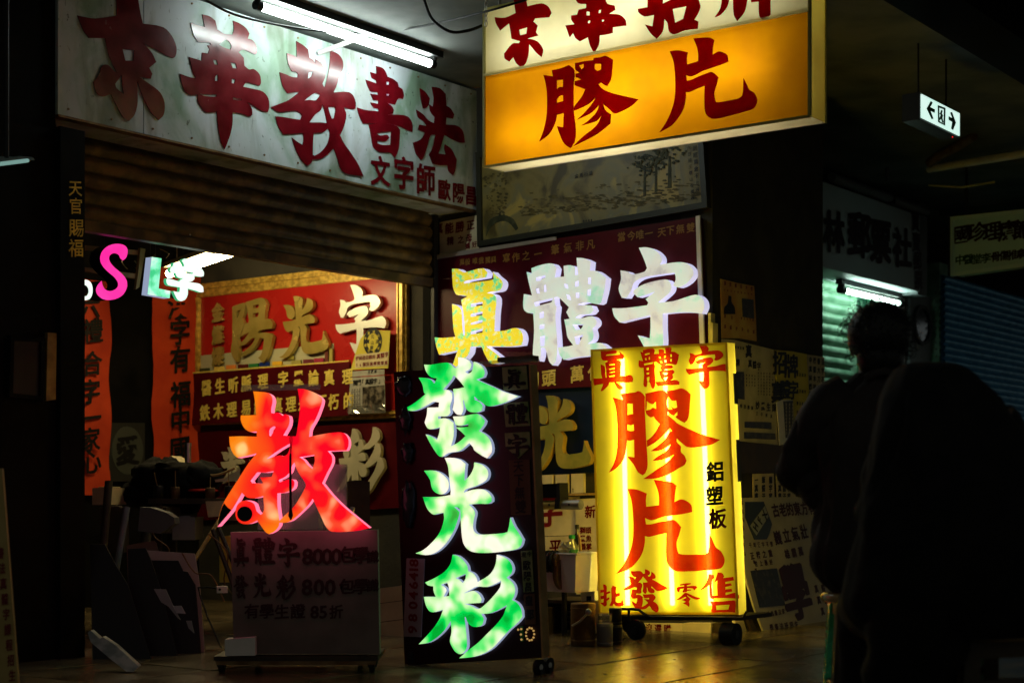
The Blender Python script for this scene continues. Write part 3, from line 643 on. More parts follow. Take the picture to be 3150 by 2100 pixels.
for (x, y0, y1, wd) in ((1160, 1190, 1010, 9), (1228, 1165, 985, 9), (1310, 1140, 950, 12)):
    poly(mb, PB, [(x - wd, y0), (x + wd, y0 - 3), (x + wd * .6, y1), (x - wd * .5, y1)], Z3, sm=False)
    for _ in range(60):
        cx, cy_ = x + rnd.gauss(0, 42), y1 + rnd.gauss(-20, 38)
        if cy_ < 890 + (1500 - cx) * .04: continue
        r_ = rnd.uniform(5, 15); poly(mb, PB, [(cx + r_ * rnd.uniform(.6, 1.2) * math.cos(a), cy_ + .7 * r_ * rnd.uniform(.6, 1.2) * math.sin(a)) for a in (0, 1.2, 2.5, 3.8, 5.1)], Z3, sm=False, d0=.0322 + rnd.random() * .001, d1=.0335 + rnd.random() * .004)
pt.part('trees', mb, pm, kind='stuff')
mb = MB()
for _ in range(330):
    cx = rnd.uniform(400, 1490); bottom = 1330 - (cx - 200) * .09; cy_ = bottom - abs(rnd.gauss(0, 60)); r_ = rnd.uniform(4, 17)
    poly(mb, PB, [(cx + 1.6 * r_ * rnd.uniform(.6, 1.2) * math.cos(a), cy_ + .5 * r_ * rnd.uniform(.6, 1.2) * math.sin(a)) for a in (0, 1.2, 2.5, 3.8, 5.1)], Z3, sm=False, d0=.0302, d1=.0306 + rnd.random() * .001)
for _ in range(90):
    cx = rnd.uniform(190, 330); cy_ = rnd.uniform(1050, 1300) ; r_ = rnd.uniform(4, 12)
    poly(mb, PB, [(cx + r_ * math.cos(a), cy_ + r_ * .7 * math.sin(a)) for a in (0, 1.2, 2.5, 3.8, 5.1)], Z3, sm=False, d0=.0302, d1=.0306 + rnd.random() * .001)
pt.part('undergrowth', mb, pm2, kind='stuff')
mb = MB(); poly(mb, PB, [(205, 1430), (235, 1370), (290, 1340), (340, 1345), (385, 1395), (400, 1380), (370, 1325), (310, 1300), (250, 1315), (215, 1350)], Z3, d0=.032, d1=.0335); pt.part('bridge', mb, pm)
mb = MB()
for s, p0, p1, h in (('同照萬倉不上浪', (1465, 900), (1480, 1150), 30), ('方六日前三塔山有橫峽', (1425, 860), (1452, 1200), 24), ('金馬行道', (752, 1068), (838, 1050), 26), ('一家之峰', (290, 1250), (292, 1300), 14), ('桂林風景', (795, 1338), (842, 1333), 13)):
    line(mb, PB, s, p0, p1, h, Z3, d0=.0355, bold=.02)
pt.part('lettering', mb, M['ink'])

# white paper notice under the sign's end
nt_ = Thing('notice_sheet', 'pale paper notice with dark red characters under the right end of the long signboard', 'notice', PB.pw(1400, 740))
ZN = (1280, 600, .14027)
mb = MB(); mb.quad(PB, [(1335, 795), (1475, 768), (1469, 663), (1335, 688)], .004, .008); nt_.part('sheet', mb, M['paper'])
mb = MB()
for c, x, y, h in (('真', 520, 740, 220), ('能', 750, 730, 230), ('勝', 980, 700, 230), ('正', 1215, 660, 210), ('精', 770, 1010, 180), ('之', 1000, 980, 160), ('母', 1180, 945, 170), ('媽', 1150, 1120, 130), ('好', 1300, 1085, 130)):
    put(mb, PB, c, ZN[0] + x * ZN[2], ZN[1] + y * ZN[2], h * ZN[2], d0=.0095, bold=.05)
nt_.part('lettering', mb, M['dred'])

# ---------------------------------------------------------------- maroon board with the three lit jade characters
ZM = (1300, 640, .4209)
mbd = Thing('jade_character_board', 'maroon board with three lit jade characters, the first yellow and two white', 'signboard', PB.pw(1760, 1190))
mb = MB(); mb.quad(PB, [(1343, 1215), (2186, 1172), (2163, 672), (1346, 796)], .004, .06); mbd.part('board', mb, M['maroon'])
mb = MB(); mb.quad(PB, [(2176, 1172), (2190, 1170), (2172, 668), (2160, 670)], .061, .075); mbd.part('edge_strip', mb, M['white'])
mb = MB(); mb.quad(PB, [(1350, 803), (1730, 742), (1730, 732), (1350, 790)], .061, .07); mbd.part('edge_strip', mb, mat('grey_tape', (.25, .22, .18), .6))
mb = MB(); mb.quad(PB, [(1338, 1215), (1345, 1215), (1347, 800), (1340, 800)], .061, .075); mbd.part('edge_strip', mb, M['steel'])
T_ZHEN = "C 215 445 260 445 300 470 340 462 440 440 475 472 465 505 380 520 310 535 300 550 400 540 480 530 520 520 512 465 540 495 580 530 585 565 565 600 500 612 470 620 520 630 540 665 532 760 525 900 600 895 680 875 720 900 735 950 725 1000 640 1010 540 1010 465 1010 520 1050 570 1090 560 1130 500 1135 460 1080 430 1010 350 1012 340 1060 290 1120 240 1165 215 1160 235 1100 255 1040 180 1055 120 1070 100 1010 88 945 150 948 240 940 225 880 215 700 255 715 283 745 290 850 298 930 308 928 302 800 282 670 330 645 290 636 250 632 225 590 218 520 H 352 700 438 685 438 712 410 714 352 722 H 352 775 438 755 438 782 352 793 H 352 840 438 815 438 838 352 852 H 352 903 438 880 438 910 352 922"
T_TI = "C 795 440 850 420 920 405 955 410 978 440 965 510 975 505 1035 500 1030 422 1080 418 1115 432 1115 490 1135 487 1125 363 1180 368 1228 390 1222 458 1270 460 1340 510 1330 590 1305 690 1280 702 1200 688 1130 705 1235 712 1250 745 1225 772 1150 780 1115 800 1160 805 1235 790 1268 820 1268 850 1240 880 1250 925 1240 965 1205 992 1300 985 1345 1015 1345 1070 1225 1078 1100 1090 1030 1106 1000 1070 988 1018 1060 1010 1100 1000 1060 945 1048 880 1035 815 1075 808 1050 760 1070 725 1045 700 990 650 962 652 968 705 978 720 970 800 985 1000 975 1110 950 1148 925 1120 905 1050 890 1020 865 1018 862 1080 850 1118 815 1105 805 1060 815 900 808 765 770 765 740 740 735 690 740 628 800 640 775 540 760 467 798 482 H 830 508 897 490 897 510 865 520 860 530 830 532 H 830 590 850 585 855 625 835 620 H 888 565 900 560 905 610 888 612 H 815 690 955 655 942 688 822 720 H 855 765 885 755 885 800 855 805 H 855 855 890 848 888 880 855 885 H 858 940 895 930 890 1008 862 1008 H 1035 550 1060 560 1065 590 1040 580 H 1115 540 1140 530 1140 570 1115 575 H 1210 510 1230 505 1230 555 1210 555 H 1050 630 1075 640 1085 672 1060 665 H 1120 620 1145 615 1145 655 1120 655 H 1205 600 1230 590 1228 640 1205 640 H 1095 850 1175 850 1160 880 1120 890 H 1110 940 1175 925 1140 995 1120 992"
T_ZI = "C 1580 290 1640 287 1700 310 1740 350 1748 385 1735 413 1870 395 1930 405 1975 450 1980 490 1940 540 1870 578 1830 565 1850 520 1842 470 1700 490 1600 510 1545 545 1525 600 1490 655 1455 655 1432 590 1450 520 1445 455 1500 465 1530 485 1620 465 1640 440 1620 380 C 1545 600 1620 555 1740 525 1790 525 1818 565 1812 605 1780 640 1720 690 1830 680 1960 640 2010 635 2050 670 2060 720 2040 770 1960 760 1860 760 1755 770 1755 880 1758 1000 1730 1060 1680 1085 1640 1050 1600 980 1572 930 1620 945 1660 950 1665 880 1665 780 1560 805 1440 835 1400 790 1385 732 1480 730 1640 710 1650 690 1630 665 1700 610 1640 630 1570 650 1540 620"
BF = PB.off(.06)
for nm, tx, m in (('zhen', T_ZHEN, 'jadeY'), ('ti', T_TI, 'jadeW'), ('zi', T_ZI, 'jadeW')):
    c = trace(nm, ZM, PB.off(.125), tx)
    mb = MB(); mb.prism(PB.off(.125), c, -.057, 0, 0, 1); mbd.part('letter', mb, [M[m], M['rimW']])
for row, h, m in (((('當', 1455, 210), ('今', 1527, 203), ('唯', 1590, 195), ('一', 1655, 185), ('天', 1750, 175), ('下', 1812, 162), ('無', 1885, 152), ('雙', 1960, 143)), 66, 'ochre'),
                  ((('寫', 613, 365), ('作', 683, 360), ('之', 757, 348), ('一', 845, 335)), 66, 'ochre'), ((('筆', 970, 303), ('氣', 1062, 290), ('非', 1150, 275), ('凡', 1230, 265)), 70, 'ochre'),
                  ((('萬', 290, 395), ('般', 330, 392), ('唯', 385, 385), ('我', 430, 383), ('獨', 478, 380), ('興', 520, 376)), 46, 'ochre'),
                  ((('鋼', 800, 1262), ('頭', 925, 1240), ('萬', 1130, 1212), ('代', 1262, 1195)), 118, 'ylet')):
    mb = MB()
    for c, x, y in row: put(mb, PB.off(.06), c, ZM[0] + x * ZM[2], ZM[1] + y * ZM[2], h * ZM[2], d0=.002, bold=.02 if h < 100 else .035)
    mbd.part('lettering', mb, M[m])
# blue board
Z5 = (1500, 1180, .19134)
bb = Thing('blue_character_board', 'dark blue board with one yellowish brush character beside the yellow standing sign', 'signboard', PB.pw(1740, 1460))
mb = MB(); mb.quad(PB, [(1560, 1466), (1880, 1453), (1880, 1184), (1560, 1210)], .004, .03); bb.part('board', mb, M['navy'])
mb = MB(); mb.quad(PB, [(1560, 1207), (1880, 1181), (1880, 1178), (1560, 1203)], .004, .05); bb.part('top_strip', mb, M['rust'])

# ---------------------------------------------------------------- green lit sign on its trolley
MS = PB.off(2.39)
C1 = (1200, 1080, .33156); C2 = (1200, 1560, .33156)
ms = Thing('jade_light_sign', 'tall maroon sign box with three glowing green jade characters on a low trolley', 'standing sign', MS.pw(1440, 2060))
cr = [MS.st(1245, 2045), MS.st(1667, 2022), MS.st(1627, 1121), MS.st(1211, 1143)]
mb = MB(); mb.prism(MS, [[cr]], -.030, 0); ms.part('box', mb, M['dmaroon'])
def edge(pl, p0, p1, w_, d0, d1):
    a, b = Vector(pl.st(*p0)), Vector(pl.st(*p1)); dr = (b - a).normalized(); nn = Vector((dr.y, -dr.x)) * w_
    mb = MB(); mb.hexa([pl.w(*a, d1), pl.w(*(a + nn), d1), pl.w(*(b + nn), d1), pl.w(*b, d1), pl.w(*a, d0), pl.w(*(a + nn), d0), pl.w(*(b + nn), d0), pl.w(*b, d0)]); return mb
ms.part('side_board', edge(MS, (1668, 2022), (1628, 1121), .010, -.045, .004), M['wood'])
ms.part('top_cap', edge(MS, (1485, 1120), (1640, 1113), -.012, -.05, .02), M['clear'])
mb = MB(); mb.quad(MS, [(1534, 1114), (1638, 1108), (1636, 1092), (1534, 1100)], -.05, .01); ms.part('lamp_cap', mb, mat('smoked_acrylic', (.12, .07, .05), .2))
G_FA = "C 315 125 380 125 480 108 540 108 570 130 600 155 630 150 632 100 630 55 690 65 735 90 755 125 740 165 695 190 725 210 755 190 770 150 775 97 820 115 860 150 878 200 865 240 800 262 850 285 930 320 1040 370 1190 418 1100 460 1000 495 910 508 860 480 780 418 785 450 830 470 858 505 850 550 800 567 740 560 705 530 690 480 685 452 676 455 680 540 660 590 620 585 580 540 595 450 585 350 640 345 690 332 640 270 590 222 570 260 530 310 490 358 540 360 575 390 575 440 555 510 560 570 530 600 445 602 445 628 520 622 588 662 590 780 565 880 640 840 700 785 660 745 610 705 680 705 727 700 725 675 640 690 607 680 583 605 680 600 800 580 840 600 880 645 870 680 825 740 880 770 925 820 945 890 940 940 900 992 840 960 780 915 770 890 735 850 690 890 640 925 540 942 490 975 455 972 420 930 370 850 330 770 380 790 435 820 455 760 462 705 375 722 345 710 320 660 340 590 345 522 450 520 455 475 400 468 360 490 260 540 190 553 135 530 210 490 290 430 330 395 315 385 300 310 265 245 340 250 380 265 410 300 435 250 380 240 335 190"
G_GUANG = "C 315 1107 400 1105 470 1130 530 1185 545 1228 538 1280 500 1320 460 1325 410 1300 385 1260 370 1190 C 507 988 580 988 650 1005 700 1045 692 1120 690 1200 740 1150 775 1080 780 1030 850 1050 900 1095 910 1150 885 1200 790 1250 700 1280 682 1310 760 1285 850 1278 900 1300 940 1350 943 1390 910 1412 820 1412 730 1420 770 1460 788 1500 775 1568 770 1640 790 1680 830 1698 940 1695 1050 1685 1090 1675 1105 1610 1115 1540 1150 1620 1190 1680 1228 1745 1215 1795 1180 1830 1050 1855 900 1868 780 1862 720 1835 680 1780 665 1700 655 1568 650 1470 635 1447 595 1445 620 1465 645 1490 640 1520 600 1640 540 1750 470 1830 400 1875 330 1888 235 1872 310 1840 390 1770 460 1680 500 1560 497 1495 440 1505 400 1512 345 1460 303 1350 370 1352 480 1345 560 1332 562 1290 555 1230 545 1130 535 1060"
G_CAI = "C 580 437 630 450 680 490 715 540 725 590 770 610 800 650 812 690 900 640 950 590 980 520 990 437 1060 460 1110 500 1135 560 1125 610 1080 650 1120 680 1150 720 1160 770 1150 820 1130 855 1180 885 1215 940 1228 1010 1190 1060 1100 1140 1020 1230 940 1310 850 1360 760 1385 640 1397 730 1320 820 1250 900 1170 980 1090 1050 1000 1083 905 1000 950 920 980 845 985 870 1030 855 1085 810 1105 760 1100 720 1065 700 1015 692 1012 700 1100 710 1200 712 1290 690 1335 655 1358 610 1340 580 1300 555 1240 570 1150 562 1052 510 1130 440 1200 360 1250 265 1267 330 1200 400 1120 460 1030 492 945 400 970 360 955 330 900 313 828 425 828 405 780 400 730 350 720 325 695 420 650 510 590 560 520 H 470 715 530 695 545 740 550 820 495 825 525 770 515 745 H 605 655 650 635 702 612 700 660 675 700 640 670 H 680 795 745 762 805 733 900 735 980 705 1030 677 1020 740 950 830 880 900 820 940 750 910 690 893 760 888 840 883 850 850 825 805 775 772 720 785"
MF = MS.off(.022)
for nm, fr, tx in (('fa2', C1, G_FA), ('guang', C1, G_GUANG), ('cai', C2, G_CAI)):
    mb = MB(); mb.prism(MF, trace(nm, fr, MF, tx), -.020, 0, 0, 1); ms.part('letter', mb, [M['jade'], M['rimB']])
M['plate'] = mat('green_plate', (.16, .24, .07), .4, c2=(.30, .32, .14), scale=12); M['plate2'] = mat('dull_brown_plate', (.10, .05, .02), .5)
for pts, m in (([(1045, 150), (1270, 135), (1285, 350), (1060, 368)], 'plate'), ([(1060, 485), (1285, 465), (1305, 690), (1080, 702)], 'plate'), ([(1070, 760), (1300, 745), (1308, 890), (1195, 993), (1080, 890)], 'plate'), ([(1108, 1010), (1300, 1005), (1320, 1515), (1130, 1520)], 'plate2')):
    mb = MB(); poly(mb, MS, pts, C1, .002, .006, sm=False); ms.part('plate', mb, M[m])
for pts, m in (([(1220, 405), (1320, 395), (1340, 780), (1245, 785)], 'plate'), ([(1245, 805), (1348, 800), (1358, 1080), (1260, 1085)], 'plate2'), ([(160, 470), (328, 475), (295, 1200), (130, 1195)], 'pnum')):
    if m == 'pnum': M['pnum'] = mat('grey_number_plate', (.26, .22, .24), .5)
    mb = MB(); poly(mb, MS, pts, C2, .002, .006, sm=False); ms.part('plate', mb, M[m])
mb = MB()
for nm, bx in (('zhen', (1062, 165, 1270, 350)), ('ti', (1085, 480, 1290, 685)), ('zi', (1085, 765, 1305, 985))):
    mb.prism(MS, reuse(nm, MS, bx, C1), .007, .010)
for c, x, y, h in (('天', 1200, 1065, 110), ('下', 1205, 1190, 110), ('無', 1212, 1310, 110), ('雙', 1220, 1440, 120)): put(mb, MS, c, C1[0] + x * C1[2], C1[1] + y * C1[2], h * C1[2], d0=.008, bold=.03)
for c, x, y, h in (('現', 1250, 437, 50), ('今', 1300, 432, 50), ('歐', 1280, 535, 88), ('陽', 1285, 635, 88), ('昌', 1292, 735, 85), ('皇', 1298, 862, 92), ('都', 1303, 990, 95)): put(mb, MS, c, C2[0] + x * C2[2], C2[1] + y * C2[2], h * C2[2], d0=.008, bold=.035)
ms.part('lettering', mb, M['ink'])
mb = MB()
for c, y in zip('98046418', (1130, 1020, 905, 815, 720, 640, 575, 512)):
    put(mb, MS, c, C2[0] + (222 + (y - 500) * -.02 + 8) * C2[2], C2[1] + y * C2[2], 135 * C2[2], d0=.008, bold=.05, rot=math.pi / 2, slant=0)
ms.part('number', mb, M['dred'])
mb = MB(); poly(mb, MS, [(1210, 1100), (1240, 1097), (1246, 1240), (1216, 1243)], C2, .002, .006, sm=False); ms.part('number', mb, mat('green_strip', (.03, .16, .05), .4))
M['dot'] = emat('amber_bulb', [(.5, (1., .6, .18))], .42)
dots = [(1200, 1130), (1228, 1125), (1225, 1175), (1230, 1222)] + [(1310 + 38 * math.cos(a), 1172 + 58 * math.sin(a)) for a in [2 * math.pi * i / 11 for i in range(11)]]
first = None
for x, y in dots:
    mb = MB(); p = MS.pw(C2[0] + x * C2[2], C2[1] + y * C2[2], .009); mb.ball(p, (.0048,) * 3, 8, 5); ms.part('bulb', mb, M['dot'])
# crumpled black plastic on its left edge
for k, (x, y, rx, rz) in enumerate(((150, 330, .042, .05), (170, 640, .03, .06), (190, 950, .03, .05), (200, 1420, .035, .10))):
    p = MS.pw(C1[0] + x * C1[2], C1[1] + y * C1[2], .02); rr = random.Random(k + 5)
    ph = [rr.uniform(0, 6) for _ in range(4)]
    mb = MB(); mb.ball(p, (rx, .02, rz), 16, 10, fn=lambda d: 1 + .22 * math.sin(7 * d.x + ph[0]) * math.sin(6 * d.z + ph[1]) + .15 * math.sin(13 * d.z + ph[2])); ms.part('plastic_wrap', mb, mat('black_plastic', (.008, .008, .01), .25))
# trolley under it
def trolley(th, pl, x0, x1, y, thick, depth, wheels, m='iron', fwd=.02):
    a0, t0 = pl.st(x0, y); a1 = pl.st(x1, y)[0]
    mb = MB(); mb.bar(pl, a0, a1, t0 - thick, t0, -depth, fwd); th.part('platform', mb, M[m])
    mb = MB(); mb.bar(pl, a0 + .01, a1 - .01, t0 - thick - .018, t0 - thick - .001, fwd - .03, fwd); th.part('platform_rail', mb, M['rust'])
    for f, d in wheels:
        c = pl.w(a0 + (a1 - a0) * f, 0, d); R = .034
        mb = MB(); mb.tube([Vector((c.x, c.y, R)) - pl.u * .011, Vector((c.x, c.y, R)) + pl.u * .011], R, 18); wh = th.part('wheel', mb, M['rubber'])
        mb = MB(); mb.tube([Vector((c.x, c.y, R)) - pl.u * .0125, Vector((c.x, c.y, R)) + pl.u * .0125], R * .4, 10); th.part('hub', mb, M['steel'], parent=wh)
        mb = MB()
        for sg in (-1, 1): mb.bar(pl.off(d), a0 + (a1 - a0) * f + sg * .017 - .002, a0 + (a1 - a0) * f + sg * .017 + .002, R - .01, t0 - thick - .02, -.014, .014)
        mb.bar(pl.off(d), a0 + (a1 - a0) * f - .022, a0 + (a1 - a0) * f + .022, t0 - thick - .0185, t0 - thick - .004, -.03, .03); th.part('fork', mb, M['iron'])
trolley(ms, MS, 1240, 1678, 2052, .02, .14, ((.06, -.02), (.94, -.02), (.08, -.11), (.92, -.11)))

# ---------------------------------------------------------------- red lit character on the price board
P1 = Pl(0, 6.95, (1, 0)); ZT = (600, 1150, .35078); ZB = (600, 1580, .33159)
pb = Thing('price_board', 'large pale price board with dark red handwriting standing on a low trolley', 'price board', P1.pw(935, 2015))
mb = MB(); mb.quad(P1, [(719, 2011), (1168, 2011), (1161, 1629), (709, 1636)], -.07, 0); pb.part('board', mb, mat('pale_board', (.12, .095, .08), .55, c2=(.16, .13, .11), scale=5))
mb = MB()
for s, row, h in (('體', 0, 0),) and []: pass
for nm, bx in (('zhen', (358, 222, 500, 490)), ('ti', (530, 212, 745, 478)), ('zi', (762, 222, 975, 495)), ('fa2', (355, 560, 500, 790)), ('guang', (535, 545, 710, 775)), ('cai', (745, 560, 935, 800))):
    mb.prism(P1, reuse(nm, P1, bx, ZB), .001, .003)
for c, x, y, h in (('8', 1045, 390, 190), ('0', 1140, 390, 190), ('0', 1225, 390, 190), ('0', 1312, 390, 190), ('包', 1420, 375, 150), ('學', 1540, 380, 150), ('識', 1650, 395, 110),
                   ('8', 1040, 675, 190), ('0', 1150, 675, 190), ('0', 1255, 675, 190), ('包', 1410, 670, 140), ('學', 1540, 670, 140), ('識', 1650, 660, 110),
                   ('有', 525, 900, 130), ('學', 665, 900, 130), ('生', 805, 905, 130), ('證', 955, 900, 130), ('8', 1110, 905, 150), ('5', 1190, 905, 150), ('折', 1310, 905, 120)):
    put(mb, P1, c, ZB[0] + x * ZB[2], ZB[1] + y * ZB[2], h * ZB[2], d0=.003, bold=.035)
pb.part('lettering', mb, mat('faded_dark_red', (.03, .004, .006), .5))
trolley(pb, P1, 660, 1164, 2016, .02, .34, ((.04, -.02), (.96, -.02), (.2, -.30), (.85, -.30)), m='dwood')
mb = MB(); mb.quad(P1.off(.02), [(696, 2014), (788, 2013), (787, 1957), (695, 1964)], -.06, .03)
solo('small_box', mb, M['white'], 'small white carton standing at the left foot of the price board', 'box')
T_LIT = "C 510 152 560 155 640 165 672 195 680 240 668 300 668 340 690 345 720 335 750 350 768 365 790 350 822 362 830 400 822 450 798 495 775 537 850 545 885 545 893 510 915 350 918 250 900 130 960 133 1040 160 1090 190 1115 225 1100 290 1060 390 1010 480 1000 550 1100 530 1220 512 1300 515 1340 560 1347 620 1330 668 1230 672 1165 675 1200 720 1200 780 1160 860 1115 955 1200 1060 1300 1160 1420 1260 1530 1350 1400 1375 1200 1380 1150 1340 1110 1260 1060 1150 1032 1092 990 1150 930 1210 850 1280 800 1300 738 1303 735 1330 700 1375 650 1402 620 1385 580 1330 545 1282 510 1300 460 1315 400 1305 360 1260 355 1200 375 1140 420 1110 480 1115 520 1140 540 1200 575 1232 592 1220 605 1180 600 1100 598 1068 540 1085 470 1085 430 1060 412 1040 330 1180 260 1265 195 1338 200 1290 240 1150 290 1060 380 920 470 780 540 695 460 715 370 733 330 690 305 620 300 548 400 545 542 548 540 503 480 505 430 470 400 400 402 362 460 362 535 358 530 280 520 200 H 655 485 690 458 706 462 690 500 665 545 652 540 H 625 745 700 690 760 650 830 610 832 645 810 700 780 718 740 712 680 728 H 545 860 620 862 690 850 672 900 600 905 570 905 595 950 590 960 500 955 487 935 H 870 775 905 860 965 950 970 985 920 1080 860 1170 790 1235 740 1285 722 1150 722 1045 800 1035 860 1000 872 950 858 925 820 922 742 948 735 928 790 900 830 860 852 800 H 915 728 980 718 1045 708 1050 760 1030 830 990 800 950 750"
rl = Thing('red_light_character', 'glowing red orange brush character lamp standing on top of the price board', 'light letter', P1.pw(930, 1632))
mb = MB(); mb.prism(P1.off(.115), trace('jiao_lit', ZT, P1.off(.115), T_LIT), -.105, 0, 0, 1); rl.part('letter', mb, [M['fire'], M['rimP']])
mb = MB(); c_ = P1.off(.115).pw(ZT[0] + 437 * ZT[2], ZT[1] + 1225 * ZT[2], .002); mb.tube([c_, c_ - Vector((0, .003, 0))], .033, 24); rl.part('cover_disc', mb, M['ink'])
mb = MB(); poly(mb, P1.off(.115), [(255, 1130), (290, 1170), (320, 1190), (262, 1262), (197, 1337), (202, 1290), (232, 1180)], ZT, .001, .003); rl.part('cover_tip', mb, M['ink'])
mb = MB(); mb.quad(P1, [(782, 1630), (1056, 1628), (1056, 1426), (782, 1426)], -.1, -.096); mb.quad(P1, [(1036, 1630), (1058, 1628), (1058, 1426), (1036, 1426)], -.145, -.102); rl.part('acrylic_case', mb, M['clear'])
mb = MB(); mb.quad(P1, [(740, 1200), (980, 1196), (982, 1180), (742, 1184)], -.06, -.0); rl.part('acrylic_bar', mb, M['clear'])
# tassel
x0 = P1.off(.15)
ts = Thing('tassel', 'thin black tassel hanging in front of the glowing red character', 'tassel', x0.pw(895, 1600))
f = lambda x, y: x0.pw(ZT[0] + x * ZT[2], ZT[1] + y * ZT[2])
mb = MB(); mb.tube([f(845, 510), f(832, 560), f(838, 650), f(838, 700)], .0018, 6); mb.tube([f(848, 512), f(850, 580), f(840, 690)], .0018, 6); ts.part('loop', mb, M['dred'])
mb = MB(); mb.tube([f(838, 695), f(836, 720), f(836, 900), f(838, 1180), f(838, 1240), f(840, 1280)], [.004, .005, .0055, .0065, .011, .002], 8); ts.part('cord', mb, M['rubber'])

# ---------------------------------------------------------------- yellow standing sign with tubes inside
YD = .085
ya = [YS.st(1843, 1888), YS.st(2272, 1890), YS.st(2236, 1052), YS.st(1817, 1075)]
ys = Thing('yellow_standing_sign', 'tall glowing yellow acrylic sign box with large red characters on a cart', 'standing sign', YS.pw(2050, 1900))
mb = MB(); mb.prism(YS, [[ya]], -.004, -.004); ys.part('front_sheet', mb, M['ysheet'])
a2 = [(a, t) for a, t in ya]
def strip(pl, p, q, d0, d1, m, name):
    mb = MB(); mb.add([pl.w(*p, d1), pl.w(*q, d1), pl.w(*q, d0), pl.w(*p, d0)], [(0, 1, 2, 3)]); ys.part(name, mb, m)
M['yside'] = sheet('yellow_side_acrylic', (.97, .80, .07), .28, gloss=.0, cc=(1., .82, .14))
M['yback'] = sheet('yellow_back_acrylic', (.97, .80, .08), .85, gloss=.0, cc=(1., .80, .16))
strip(YS, ya[1], ya[2], -YD, -.005, M['yside'], 'side_sheet'); strip(YS, ya[2], ya[3], -YD, -.005, M['yside'], 'top_sheet')
strip(YS, ya[3], ya[0], -YD, -.005, M['yback'], 'side_sheet'); strip(YS, ya[0], ya[1], -YD, -.005, M['yframe'], 'bottom_sheet')
mb = MB(); mb.prism(YS, [[ya]], -YD, -YD); ys.part('back_panel', mb, M['yback'])
for i in range(4):
    p, q = Vector(ya[i]), Vector(ya[(i + 1) % 4]); dr = (q - p).normalized(); nn = Vector((-dr.y, dr.x)) * .012
    mb = MB(); mb.hexa([YS.w(*p, .003), YS.w(*q, .003), YS.w(*(q + nn - dr * .01), .003), YS.w(*(p + nn + dr * .01), .003), YS.w(*p, -.001), YS.w(*q, -.001), YS.w(*(q + nn - dr * .01), -.001), YS.w(*(p + nn + dr * .01), -.001)])
    ys.part('face_edge', mb, M['yside'])
for xa, xb in ((1905, 1922), (2035, 2060), (2148, 2178)):
    mb = MB(); mb.tube([YS.pw(xb, 1862, 0) - YS.n * .030, YS.pw(xa, 1100, 0) - YS.n * .030], .013, 12); ys.part('lamp_tube', mb, M['tubeY'])
Y1 = (1780, 1040, .31896); Y2 = (1780, 1460, .34439)
def yl(comps, m='rfilm'):
    mb = MB(); mb.prism(YS, comps, -.002, -.002); ys.part('letter', mb, M[m])
yl(trace('g1', Y1, YS, GJ_Y, store=False)); yl(trace('g2', Y2, YS, GP_Y, store=False))
yl(reuse('zhen', YS, (130, 100, 525, 505), Y1)); yl(reuse('ti', YS, (575, 82, 970, 485), Y1)); yl(reuse('zi', YS, (1030, 47, 1442, 490), Y1))
yl(reuse('fa2', YS, (388, 840, 808, 1226), Y2))
Y_PI = "C 215 975 238 978 250 1000 248 1045 275 1035 285 1050 250 1065 250 1100 270 1090 275 1105 250 1125 250 1160 238 1172 222 1170 190 1140 218 1138 222 1105 190 1110 185 1082 220 1075 222 1048 192 1052 188 1025 222 1022 218 1000 C 300 985 335 1000 330 1040 335 1060 365 1048 368 1078 330 1090 328 1128 345 1140 375 1135 385 1100 398 1130 405 1155 385 1172 330 1170 312 1150 300 1170 272 1165 290 1120 288 1010 296 1000"
Y_LING = "C 905 975 960 965 1000 965 1000 975 965 985 965 992 1045 990 1058 1005 1030 1030 1020 1015 985 1010 970 1012 968 1020 1000 1022 1005 1030 968 1035 965 1045 930 1048 925 1040 940 1012 905 1018 895 1048 878 1040 872 1010 890 998 940 993 940 985 900 988 C 950 1050 985 1060 1040 1085 1090 1098 1060 1112 1030 1108 990 1088 965 1070 975 1085 1000 1105 985 1130 990 1150 985 1180 960 1160 930 1145 955 1130 920 1115 960 1095 950 1088 900 1112 860 1120 910 1085"
Y_SHOU = "C 1160 885 1205 890 1212 915 1190 945 1198 1090 1215 1110 1185 1105 1170 1090 1165 985 1120 1015 1080 1032 1120 985 1150 930 C 1240 870 1280 875 1300 905 1290 918 1380 908 1388 940 1310 955 1310 972 1355 965 1370 985 1310 1000 1310 1020 1365 1015 1372 1040 1312 1050 1312 1072 1400 1050 1430 1075 1432 1102 1300 1098 1200 1100 1195 1078 1240 1075 1235 1000 1238 940 1205 965 1225 920 C 1170 1130 1280 1128 1385 1118 1412 1140 1400 1190 1400 1235 1370 1225 1215 1228 1205 1245 1180 1215 1190 1170 H 1225 1165 1345 1158 1335 1200 1230 1205"
for tx in (Y_PI, Y_LING, Y_SHOU): yl(trace('x', Y2, YS, tx, store=False))
for c, x, y, h in (('鋁', 1215, -30, 170), ('塑', 1213, 185, 165), ('板', 1240, 390, 170)):
    mb = MB(); put(mb, YS, c, Y2[0] + x * Y2[2], Y2[1] + y * Y2[2], h * Y2[2], d0=-.002, bold=.05); ys.part('letter', mb, M['kfilm'] if c != '板' else M['dred'])
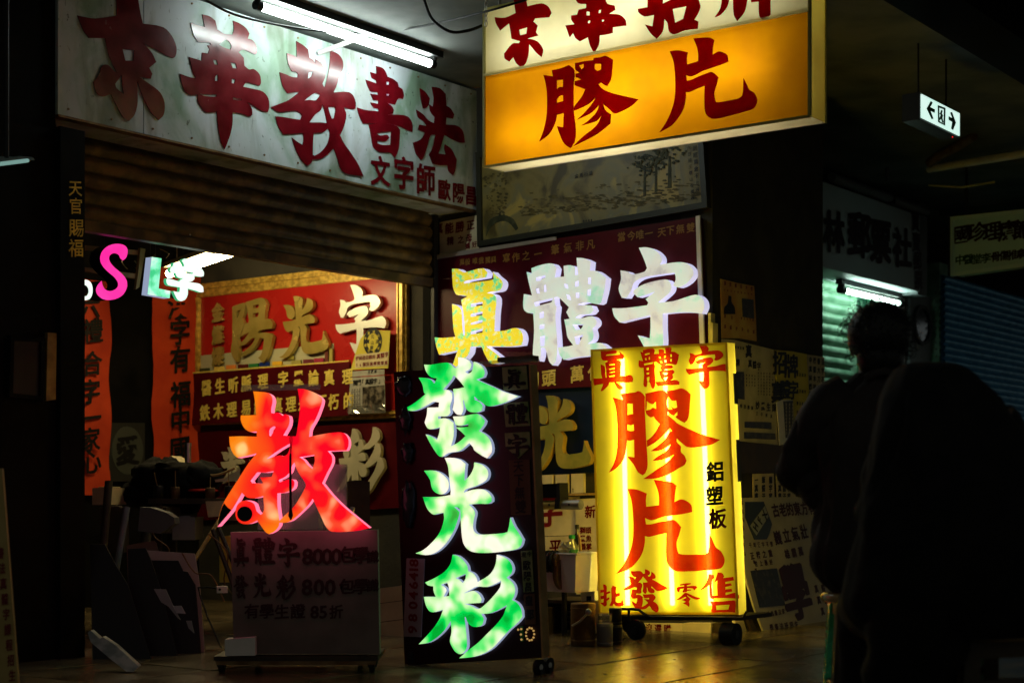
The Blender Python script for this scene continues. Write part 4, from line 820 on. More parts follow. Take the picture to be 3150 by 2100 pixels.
# white tape and red marks on its right side
sp = Pl(YS.w(*ya[1]).x, YS.w(*ya[1]).y, A); sp.n = Vector(YS.u)
for y0, y1, m in ((1145, 1240, 'dk'), (1350, 1480, 'dk')):
    if 'dk' not in M: M['dk'] = mat('dark_tape', (.10, .09, .03), .5)
    f0 = (1888 - y0) / 837; f1 = (1888 - y1) / 837
    pA = Vector(ya[1]).lerp(Vector(ya[2]), f0); pB = Vector(ya[1]).lerp(Vector(ya[2]), f1)
    mb = MB(); mb.hexa([YS.w(pB.x + .001, pB.y, -.05), YS.w(pB.x + .001, pB.y, -YD), YS.w(pA.x + .001, pA.y, -YD), YS.w(pA.x + .001, pA.y, -.05), YS.w(pB.x + .004, pB.y, -.05), YS.w(pB.x + .004, pB.y, -YD), YS.w(pA.x + .004, pA.y, -YD), YS.w(pA.x + .004, pA.y, -.05)]); ys.part('tape_patch', mb, M[m])
# cart: rail, handle, wheels
mb = MB(); mb.quad(YS, [(1850, 1905), (2290, 1906), (2292, 1893), (1850, 1892)], -.30, .03); ys.part('platform', mb, M['iron'])
mb = MB(); yy = YS.off(.05); mb.tube([yy.pw(1885, 1872), yy.pw(1945, 1872), yy.pw(1965, 1874), yy.pw(1980, 1886), yy.pw(2000, 1897), yy.pw(2285, 1900), yy.pw(2297, 1880)], .008, 8); mb.tube([yy.pw(1934, 1872), yy.pw(1935, 1910)], .007, 8); ys.part('handle', mb, M['iron'])
mb = MB(); mb.tube([YS.off(.04).pw(1888, 1872), YS.off(.04).pw(1888, 1915)], .014, 12); ys.part('handle_socket', mb, M['iron'])
for x, y, d, R, wd in ((1957, 1950, .05, .055, .014), (2247, 1950, .0, .058, .024), (1935, 1925, -.1, .035, .012)):
    c = YS.off(d).pw(x, y); c.z = max(R, c.z) if R > .04 else c.z; c.z = R if R > .04 else c.z
    mb = MB(); mb.tube([c - YS.n * wd if x < 2000 else c - YS.u * wd * 1.6, c + YS.n * wd if x < 2000 else c + YS.u * wd * 1.6], R, 22); wh = ys.part('wheel', mb, M['rubber'])
    mb = MB(); dd = YS.n if x < 2000 else YS.u; mb.tube([c - dd * (wd * 1.7), c + dd * (wd * 1.7)], R * .35, 12); ys.part('hub', mb, M['iron'], parent=wh)
    mb = MB(); mb.tube([c + Vector((0, 0, .0)), Vector((c.x, c.y, YS.st(1957, 1905)[1]))], .011, 8); ys.part('fork', mb, M['iron'])

# blue board letter, and others that reuse traced characters
mb = MB(); mb.prism(PB, reuse('guang', PB, (780, 190, 1790, 1415), Z5), .045, .085, 0, 1)
bb.part('letter', mb, [mat('mustard_face', (.36, .30, .07), .3, c2=(.22, .22, .05), scale=7), mat('mustard_rim', (.5, .33, .05), .4)])

# ---------------------------------------------------------------- inside the shop: gilt frame
ZI = (600, 780, .33159)
gf = Thing('gilt_framed_sign', 'gilt framed red sign with brass and silver raised characters inside the shop', 'framed sign', PB.pw(930, 1300))
L0, R0 = PB.st(614, 1100)[0], PB.st(1262, 1100)[0]
tb = (PB.st(621, 1313)[1] + PB.st(1214, 1281)[1]) / 2; tt = (PB.st(628, 876)[1] + PB.st(990, 832)[1]) / 2
mb = MB(); mb.bar(PB, L0 + .04, R0 - .04, tb + .03, tt - .05, .004, .03); gf.part('panel', mb, M['crimson'])
for n_i, (x0, x1, t0_, t1_) in enumerate(((L0, R0, tt - .10, tt), (L0, R0, tb, tb + .05), (L0, L0 + .05, tb + .051, tt - .101), (R0 - .08, R0, tb + .051, tt - .101))):
    mb = MB(); h = n_i < 2
    if h:
        mb.bar(PB, x0, x1, t0_, t1_, .004, .04); mb.bar(PB, x0, x1, t0_ + (t1_ - t0_) * .55, t0_ + (t1_ - t0_) * .8, .041, .065); mb.bar(PB, x0 + .02, x1 - .02, t0_ + .004, t0_ + (t1_ - t0_) * .2, .041, .052)
    else:
        mb.bar(PB, x0, x1, t0_, t1_, .004, .04); mb.bar(PB, x0 + (x1 - x0) * .5, x0 + (x1 - x0) * .8, t0_, t1_, .041, .065); mb.bar(PB, x0 + .004, x0 + (x1 - x0) * .18, t0_, t1_, .041, .052)
    gf.part('frame_bar', mb, M['gold'])
mb = MB()
n = int((R0 - L0) / .022)
for i in range(n):
    for t_, r_ in ((tt - .026, .008), (tb + .012, .006)):
        p = PB.w(L0 + (i + .5) * .022, t_, .058 if t_ > tb + .1 else .045); mb.ball(p, (r_,) * 3, 6, 4)
for i in range(int((tt - tb) / .022)): mb.ball(PB.w(R0 - .012, tb + .02 + i * .021, .045), (.006,) * 3, 6, 4)
gf.part('beading', mb, M['gold'], kind='stuff')
mb = MB(); poly(mb, PB, [(60, 950), (430, 915), (850, 880), (1318, 835), (1322, 1000), (60, 1120)], ZI, .0305, .034, sm=False); gf.part('cream_strip', mb, mat('cream_strip', (.42, .40, .26), .35))
G_YANG = "C 345 490 400 470 450 455 462 475 455 540 435 600 455 650 430 720 410 770 385 745 400 830 405 920 385 1005 350 960 332 900 345 800 345 600 H 380 540 420 520 405 580 385 600 C 465 450 600 410 635 415 665 465 650 540 645 610 690 605 722 650 712 692 600 712 580 735 690 735 722 765 700 860 675 950 630 1012 585 965 610 940 630 870 640 790 600 780 560 860 500 920 415 960 440 920 520 850 560 780 520 790 470 840 412 860 420 830 460 790 500 730 440 760 415 778 435 730 462 650 495 640 500 610 495 600 485 520 H 535 480 590 470 590 500 535 510 H 535 555 590 545 585 585 530 592"
GFp = PB.off(.075)
for comps, m in ((trace('yang', ZI, GFp, G_YANG), 'brass'), (reuse('guang', GFp, (780, 385, 1240, 955), ZI), 'brass'), (reuse('zi', GFp, (1302, 280, 1772, 950), ZI), 'silver')):
    mb = MB(); mb.prism(GFp, comps, -.03, 0); gf.part('letter', mb, M[m])
for c, y in (('金', 545), ('燦', 750), ('爍', 950)):
    mb = MB(); put(mb, GFp, c, ZI[0] + 200 * ZI[2], ZI[1] + y * ZI[2], 165 * ZI[2], d0=-.03, d1=-.005, bold=.06, wx=.8); gf.part('letter', mb, M['brass'])
chips = [(135, 1085, 'c0', (.03, .04, .015)), (270, 1070, 'c1', (.7, .5, .1)), (380, 1055, 'c2', (.7, .22, .04)), (490, 1050, 'c3', (.08, .01, .01)), (590, 1043, 'c4', (.02, .16, .05)), (690, 1030, 'c5', (.01, .03, .2)), (808, 1022, 'c6', (.75, .42, .03)), (920, 970, 'c7', (.3, .26, .05)), (985, 1012, 'c8', (.32, .28, .08)), (1095, 1003, 'c9', (.14, .03, .04)), (1195, 993, 'c10', (.3, .03, .07))]
for x, y, k_, c in chips:
    mb = MB(); mb.quad(PB, [(ZI[0] + (x - 44) * ZI[2], ZI[1] + (y + 21) * ZI[2]), (ZI[0] + (x + 44) * ZI[2], ZI[1] + (y + 14) * ZI[2]), (ZI[0] + (x + 44) * ZI[2], ZI[1] + (y - 22) * ZI[2]), (ZI[0] + (x - 44) * ZI[2], ZI[1] + (y - 16) * ZI[2])], .042, .052)
    gf.part('colour_chip', mb, mat('chip_' + k_, c, .3))
for x, y, c in ((1270, 962, (.14, .04, .03)), (1312, 948, (.35, .3, .08))):
    mb = MB(); mb.quad(PB, [(ZI[0] + (x - 15) * ZI[2], ZI[1] + (y + 62) * ZI[2]), (ZI[0] + (x + 15) * ZI[2], ZI[1] + (y + 60) * ZI[2]), (ZI[0] + (x + 15) * ZI[2], ZI[1] + (y - 62) * ZI[2]), (ZI[0] + (x - 15) * ZI[2], ZI[1] + (y - 60) * ZI[2])], .042, .056)
    gf.part('colour_chip', mb, mat('chip_v%d' % x, c, .3))
# red text board over the frame
tbd = Thing('motto_board', 'dark red board with two rows of yellow characters below the gilt framed sign', 'signboard', PB.pw(860, 1290))
mb = MB(); mb.quad(PB, [(616, 1308), (1104, 1278), (1101, 1116), (616, 1153)], .07, .085); tbd.part('board', mb, M['maroon'])
mb = MB(); mb.quad(PB, [(616, 1151), (1101, 1114), (1101, 1110), (616, 1147)], .07, .09); tbd.part('top_edge', mb, M['ylet'])
for s in ((('醫', 110, 1245), ('生', 235, 1228), ('听', 360, 1218), ('脈', 480, 1200), ('理', 635, 1185), ('字', 822, 1165), ('墨', 965, 1155), ('論', 1105, 1152), ('真', 1250, 1148), ('理', 1420, 1140)),
          (('鉄', 95, 1475), ('木', 220, 1460), ('理', 345, 1445), ('易', 475, 1428), ('經', 600, 1415), ('真', 770, 1405), ('理', 895, 1395), ('永', 1010, 1390), ('不', 1180, 1378), ('朽', 1290, 1372), ('的', 1430, 1362))):
    for c, x, y in s:
        mb = MB(); put(mb, PB.off(.085), c, ZI[0] + x * ZI[2], ZI[1] + y * ZI[2], 142 * ZI[2], d0=.0, d1=.006, bold=.03, wx=.88); tbd.part('letter', mb, M['ylet'])
# yellow seal card and newspaper cuttings
sc_ = Thing('seal_card', 'bright yellow card with a round seal stamp beside the silver character', 'card', PB.pw(1180, 1130))
mb = MB(); poly(mb, PB, [(1700, 715), (1895, 725), (1875, 1070), (1530, 1085), (1565, 960), (1620, 800)], ZI, .088, .092, sm=False); sc_.part('card', mb, M['ypaper'])
mb = MB(); cc = [PB.st(ZI[0] + 1735 * ZI[2], ZI[1] + 828 * ZI[2])][0]
e1 = abs(PB.st(ZI[0] + 1822 * ZI[2], 1055)[0] - cc[0]); e2 = .085
ring = [[(cc[0] + e1 * r * math.cos(a), cc[1] + e1 * 1.12 * r * math.sin(a)) for a in [2 * math.pi * k / 28 for k in range(28)]] for r in (1, .62)]
mb.prism(PB, [ring], .0925, .0935); sc_.part('seal_ring', mb, M['ink'])
mb = MB()
for k, c in enumerate('元光明日體字寶國山'): put(mb, PB, c, ZI[0] + (1735 + 70 * math.cos(k * .698)) * ZI[2], ZI[1] + (828 + 92 * math.sin(k * .698)) * ZI[2], 26 * ZI[2], d0=.095)
sc_.part('lettering', mb, M['ypaper'])
mb = MB()
for c, x, y in (('元', 1732, 780), ('寶', 1690, 825), ('流', 1775, 825), ('銀', 1725, 880), ('山', 1730, 835)): put(mb, PB, c, ZI[0] + x * ZI[2], ZI[1] + y * ZI[2], 38 * ZI[2], d0=.0925)
sc_.part('lettering', mb, M['ink'])
mb = MB(); poly(mb, PB, [(1572, 945), (1885, 915), (1875, 1045), (1575, 1068)], ZI, .0925, .0945, sm=False); sc_.part('label', mb, M['paper'])
mb = MB(); line(mb, PB, '從前造白銀用', (1595, 980), (1745, 965), 38, ZI, d0=.0955); line(mb, PB, '真體字', (1790, 960), (1865, 945), 44, ZI, d0=.0955, bold=.05); line(mb, PB, '56個民族齊齊寫真', (1590, 1040), (1860, 1020), 36, ZI, d0=.0955); sc_.part('lettering', mb, M['dred'])
for nm_, pts, txt, lab in (('newspaper_cutting', [(1525, 1100), (1840, 1078), (1840, 1130), (1525, 1150)], (('文匯報', (1700, 1105), (1760, 1100), 30),), 'narrow strip of newspaper masthead pinned under the yellow seal card'),
                         ('newspaper_cutting', [(1525, 1158), (1842, 1138), (1850, 1480), (1505, 1492)], (('獨門「真體字」', (1570, 1205), (1795, 1185), 50),), 'newspaper cutting with a dark street photo in a clear sleeve')):
    t_ = Thing(nm_, lab, 'newspaper', PB.pw(1150, 1180)); mb = MB(); poly(mb, PB, pts, ZI, .088, .091, sm=False); t_.part('sheet', mb, mat('newsprint', (.30, .29, .26), .7, c2=(.38, .37, .33), scale=20))
    mb = MB()
    for s_, a_, b_, h_ in txt: line(mb, PB, s_, a_, b_, h_, ZI, d0=.0925)
    if nm_ and len(pts) and pts[0][1] > 1150:
        for r_ in range(9): line(mb, PB, '的書法家歐陽'[:4 + r_ % 2], (1545, 1270 + r_ * 19), (1615, 1264 + r_ * 19), 14, ZI, d0=.0925)
    t_.part('lettering', mb, M['ink'])
    if pts[0][1] > 1150:
        mb = MB(); poly(mb, PB, [(1640, 1245), (1840, 1225), (1845, 1470), (1640, 1440)], ZI, .0925, .0935, sm=False); t_.part('photo', mb, mat('street_photo', (.03, .025, .02), .3, c2=(.22, .19, .15), scale=22, lo=.45, hi=.65))
        mb = MB(); rr = random.Random(4)
        vs = []; 
        for i in range(13):
            for j in range(4): vs.append(PB.pw(ZI[0] + (1505 + i * 29) * ZI[2], ZI[1] + (1415 + j * 24 - i * .8) * ZI[2], .097 + rr.uniform(0, .010)))
        mb.add(vs, [(i * 4 + j, (i + 1) * 4 + j, (i + 1) * 4 + j + 1, i * 4 + j + 1) for i in range(12) for j in range(3)]); t_.part('plastic_sleeve', mb, sheet('crinkled_film', (.8, .8, .75), .7, .35))
# board below the frame with big beige characters
db = Thing('lower_board', 'dark maroon board with large beige characters low on the shop wall', 'signboard', PB.pw(920, 1560))
mb = MB(); mb.quad(PB, [(616, 1600), (1245, 1560), (1245, 1296), (616, 1330)], .004, .03); db.part('board', mb, M['maroon'])
for nm, bx in (('cai', (1305, 470, 1725, 1095)), ('guang', (270, 640, 560, 960))):
    mb = MB(); mb.prism(PB, reuse(nm, PB, bx, ZT), .045, .075); db.part('letter', mb, M['beige'])
# red banners on the back wall
def ban(x0, x1, y0, y1, lab):
    t_ = Thing('paper_banner', lab, 'banner', PW.pw((x0 + x1) / 2, y1), 'red paper banners on the back wall')
    a0, a1 = PW.st(x0, 1200)[0], PW.st(x1, 1200)[0]; xm = (x0 + x1) / 2; ta, tb_ = PW.st(xm, y1)[1], PW.st(xm, y0)[1]
    NX, NZ = 6, 22; vs = []; rr = random.Random(int(x0))
    for j in range(NZ + 1):
        for i in range(NX + 1):
            vs.append(PW.w(a0 + (a1 - a0) * i / NX + .004 * math.sin(j * .9), ta + (tb_ - ta) * j / NZ, .03 + .012 * math.sin(j * .7 + i * .4) + rr.uniform(-.003, .003)))
    mb = MB(); mb.add(vs, [(j * (NX + 1) + i, j * (NX + 1) + i + 1, (j + 1) * (NX + 1) + i + 1, (j + 1) * (NX + 1) + i) for j in range(NZ) for i in range(NX)], 0, True)
    t_.part('paper', mb, M['banner']); return t_
b1 = ban(461, 619, 830, 1430, 'wide orange red paper banner reading down beside the gilt framed sign')
mb = MB()
for c, x, y in (('漢', 398, 703), ('字', 402, 763), ('有', 402, 826), ('福', 403, 905), ('中', 403, 965), ('國', 402, 1032)): put(mb, PW, c, x * K, y * K, 58 * K, d0=.055, bold=.03, slant=.15)
b1.part('lettering', mb, M['ink'])
b2 = ban(200, 331, 860, 1522, 'narrow orange red paper banner partly hidden by the black door post')
mb = MB()
for c, x, y in (('六', 195, 705), ('禮', 202, 760), ('合', 200, 835), ('字', 196, 900), ('一', 198, 960), ('家', 196, 1010), ('心', 198, 1060)): put(mb, PW, c, x * K, y * K, 54 * K, d0=.055, bold=.03, slant=.15)
b2.part('lettering', mb, M['ink'])
# dark panel with round character between them
dp = Thing('round_character_panel', 'dark panel with a faint round character between the two red banners', 'panel', PW.pw(385, 1470))
mb = MB(); mb.quad(PW, [(330, 1480), (440, 1480), (440, 1300), (330, 1300)], .004, .02); dp.part('panel', mb, mat('dark_panel', (.02, .02, .018), .5))
mb = MB(); cc = PW.st(386, 1385); mb.prism(PW, [[[(cc[0] + .14 * math.cos(a), cc[1] + .17 * math.sin(a)) for a in [k * .2244 for k in range(28)]]]], .021, .024); dp.part('disc', mb, mat('grey_disc', (.05, .055, .045), .5))
mb = MB(); put(mb, PW, '愛', 386, 1385, 85, d0=.026, bold=.06); dp.part('letter', mb, M['ink'])

# interior strip lamp
i0, i1 = P(520, 842, 10.4), P(735, 790, 9.65)
i1 = i0 + (i1 - i0).normalized() * 1.15; i1.z = i0.z + .05
il = Thing('shop_strip_light', 'warm fluorescent strip light hanging inside the shop behind the lit letters', 'strip light', (i0 + i1) / 2)
mb = MB(); mb.tube([i0, i1], .025, 16); il.part('tube', mb, M['tubeW'])
di = (i1 - i0).normalized(); ni = Vector((-di.y, di.x, 0)).normalized()
mb = MB(); beam(mb, i0 - di * .03, i1 + di * .03, .03, .045, .075, ni); il.part('housing', mb, mat('dusty_enamel', (.16, .15, .11), .6))
mb = MB()
for f in (.1, .9):
    p = i0.lerp(i1, f); mb.tube([p + Vector((0, 0, .075)), Vector((p.x, p.y, 2.62))], .004, 5)
il.part('hanging_wire', mb, M['steel'])
# hanging lit letters
ZS = (250, 700, .2551); HP = SA.off(-.52)
T_S = "C 500 395 470 370 455 335 420 312 380 312 345 335 335 375 350 420 400 480 460 530 520 590 550 650 550 720 510 800 440 850 350 872 270 865 215 830 185 790 178 740 200 690 245 640 260 700 290 745 340 765 400 750 440 710 440 660 400 600 330 540 270 480 235 420 228 360 250 290 310 230 390 200 460 197 520 215 555 255 558 310 535 370"
T_L = "C 850 355 968 372 932 735 1075 765 1065 850 800 805"
T_Z2 = "C 1110 425 1160 445 1215 465 1240 470 1235 440 1212 400 1240 376 1290 385 1330 420 1342 470 1400 475 1455 500 1480 545 1475 585 1440 592 1365 580 1365 620 1330 650 1290 657 1360 665 1430 680 1470 715 1475 775 1440 780 1380 760 1285 735 1285 800 1260 860 1210 885 1165 870 1135 820 1110 765 1150 775 1185 775 1190 720 1100 705 1045 690 1025 650 1030 612 1080 620 1180 650 1195 632 1230 612 1175 605 1145 580 1135 548 1090 555 1068 520 1080 480 1105 460 H 1165 520 1230 525 1350 545 1340 558 1250 545 1170 532"
T_O = "C -30 625 38 628 80 635 120 670 137 740 130 810 100 860 50 875 -10 872 -70 820 -85 740 -70 660 H 20 690 60 700 85 740 85 790 60 825 30 822 -10 800 -25 745 -15 705"
for nm, tx, m, ms_, dd, lab in (('hanging_letter', T_S, 'pink', 'black', .09, 'glowing pink letter S with black sides hanging in the shop opening'),
                                ('hanging_letter', T_L, 'mintL', 'rimB', .05, 'glowing mottled green letter L hanging in the shop opening'),
                                ('hanging_letter', T_Z2, 'whiteL', 'rimG', .022, 'glowing white green-edged character hanging beside the letter L'),
                                ('hanging_letter', T_O, 'whiteL', 'steel', .05, 'glowing white rounded letter half hidden behind the door post')):
    t_ = Thing(nm, lab, 'light letter', HP.pw(*{T_S: (345, 920), T_L: (480, 905), T_Z2: (560, 920), T_O: (260, 920)}[tx]), 'lit letters hanging in the shop opening')
    mb = MB(); mb.prism(HP, trace('x', ZS, HP, tx, store=False), -dd, 0, 0, 1); t_.part('face', mb, [M[m], M[ms_]])
    mb = MB(); cx_ = {T_S: (330, 770), T_L: (480, 800), T_Z2: (575, 800), T_O: (255, 860)}[tx]
    for o_ in (-8, 8):
        p = HP.pw(cx_[0] + o_, cx_[1], -dd / 2); mb.tube([p, Vector((p.x, p.y, 2.63))], .0015, 4)
    t_.part('hanging_wire', mb, M['rubber'])
HW = SA.off(-.66)
bt = Thing('wood_batten', 'splintered pale wooden cross batten hanging between the letters S and L', 'batten', HW.pw(430, 890))
mb = MB(); poly(mb, HW, [(715, 245), (775, 260), (700, 718), (658, 745), (690, 520)], ZS, -.02, 0, sm=False); bt.part('upright', mb, M['wood'])
mb = MB(); poly(mb, HW, [(48, 205), (775, 275), (772, 325), (48, 262)], ZS, -.045, -.022, sm=False); bt.part('rail', mb, M['wood'])
mb = MB(); poly(mb, HW, [(48, 470), (745, 560), (742, 618), (48, 520)], ZS, -.045, -.022, sm=False); bt.part('rail', mb, M['wood'])
for k, pts in enumerate(([(1040, 300), (1000, 330), (960, 345), (900, 340)], [(1090, 240), (1150, 265), (1190, 300), (1160, 350)], [(780, 380), (830, 440), (800, 470)], [(620, 350), (640, 420), (700, 480)])):
    cable('wire', [HW.pw(ZS[0] + x * ZS[2], ZS[1] + y * ZS[2], -.1) for x, y in pts], .0025, ['thin kinked brown wire under the shop ceiling near the strip lamp', 'thin kinked wire with a copper end above the white lit character', 'thin looped wire between the batten and the letter L', 'thin drooping wire behind the batten'][k], 'wire', M['rust'])
# ---------------------------------------------------------------- things beside the yellow sign
ZC = (1600, 1400, .42076)
def zc(x, y): return (ZC[0] + x * ZC[2], ZC[1] + y * ZC[2])
for k, (pts, lab) in enumerate((([(100, 210), (194, 205), (194, 146), (100, 148)], 'small blank yellowish card, leftmost under the blue board'), ([(213, 210), (297, 205), (297, 142), (213, 145)], 'small yellowish card behind the black clamp, second under the blue board'),
                              ([(316, 281), (404, 277), (403, 139), (316, 142)], 'upright yellowish sample card with faint lines, third under the blue board'), ([(431, 277), (521, 272), (519, 132), (431, 136)], 'upright yellowish sample card next to the yellow standing sign'))):
    t_ = Thing('sample_card', lab, 'card', PB.pw(*zc((pts[0][0] + pts[1][0]) / 2, pts[0][1])), 'sample cards in a row under the blue board')
    mb = MB(); mb.quad(PB, [zc(*p) for p in pts], .06, .085); t_.part('card', mb, M['paper'])
    if k > 1:
        mb = MB(); line(mb, PB, '金石', (pts[0][0] + 14, pts[0][1] - 30), (pts[0][0] + 14, pts[0][1] - 14), 13, ZC, d0=.086); t_.part('lettering', mb, M['ink'])
mb = MB(); mb.quad(PB, [zc(60, 300), zc(560, 290), zc(560, 275), zc(60, 285)], .004, .09); solo('card_shelf', mb, M['wood'], 'narrow wooden ledge under the row of sample cards', 'shelf')
def board(name, lab, pts, d0, d1, m, txt=(), tm='dred', frame=ZC, cat='board', pl=PB):
    t_ = Thing(name, lab, cat, pl.pw(frame[0] + (pts[0][0] + pts[1][0]) / 2 * frame[2], frame[1] + pts[0][1] * frame[2]))
    mb = MB(); poly(mb, pl, pts, frame, d0, d1, sm=False); t_.part('sheet', mb, M[m])
    if txt:
        mb = MB()
        for c, x, y, h in txt: put(mb, pl, c, frame[0] + x * frame[2], frame[1] + y * frame[2], h * frame[2], d0=d1 + .0015, bold=.035)
        t_.part('lettering', mb, M[tm])
    return t_
board('character_board', 'cream board with the foot of a big brown character behind the steel pipe', [(100, 592), (450, 580), (450, 300), (100, 310)], .02, .04, 'paper', (('字', 245, 400, 230),), 'dred')
board('character_board', 'cream board with one red character behind the drinks bottles', [(100, 800), (450, 790), (450, 584), (100, 597)], .02, .045, 'paper', (('平', 290, 665, 105),), 'red')
board('menu_board', 'tall cream menu board with small red characters beside the yellow sign', [(457, 1010), (620, 1005), (600, 312), (452, 318)], .05, .07, 'paper', [('新', 560, 410, 90)] + [(c, x, y, 48) for c, x, y in (('獅', 505, 545), ('頭', 548, 545), ('墨', 507, 605), ('魚', 550, 605), ('鵝', 508, 663), ('掌', 551, 663), ('豬', 508, 718), ('牛', 551, 718), ('大', 548, 785), ('小', 548, 860))], 'red', cat='menu board')
PC = PB.off(.62)
pc = Thing('steel_pipe', 'short horizontal steel pipe with open end sticking out beside the green sign', 'pipe', PC.pw(*zc(290, 380)))
mb = MB(); mb.tube([PC.pw(*zc(20, 362)), PC.pw(*zc(310, 362))], .026, 16); pc.part('pipe', mb, M['brass'])
mb = MB(); mb.tube([PC.pw(*zc(300, 360)), PC.pw(*zc(446, 360))], .0275, 16); pc.part('pipe', mb, M['steel'])
mb = MB(); mb.tube([PC.pw(*zc(232, 360), .0265), PC.pw(*zc(232, 360), .028)], .007, 10); mb.tube([PC.pw(*zc(378, 360), .027), PC.pw(*zc(378, 360), .029)], .006, 10); pc.part('bolt_hole', mb, M['rubber'])
cl = Thing('clamp_box', 'black rectangular clamp box sitting on the steel pipe', 'clamp', PC.pw(*zc(220, 330)))
mb = MB(); mb.quad(PC, [zc(100, 312), zc(297, 308), zc(297, 206), zc(100, 215)], -.05, .03); cl.part('box', mb, M['black'])
mb = MB(); mb.quad(PC, [zc(292, 318), zc(318, 318), zc(312, 200), zc(292, 203)], -.05, .035); mb.quad(PC, [zc(280, 392), zc(312, 390), zc(322, 312), zc(285, 312)], -.04, .04); cl.part('bracket', mb, M['iron'])
# cart that carries the bin
PD = PB.off(.66)
def bx(name, lab, cat, pts, d0, d1, m, pl=None):
    mb = MB(); mb.quad(pl or PD, [zc(*p) for p in pts], d0, d1); return solo(name, mb, M[m] if isinstance(m, str) else m, lab, cat)
gY = PD.st(*zc(400, 1000))
def ztop(pl, x, y): return pl.st(*zc(x, y))[1]
t_ = Thing('tool_cabinet', 'low black tool cabinet carrying the white plastic bin', 'cabinet', PD.pw(*zc(390, 1380)))
a0, a1 = PD.st(*zc(160, 1000))[0], PD.st(*zc(560, 1000))[0]; tz = ztop(PD, 400, 1062)
mb = MB(); mb.bar(PD, a0, a1, .02, tz - .02, -.30, .0); t_.part('body', mb, M['black'])
mb = MB(); mb.bar(PD, a0 - .01, a1 + .01, tz - .018, tz, -.31, .015); t_.part('top_board', mb, M['dwood'])
for k in range(3):
    mb = MB(); mb.bar(PD, a0 + .02, a1 - .02, .06 + k * (tz - .1) / 3, .04 + (k + 1) * (tz - .1) / 3, .001, .008); dr = t_.part('drawer', mb, M['black'])
    mb = MB(); zz = .05 + (k + .5) * (tz - .1) / 3; mb.bar(PD, (a0 + a1) / 2 - .04, (a0 + a1) / 2 + .04, zz - .005, zz + .005, .009, .02); t_.part('handle', mb, M['iron'], parent=dr)
t_ = Thing('plastic_tray', 'off-white plastic tray with a square hole under the bin', 'tray', PD.pw(*zc(500, 1062)))
mb = MB(); mb.quad(PD, [zc(462, 1064), zc(560, 1058), zc(558, 992), zc(458, 994)], -.05, .02); t_.part('tray', mb, M['white'])
mb = MB(); mb.quad(PD, [zc(502, 1060), zc(536, 1058), zc(536, 1026), zc(502, 1026)], .021, .023); t_.part('hole', mb, M['rubber'])
bn = Thing('plastic_bin', 'tapered white plastic bin with rolled rim next to the yellow sign', 'bin', PD.pw(*zc(450, 1000)))
cB, cR = P(*zc(402, 990), 8.62), None
tB = P(*zc(400, 722), 8.62).z; b0 = cB.z - .01
def ringb(z, g):   # g = flare of the tapered wall
    o_ = Vector((cB.x, cB.y, z)) - av * g * .5 + bv * g * .5
    return [o_, o_ + av * (.21 + g), o_ + av * (.21 + g) - bv * (.26 + g), o_ - bv * (.26 + g)]
lo_, hi_ = ringb(b0, 0), ringb(tB, .03)
mb = MB(); mb.add(lo_ + hi_, [(0, 1, 5, 4), (1, 2, 6, 5), (2, 3, 7, 6), (3, 0, 4, 7), (0, 1, 2, 3)]); bn.part('body', mb, M['white'])
mb = MB(); mb.tube(hi_ + [hi_[0]], .008, 6, smooth=False); bn.part('rim', mb, M['white'])
def bottle(lab, x, y0, y1, r, m, cm, capf=.14, neck=.35, off=.62, tilt=0):
    pl = PB.off(off); b_ = pl.pw(*zc(x, y0)); top = pl.st(*zc(x, y1))[1]; b_.z -= .05; H_ = top - b_.z
    t_ = Thing('bottle', lab, 'bottle', b_)
    mb = MB(); mb.lathe(b_, [(0, 0), (r * .95, 0), (r, .02), (r, H_ * (1 - neck - capf)), (r * .95, H_ * (1 - neck * .8 - capf)), (r * .42, H_ * (1 - capf - .08)), (r * .4, H_ * (1 - capf))], 16); t_.part('body', mb, m)
    mb = MB(); mb.lathe(b_ + Vector((0, 0, H_ * (1 - capf))), [(r * .5, 0), (r * .52, H_ * capf * .9), (r * .45, H_ * capf), (0, H_ * capf)], 14); t_.part('cap', mb, cm)
    return t_, b_, H_
PETm = sheet('pet_plastic', (.8, .8, .65), .55, .2)
t_, b_, H_ = bottle('clear soft drink bottle with a green cap in the white bin', 378, 715, 580, .036, PETm, mat('green_cap', (.01, .22, .06), .4))
mb = MB(); mb.lathe(b_ + Vector((0, 0, H_ * .25)), [(.0365, 0), (.0365, H_ * .22)], 16); t_.part('label_band', mb, mat('green_label', (.05, .2, .05), .4))
bottle('slim dark glass bottle with black cap behind the green capped bottle', 416, 725, 505, .022, mat('dark_glass', (.05, .05, .02), .08, spec=.9, coat=.5), M['rubber'], capf=.12, neck=.3, off=.56)
mb = MB(); pl = PB.off(.58)
for x0, x1, y1 in ((452, 428, 560), (462, 436, 600), (447, 424, 575)): mb.tube([pl.pw(*zc(x0, 800)), pl.pw(*zc(x1, y1))], .004, 6)
o = solo('wooden_sticks', mb, M['wood'], 'thin pale sticks leaning in the bin beside the dark bottle', 'sticks'); o.name = 'stirring_stick'
rr = random.Random(8); c = PB.off(.64).pw(*zc(345, 690)); mb = MB()
mb.ball(c, (.05, .03, .045), 18, 12, fn=lambda d: 1 + .25 * noise.noise(d * 3.1) + .18 * noise.noise(d * 9)); 
for i in range(len(mb.sm)): mb.sm[i] = False
solo('plastic_bag', mb, sheet('crumpled_bag', (.8, .75, .55), .4, .35), 'crumpled clear plastic bag on top of the bin', 'bag')
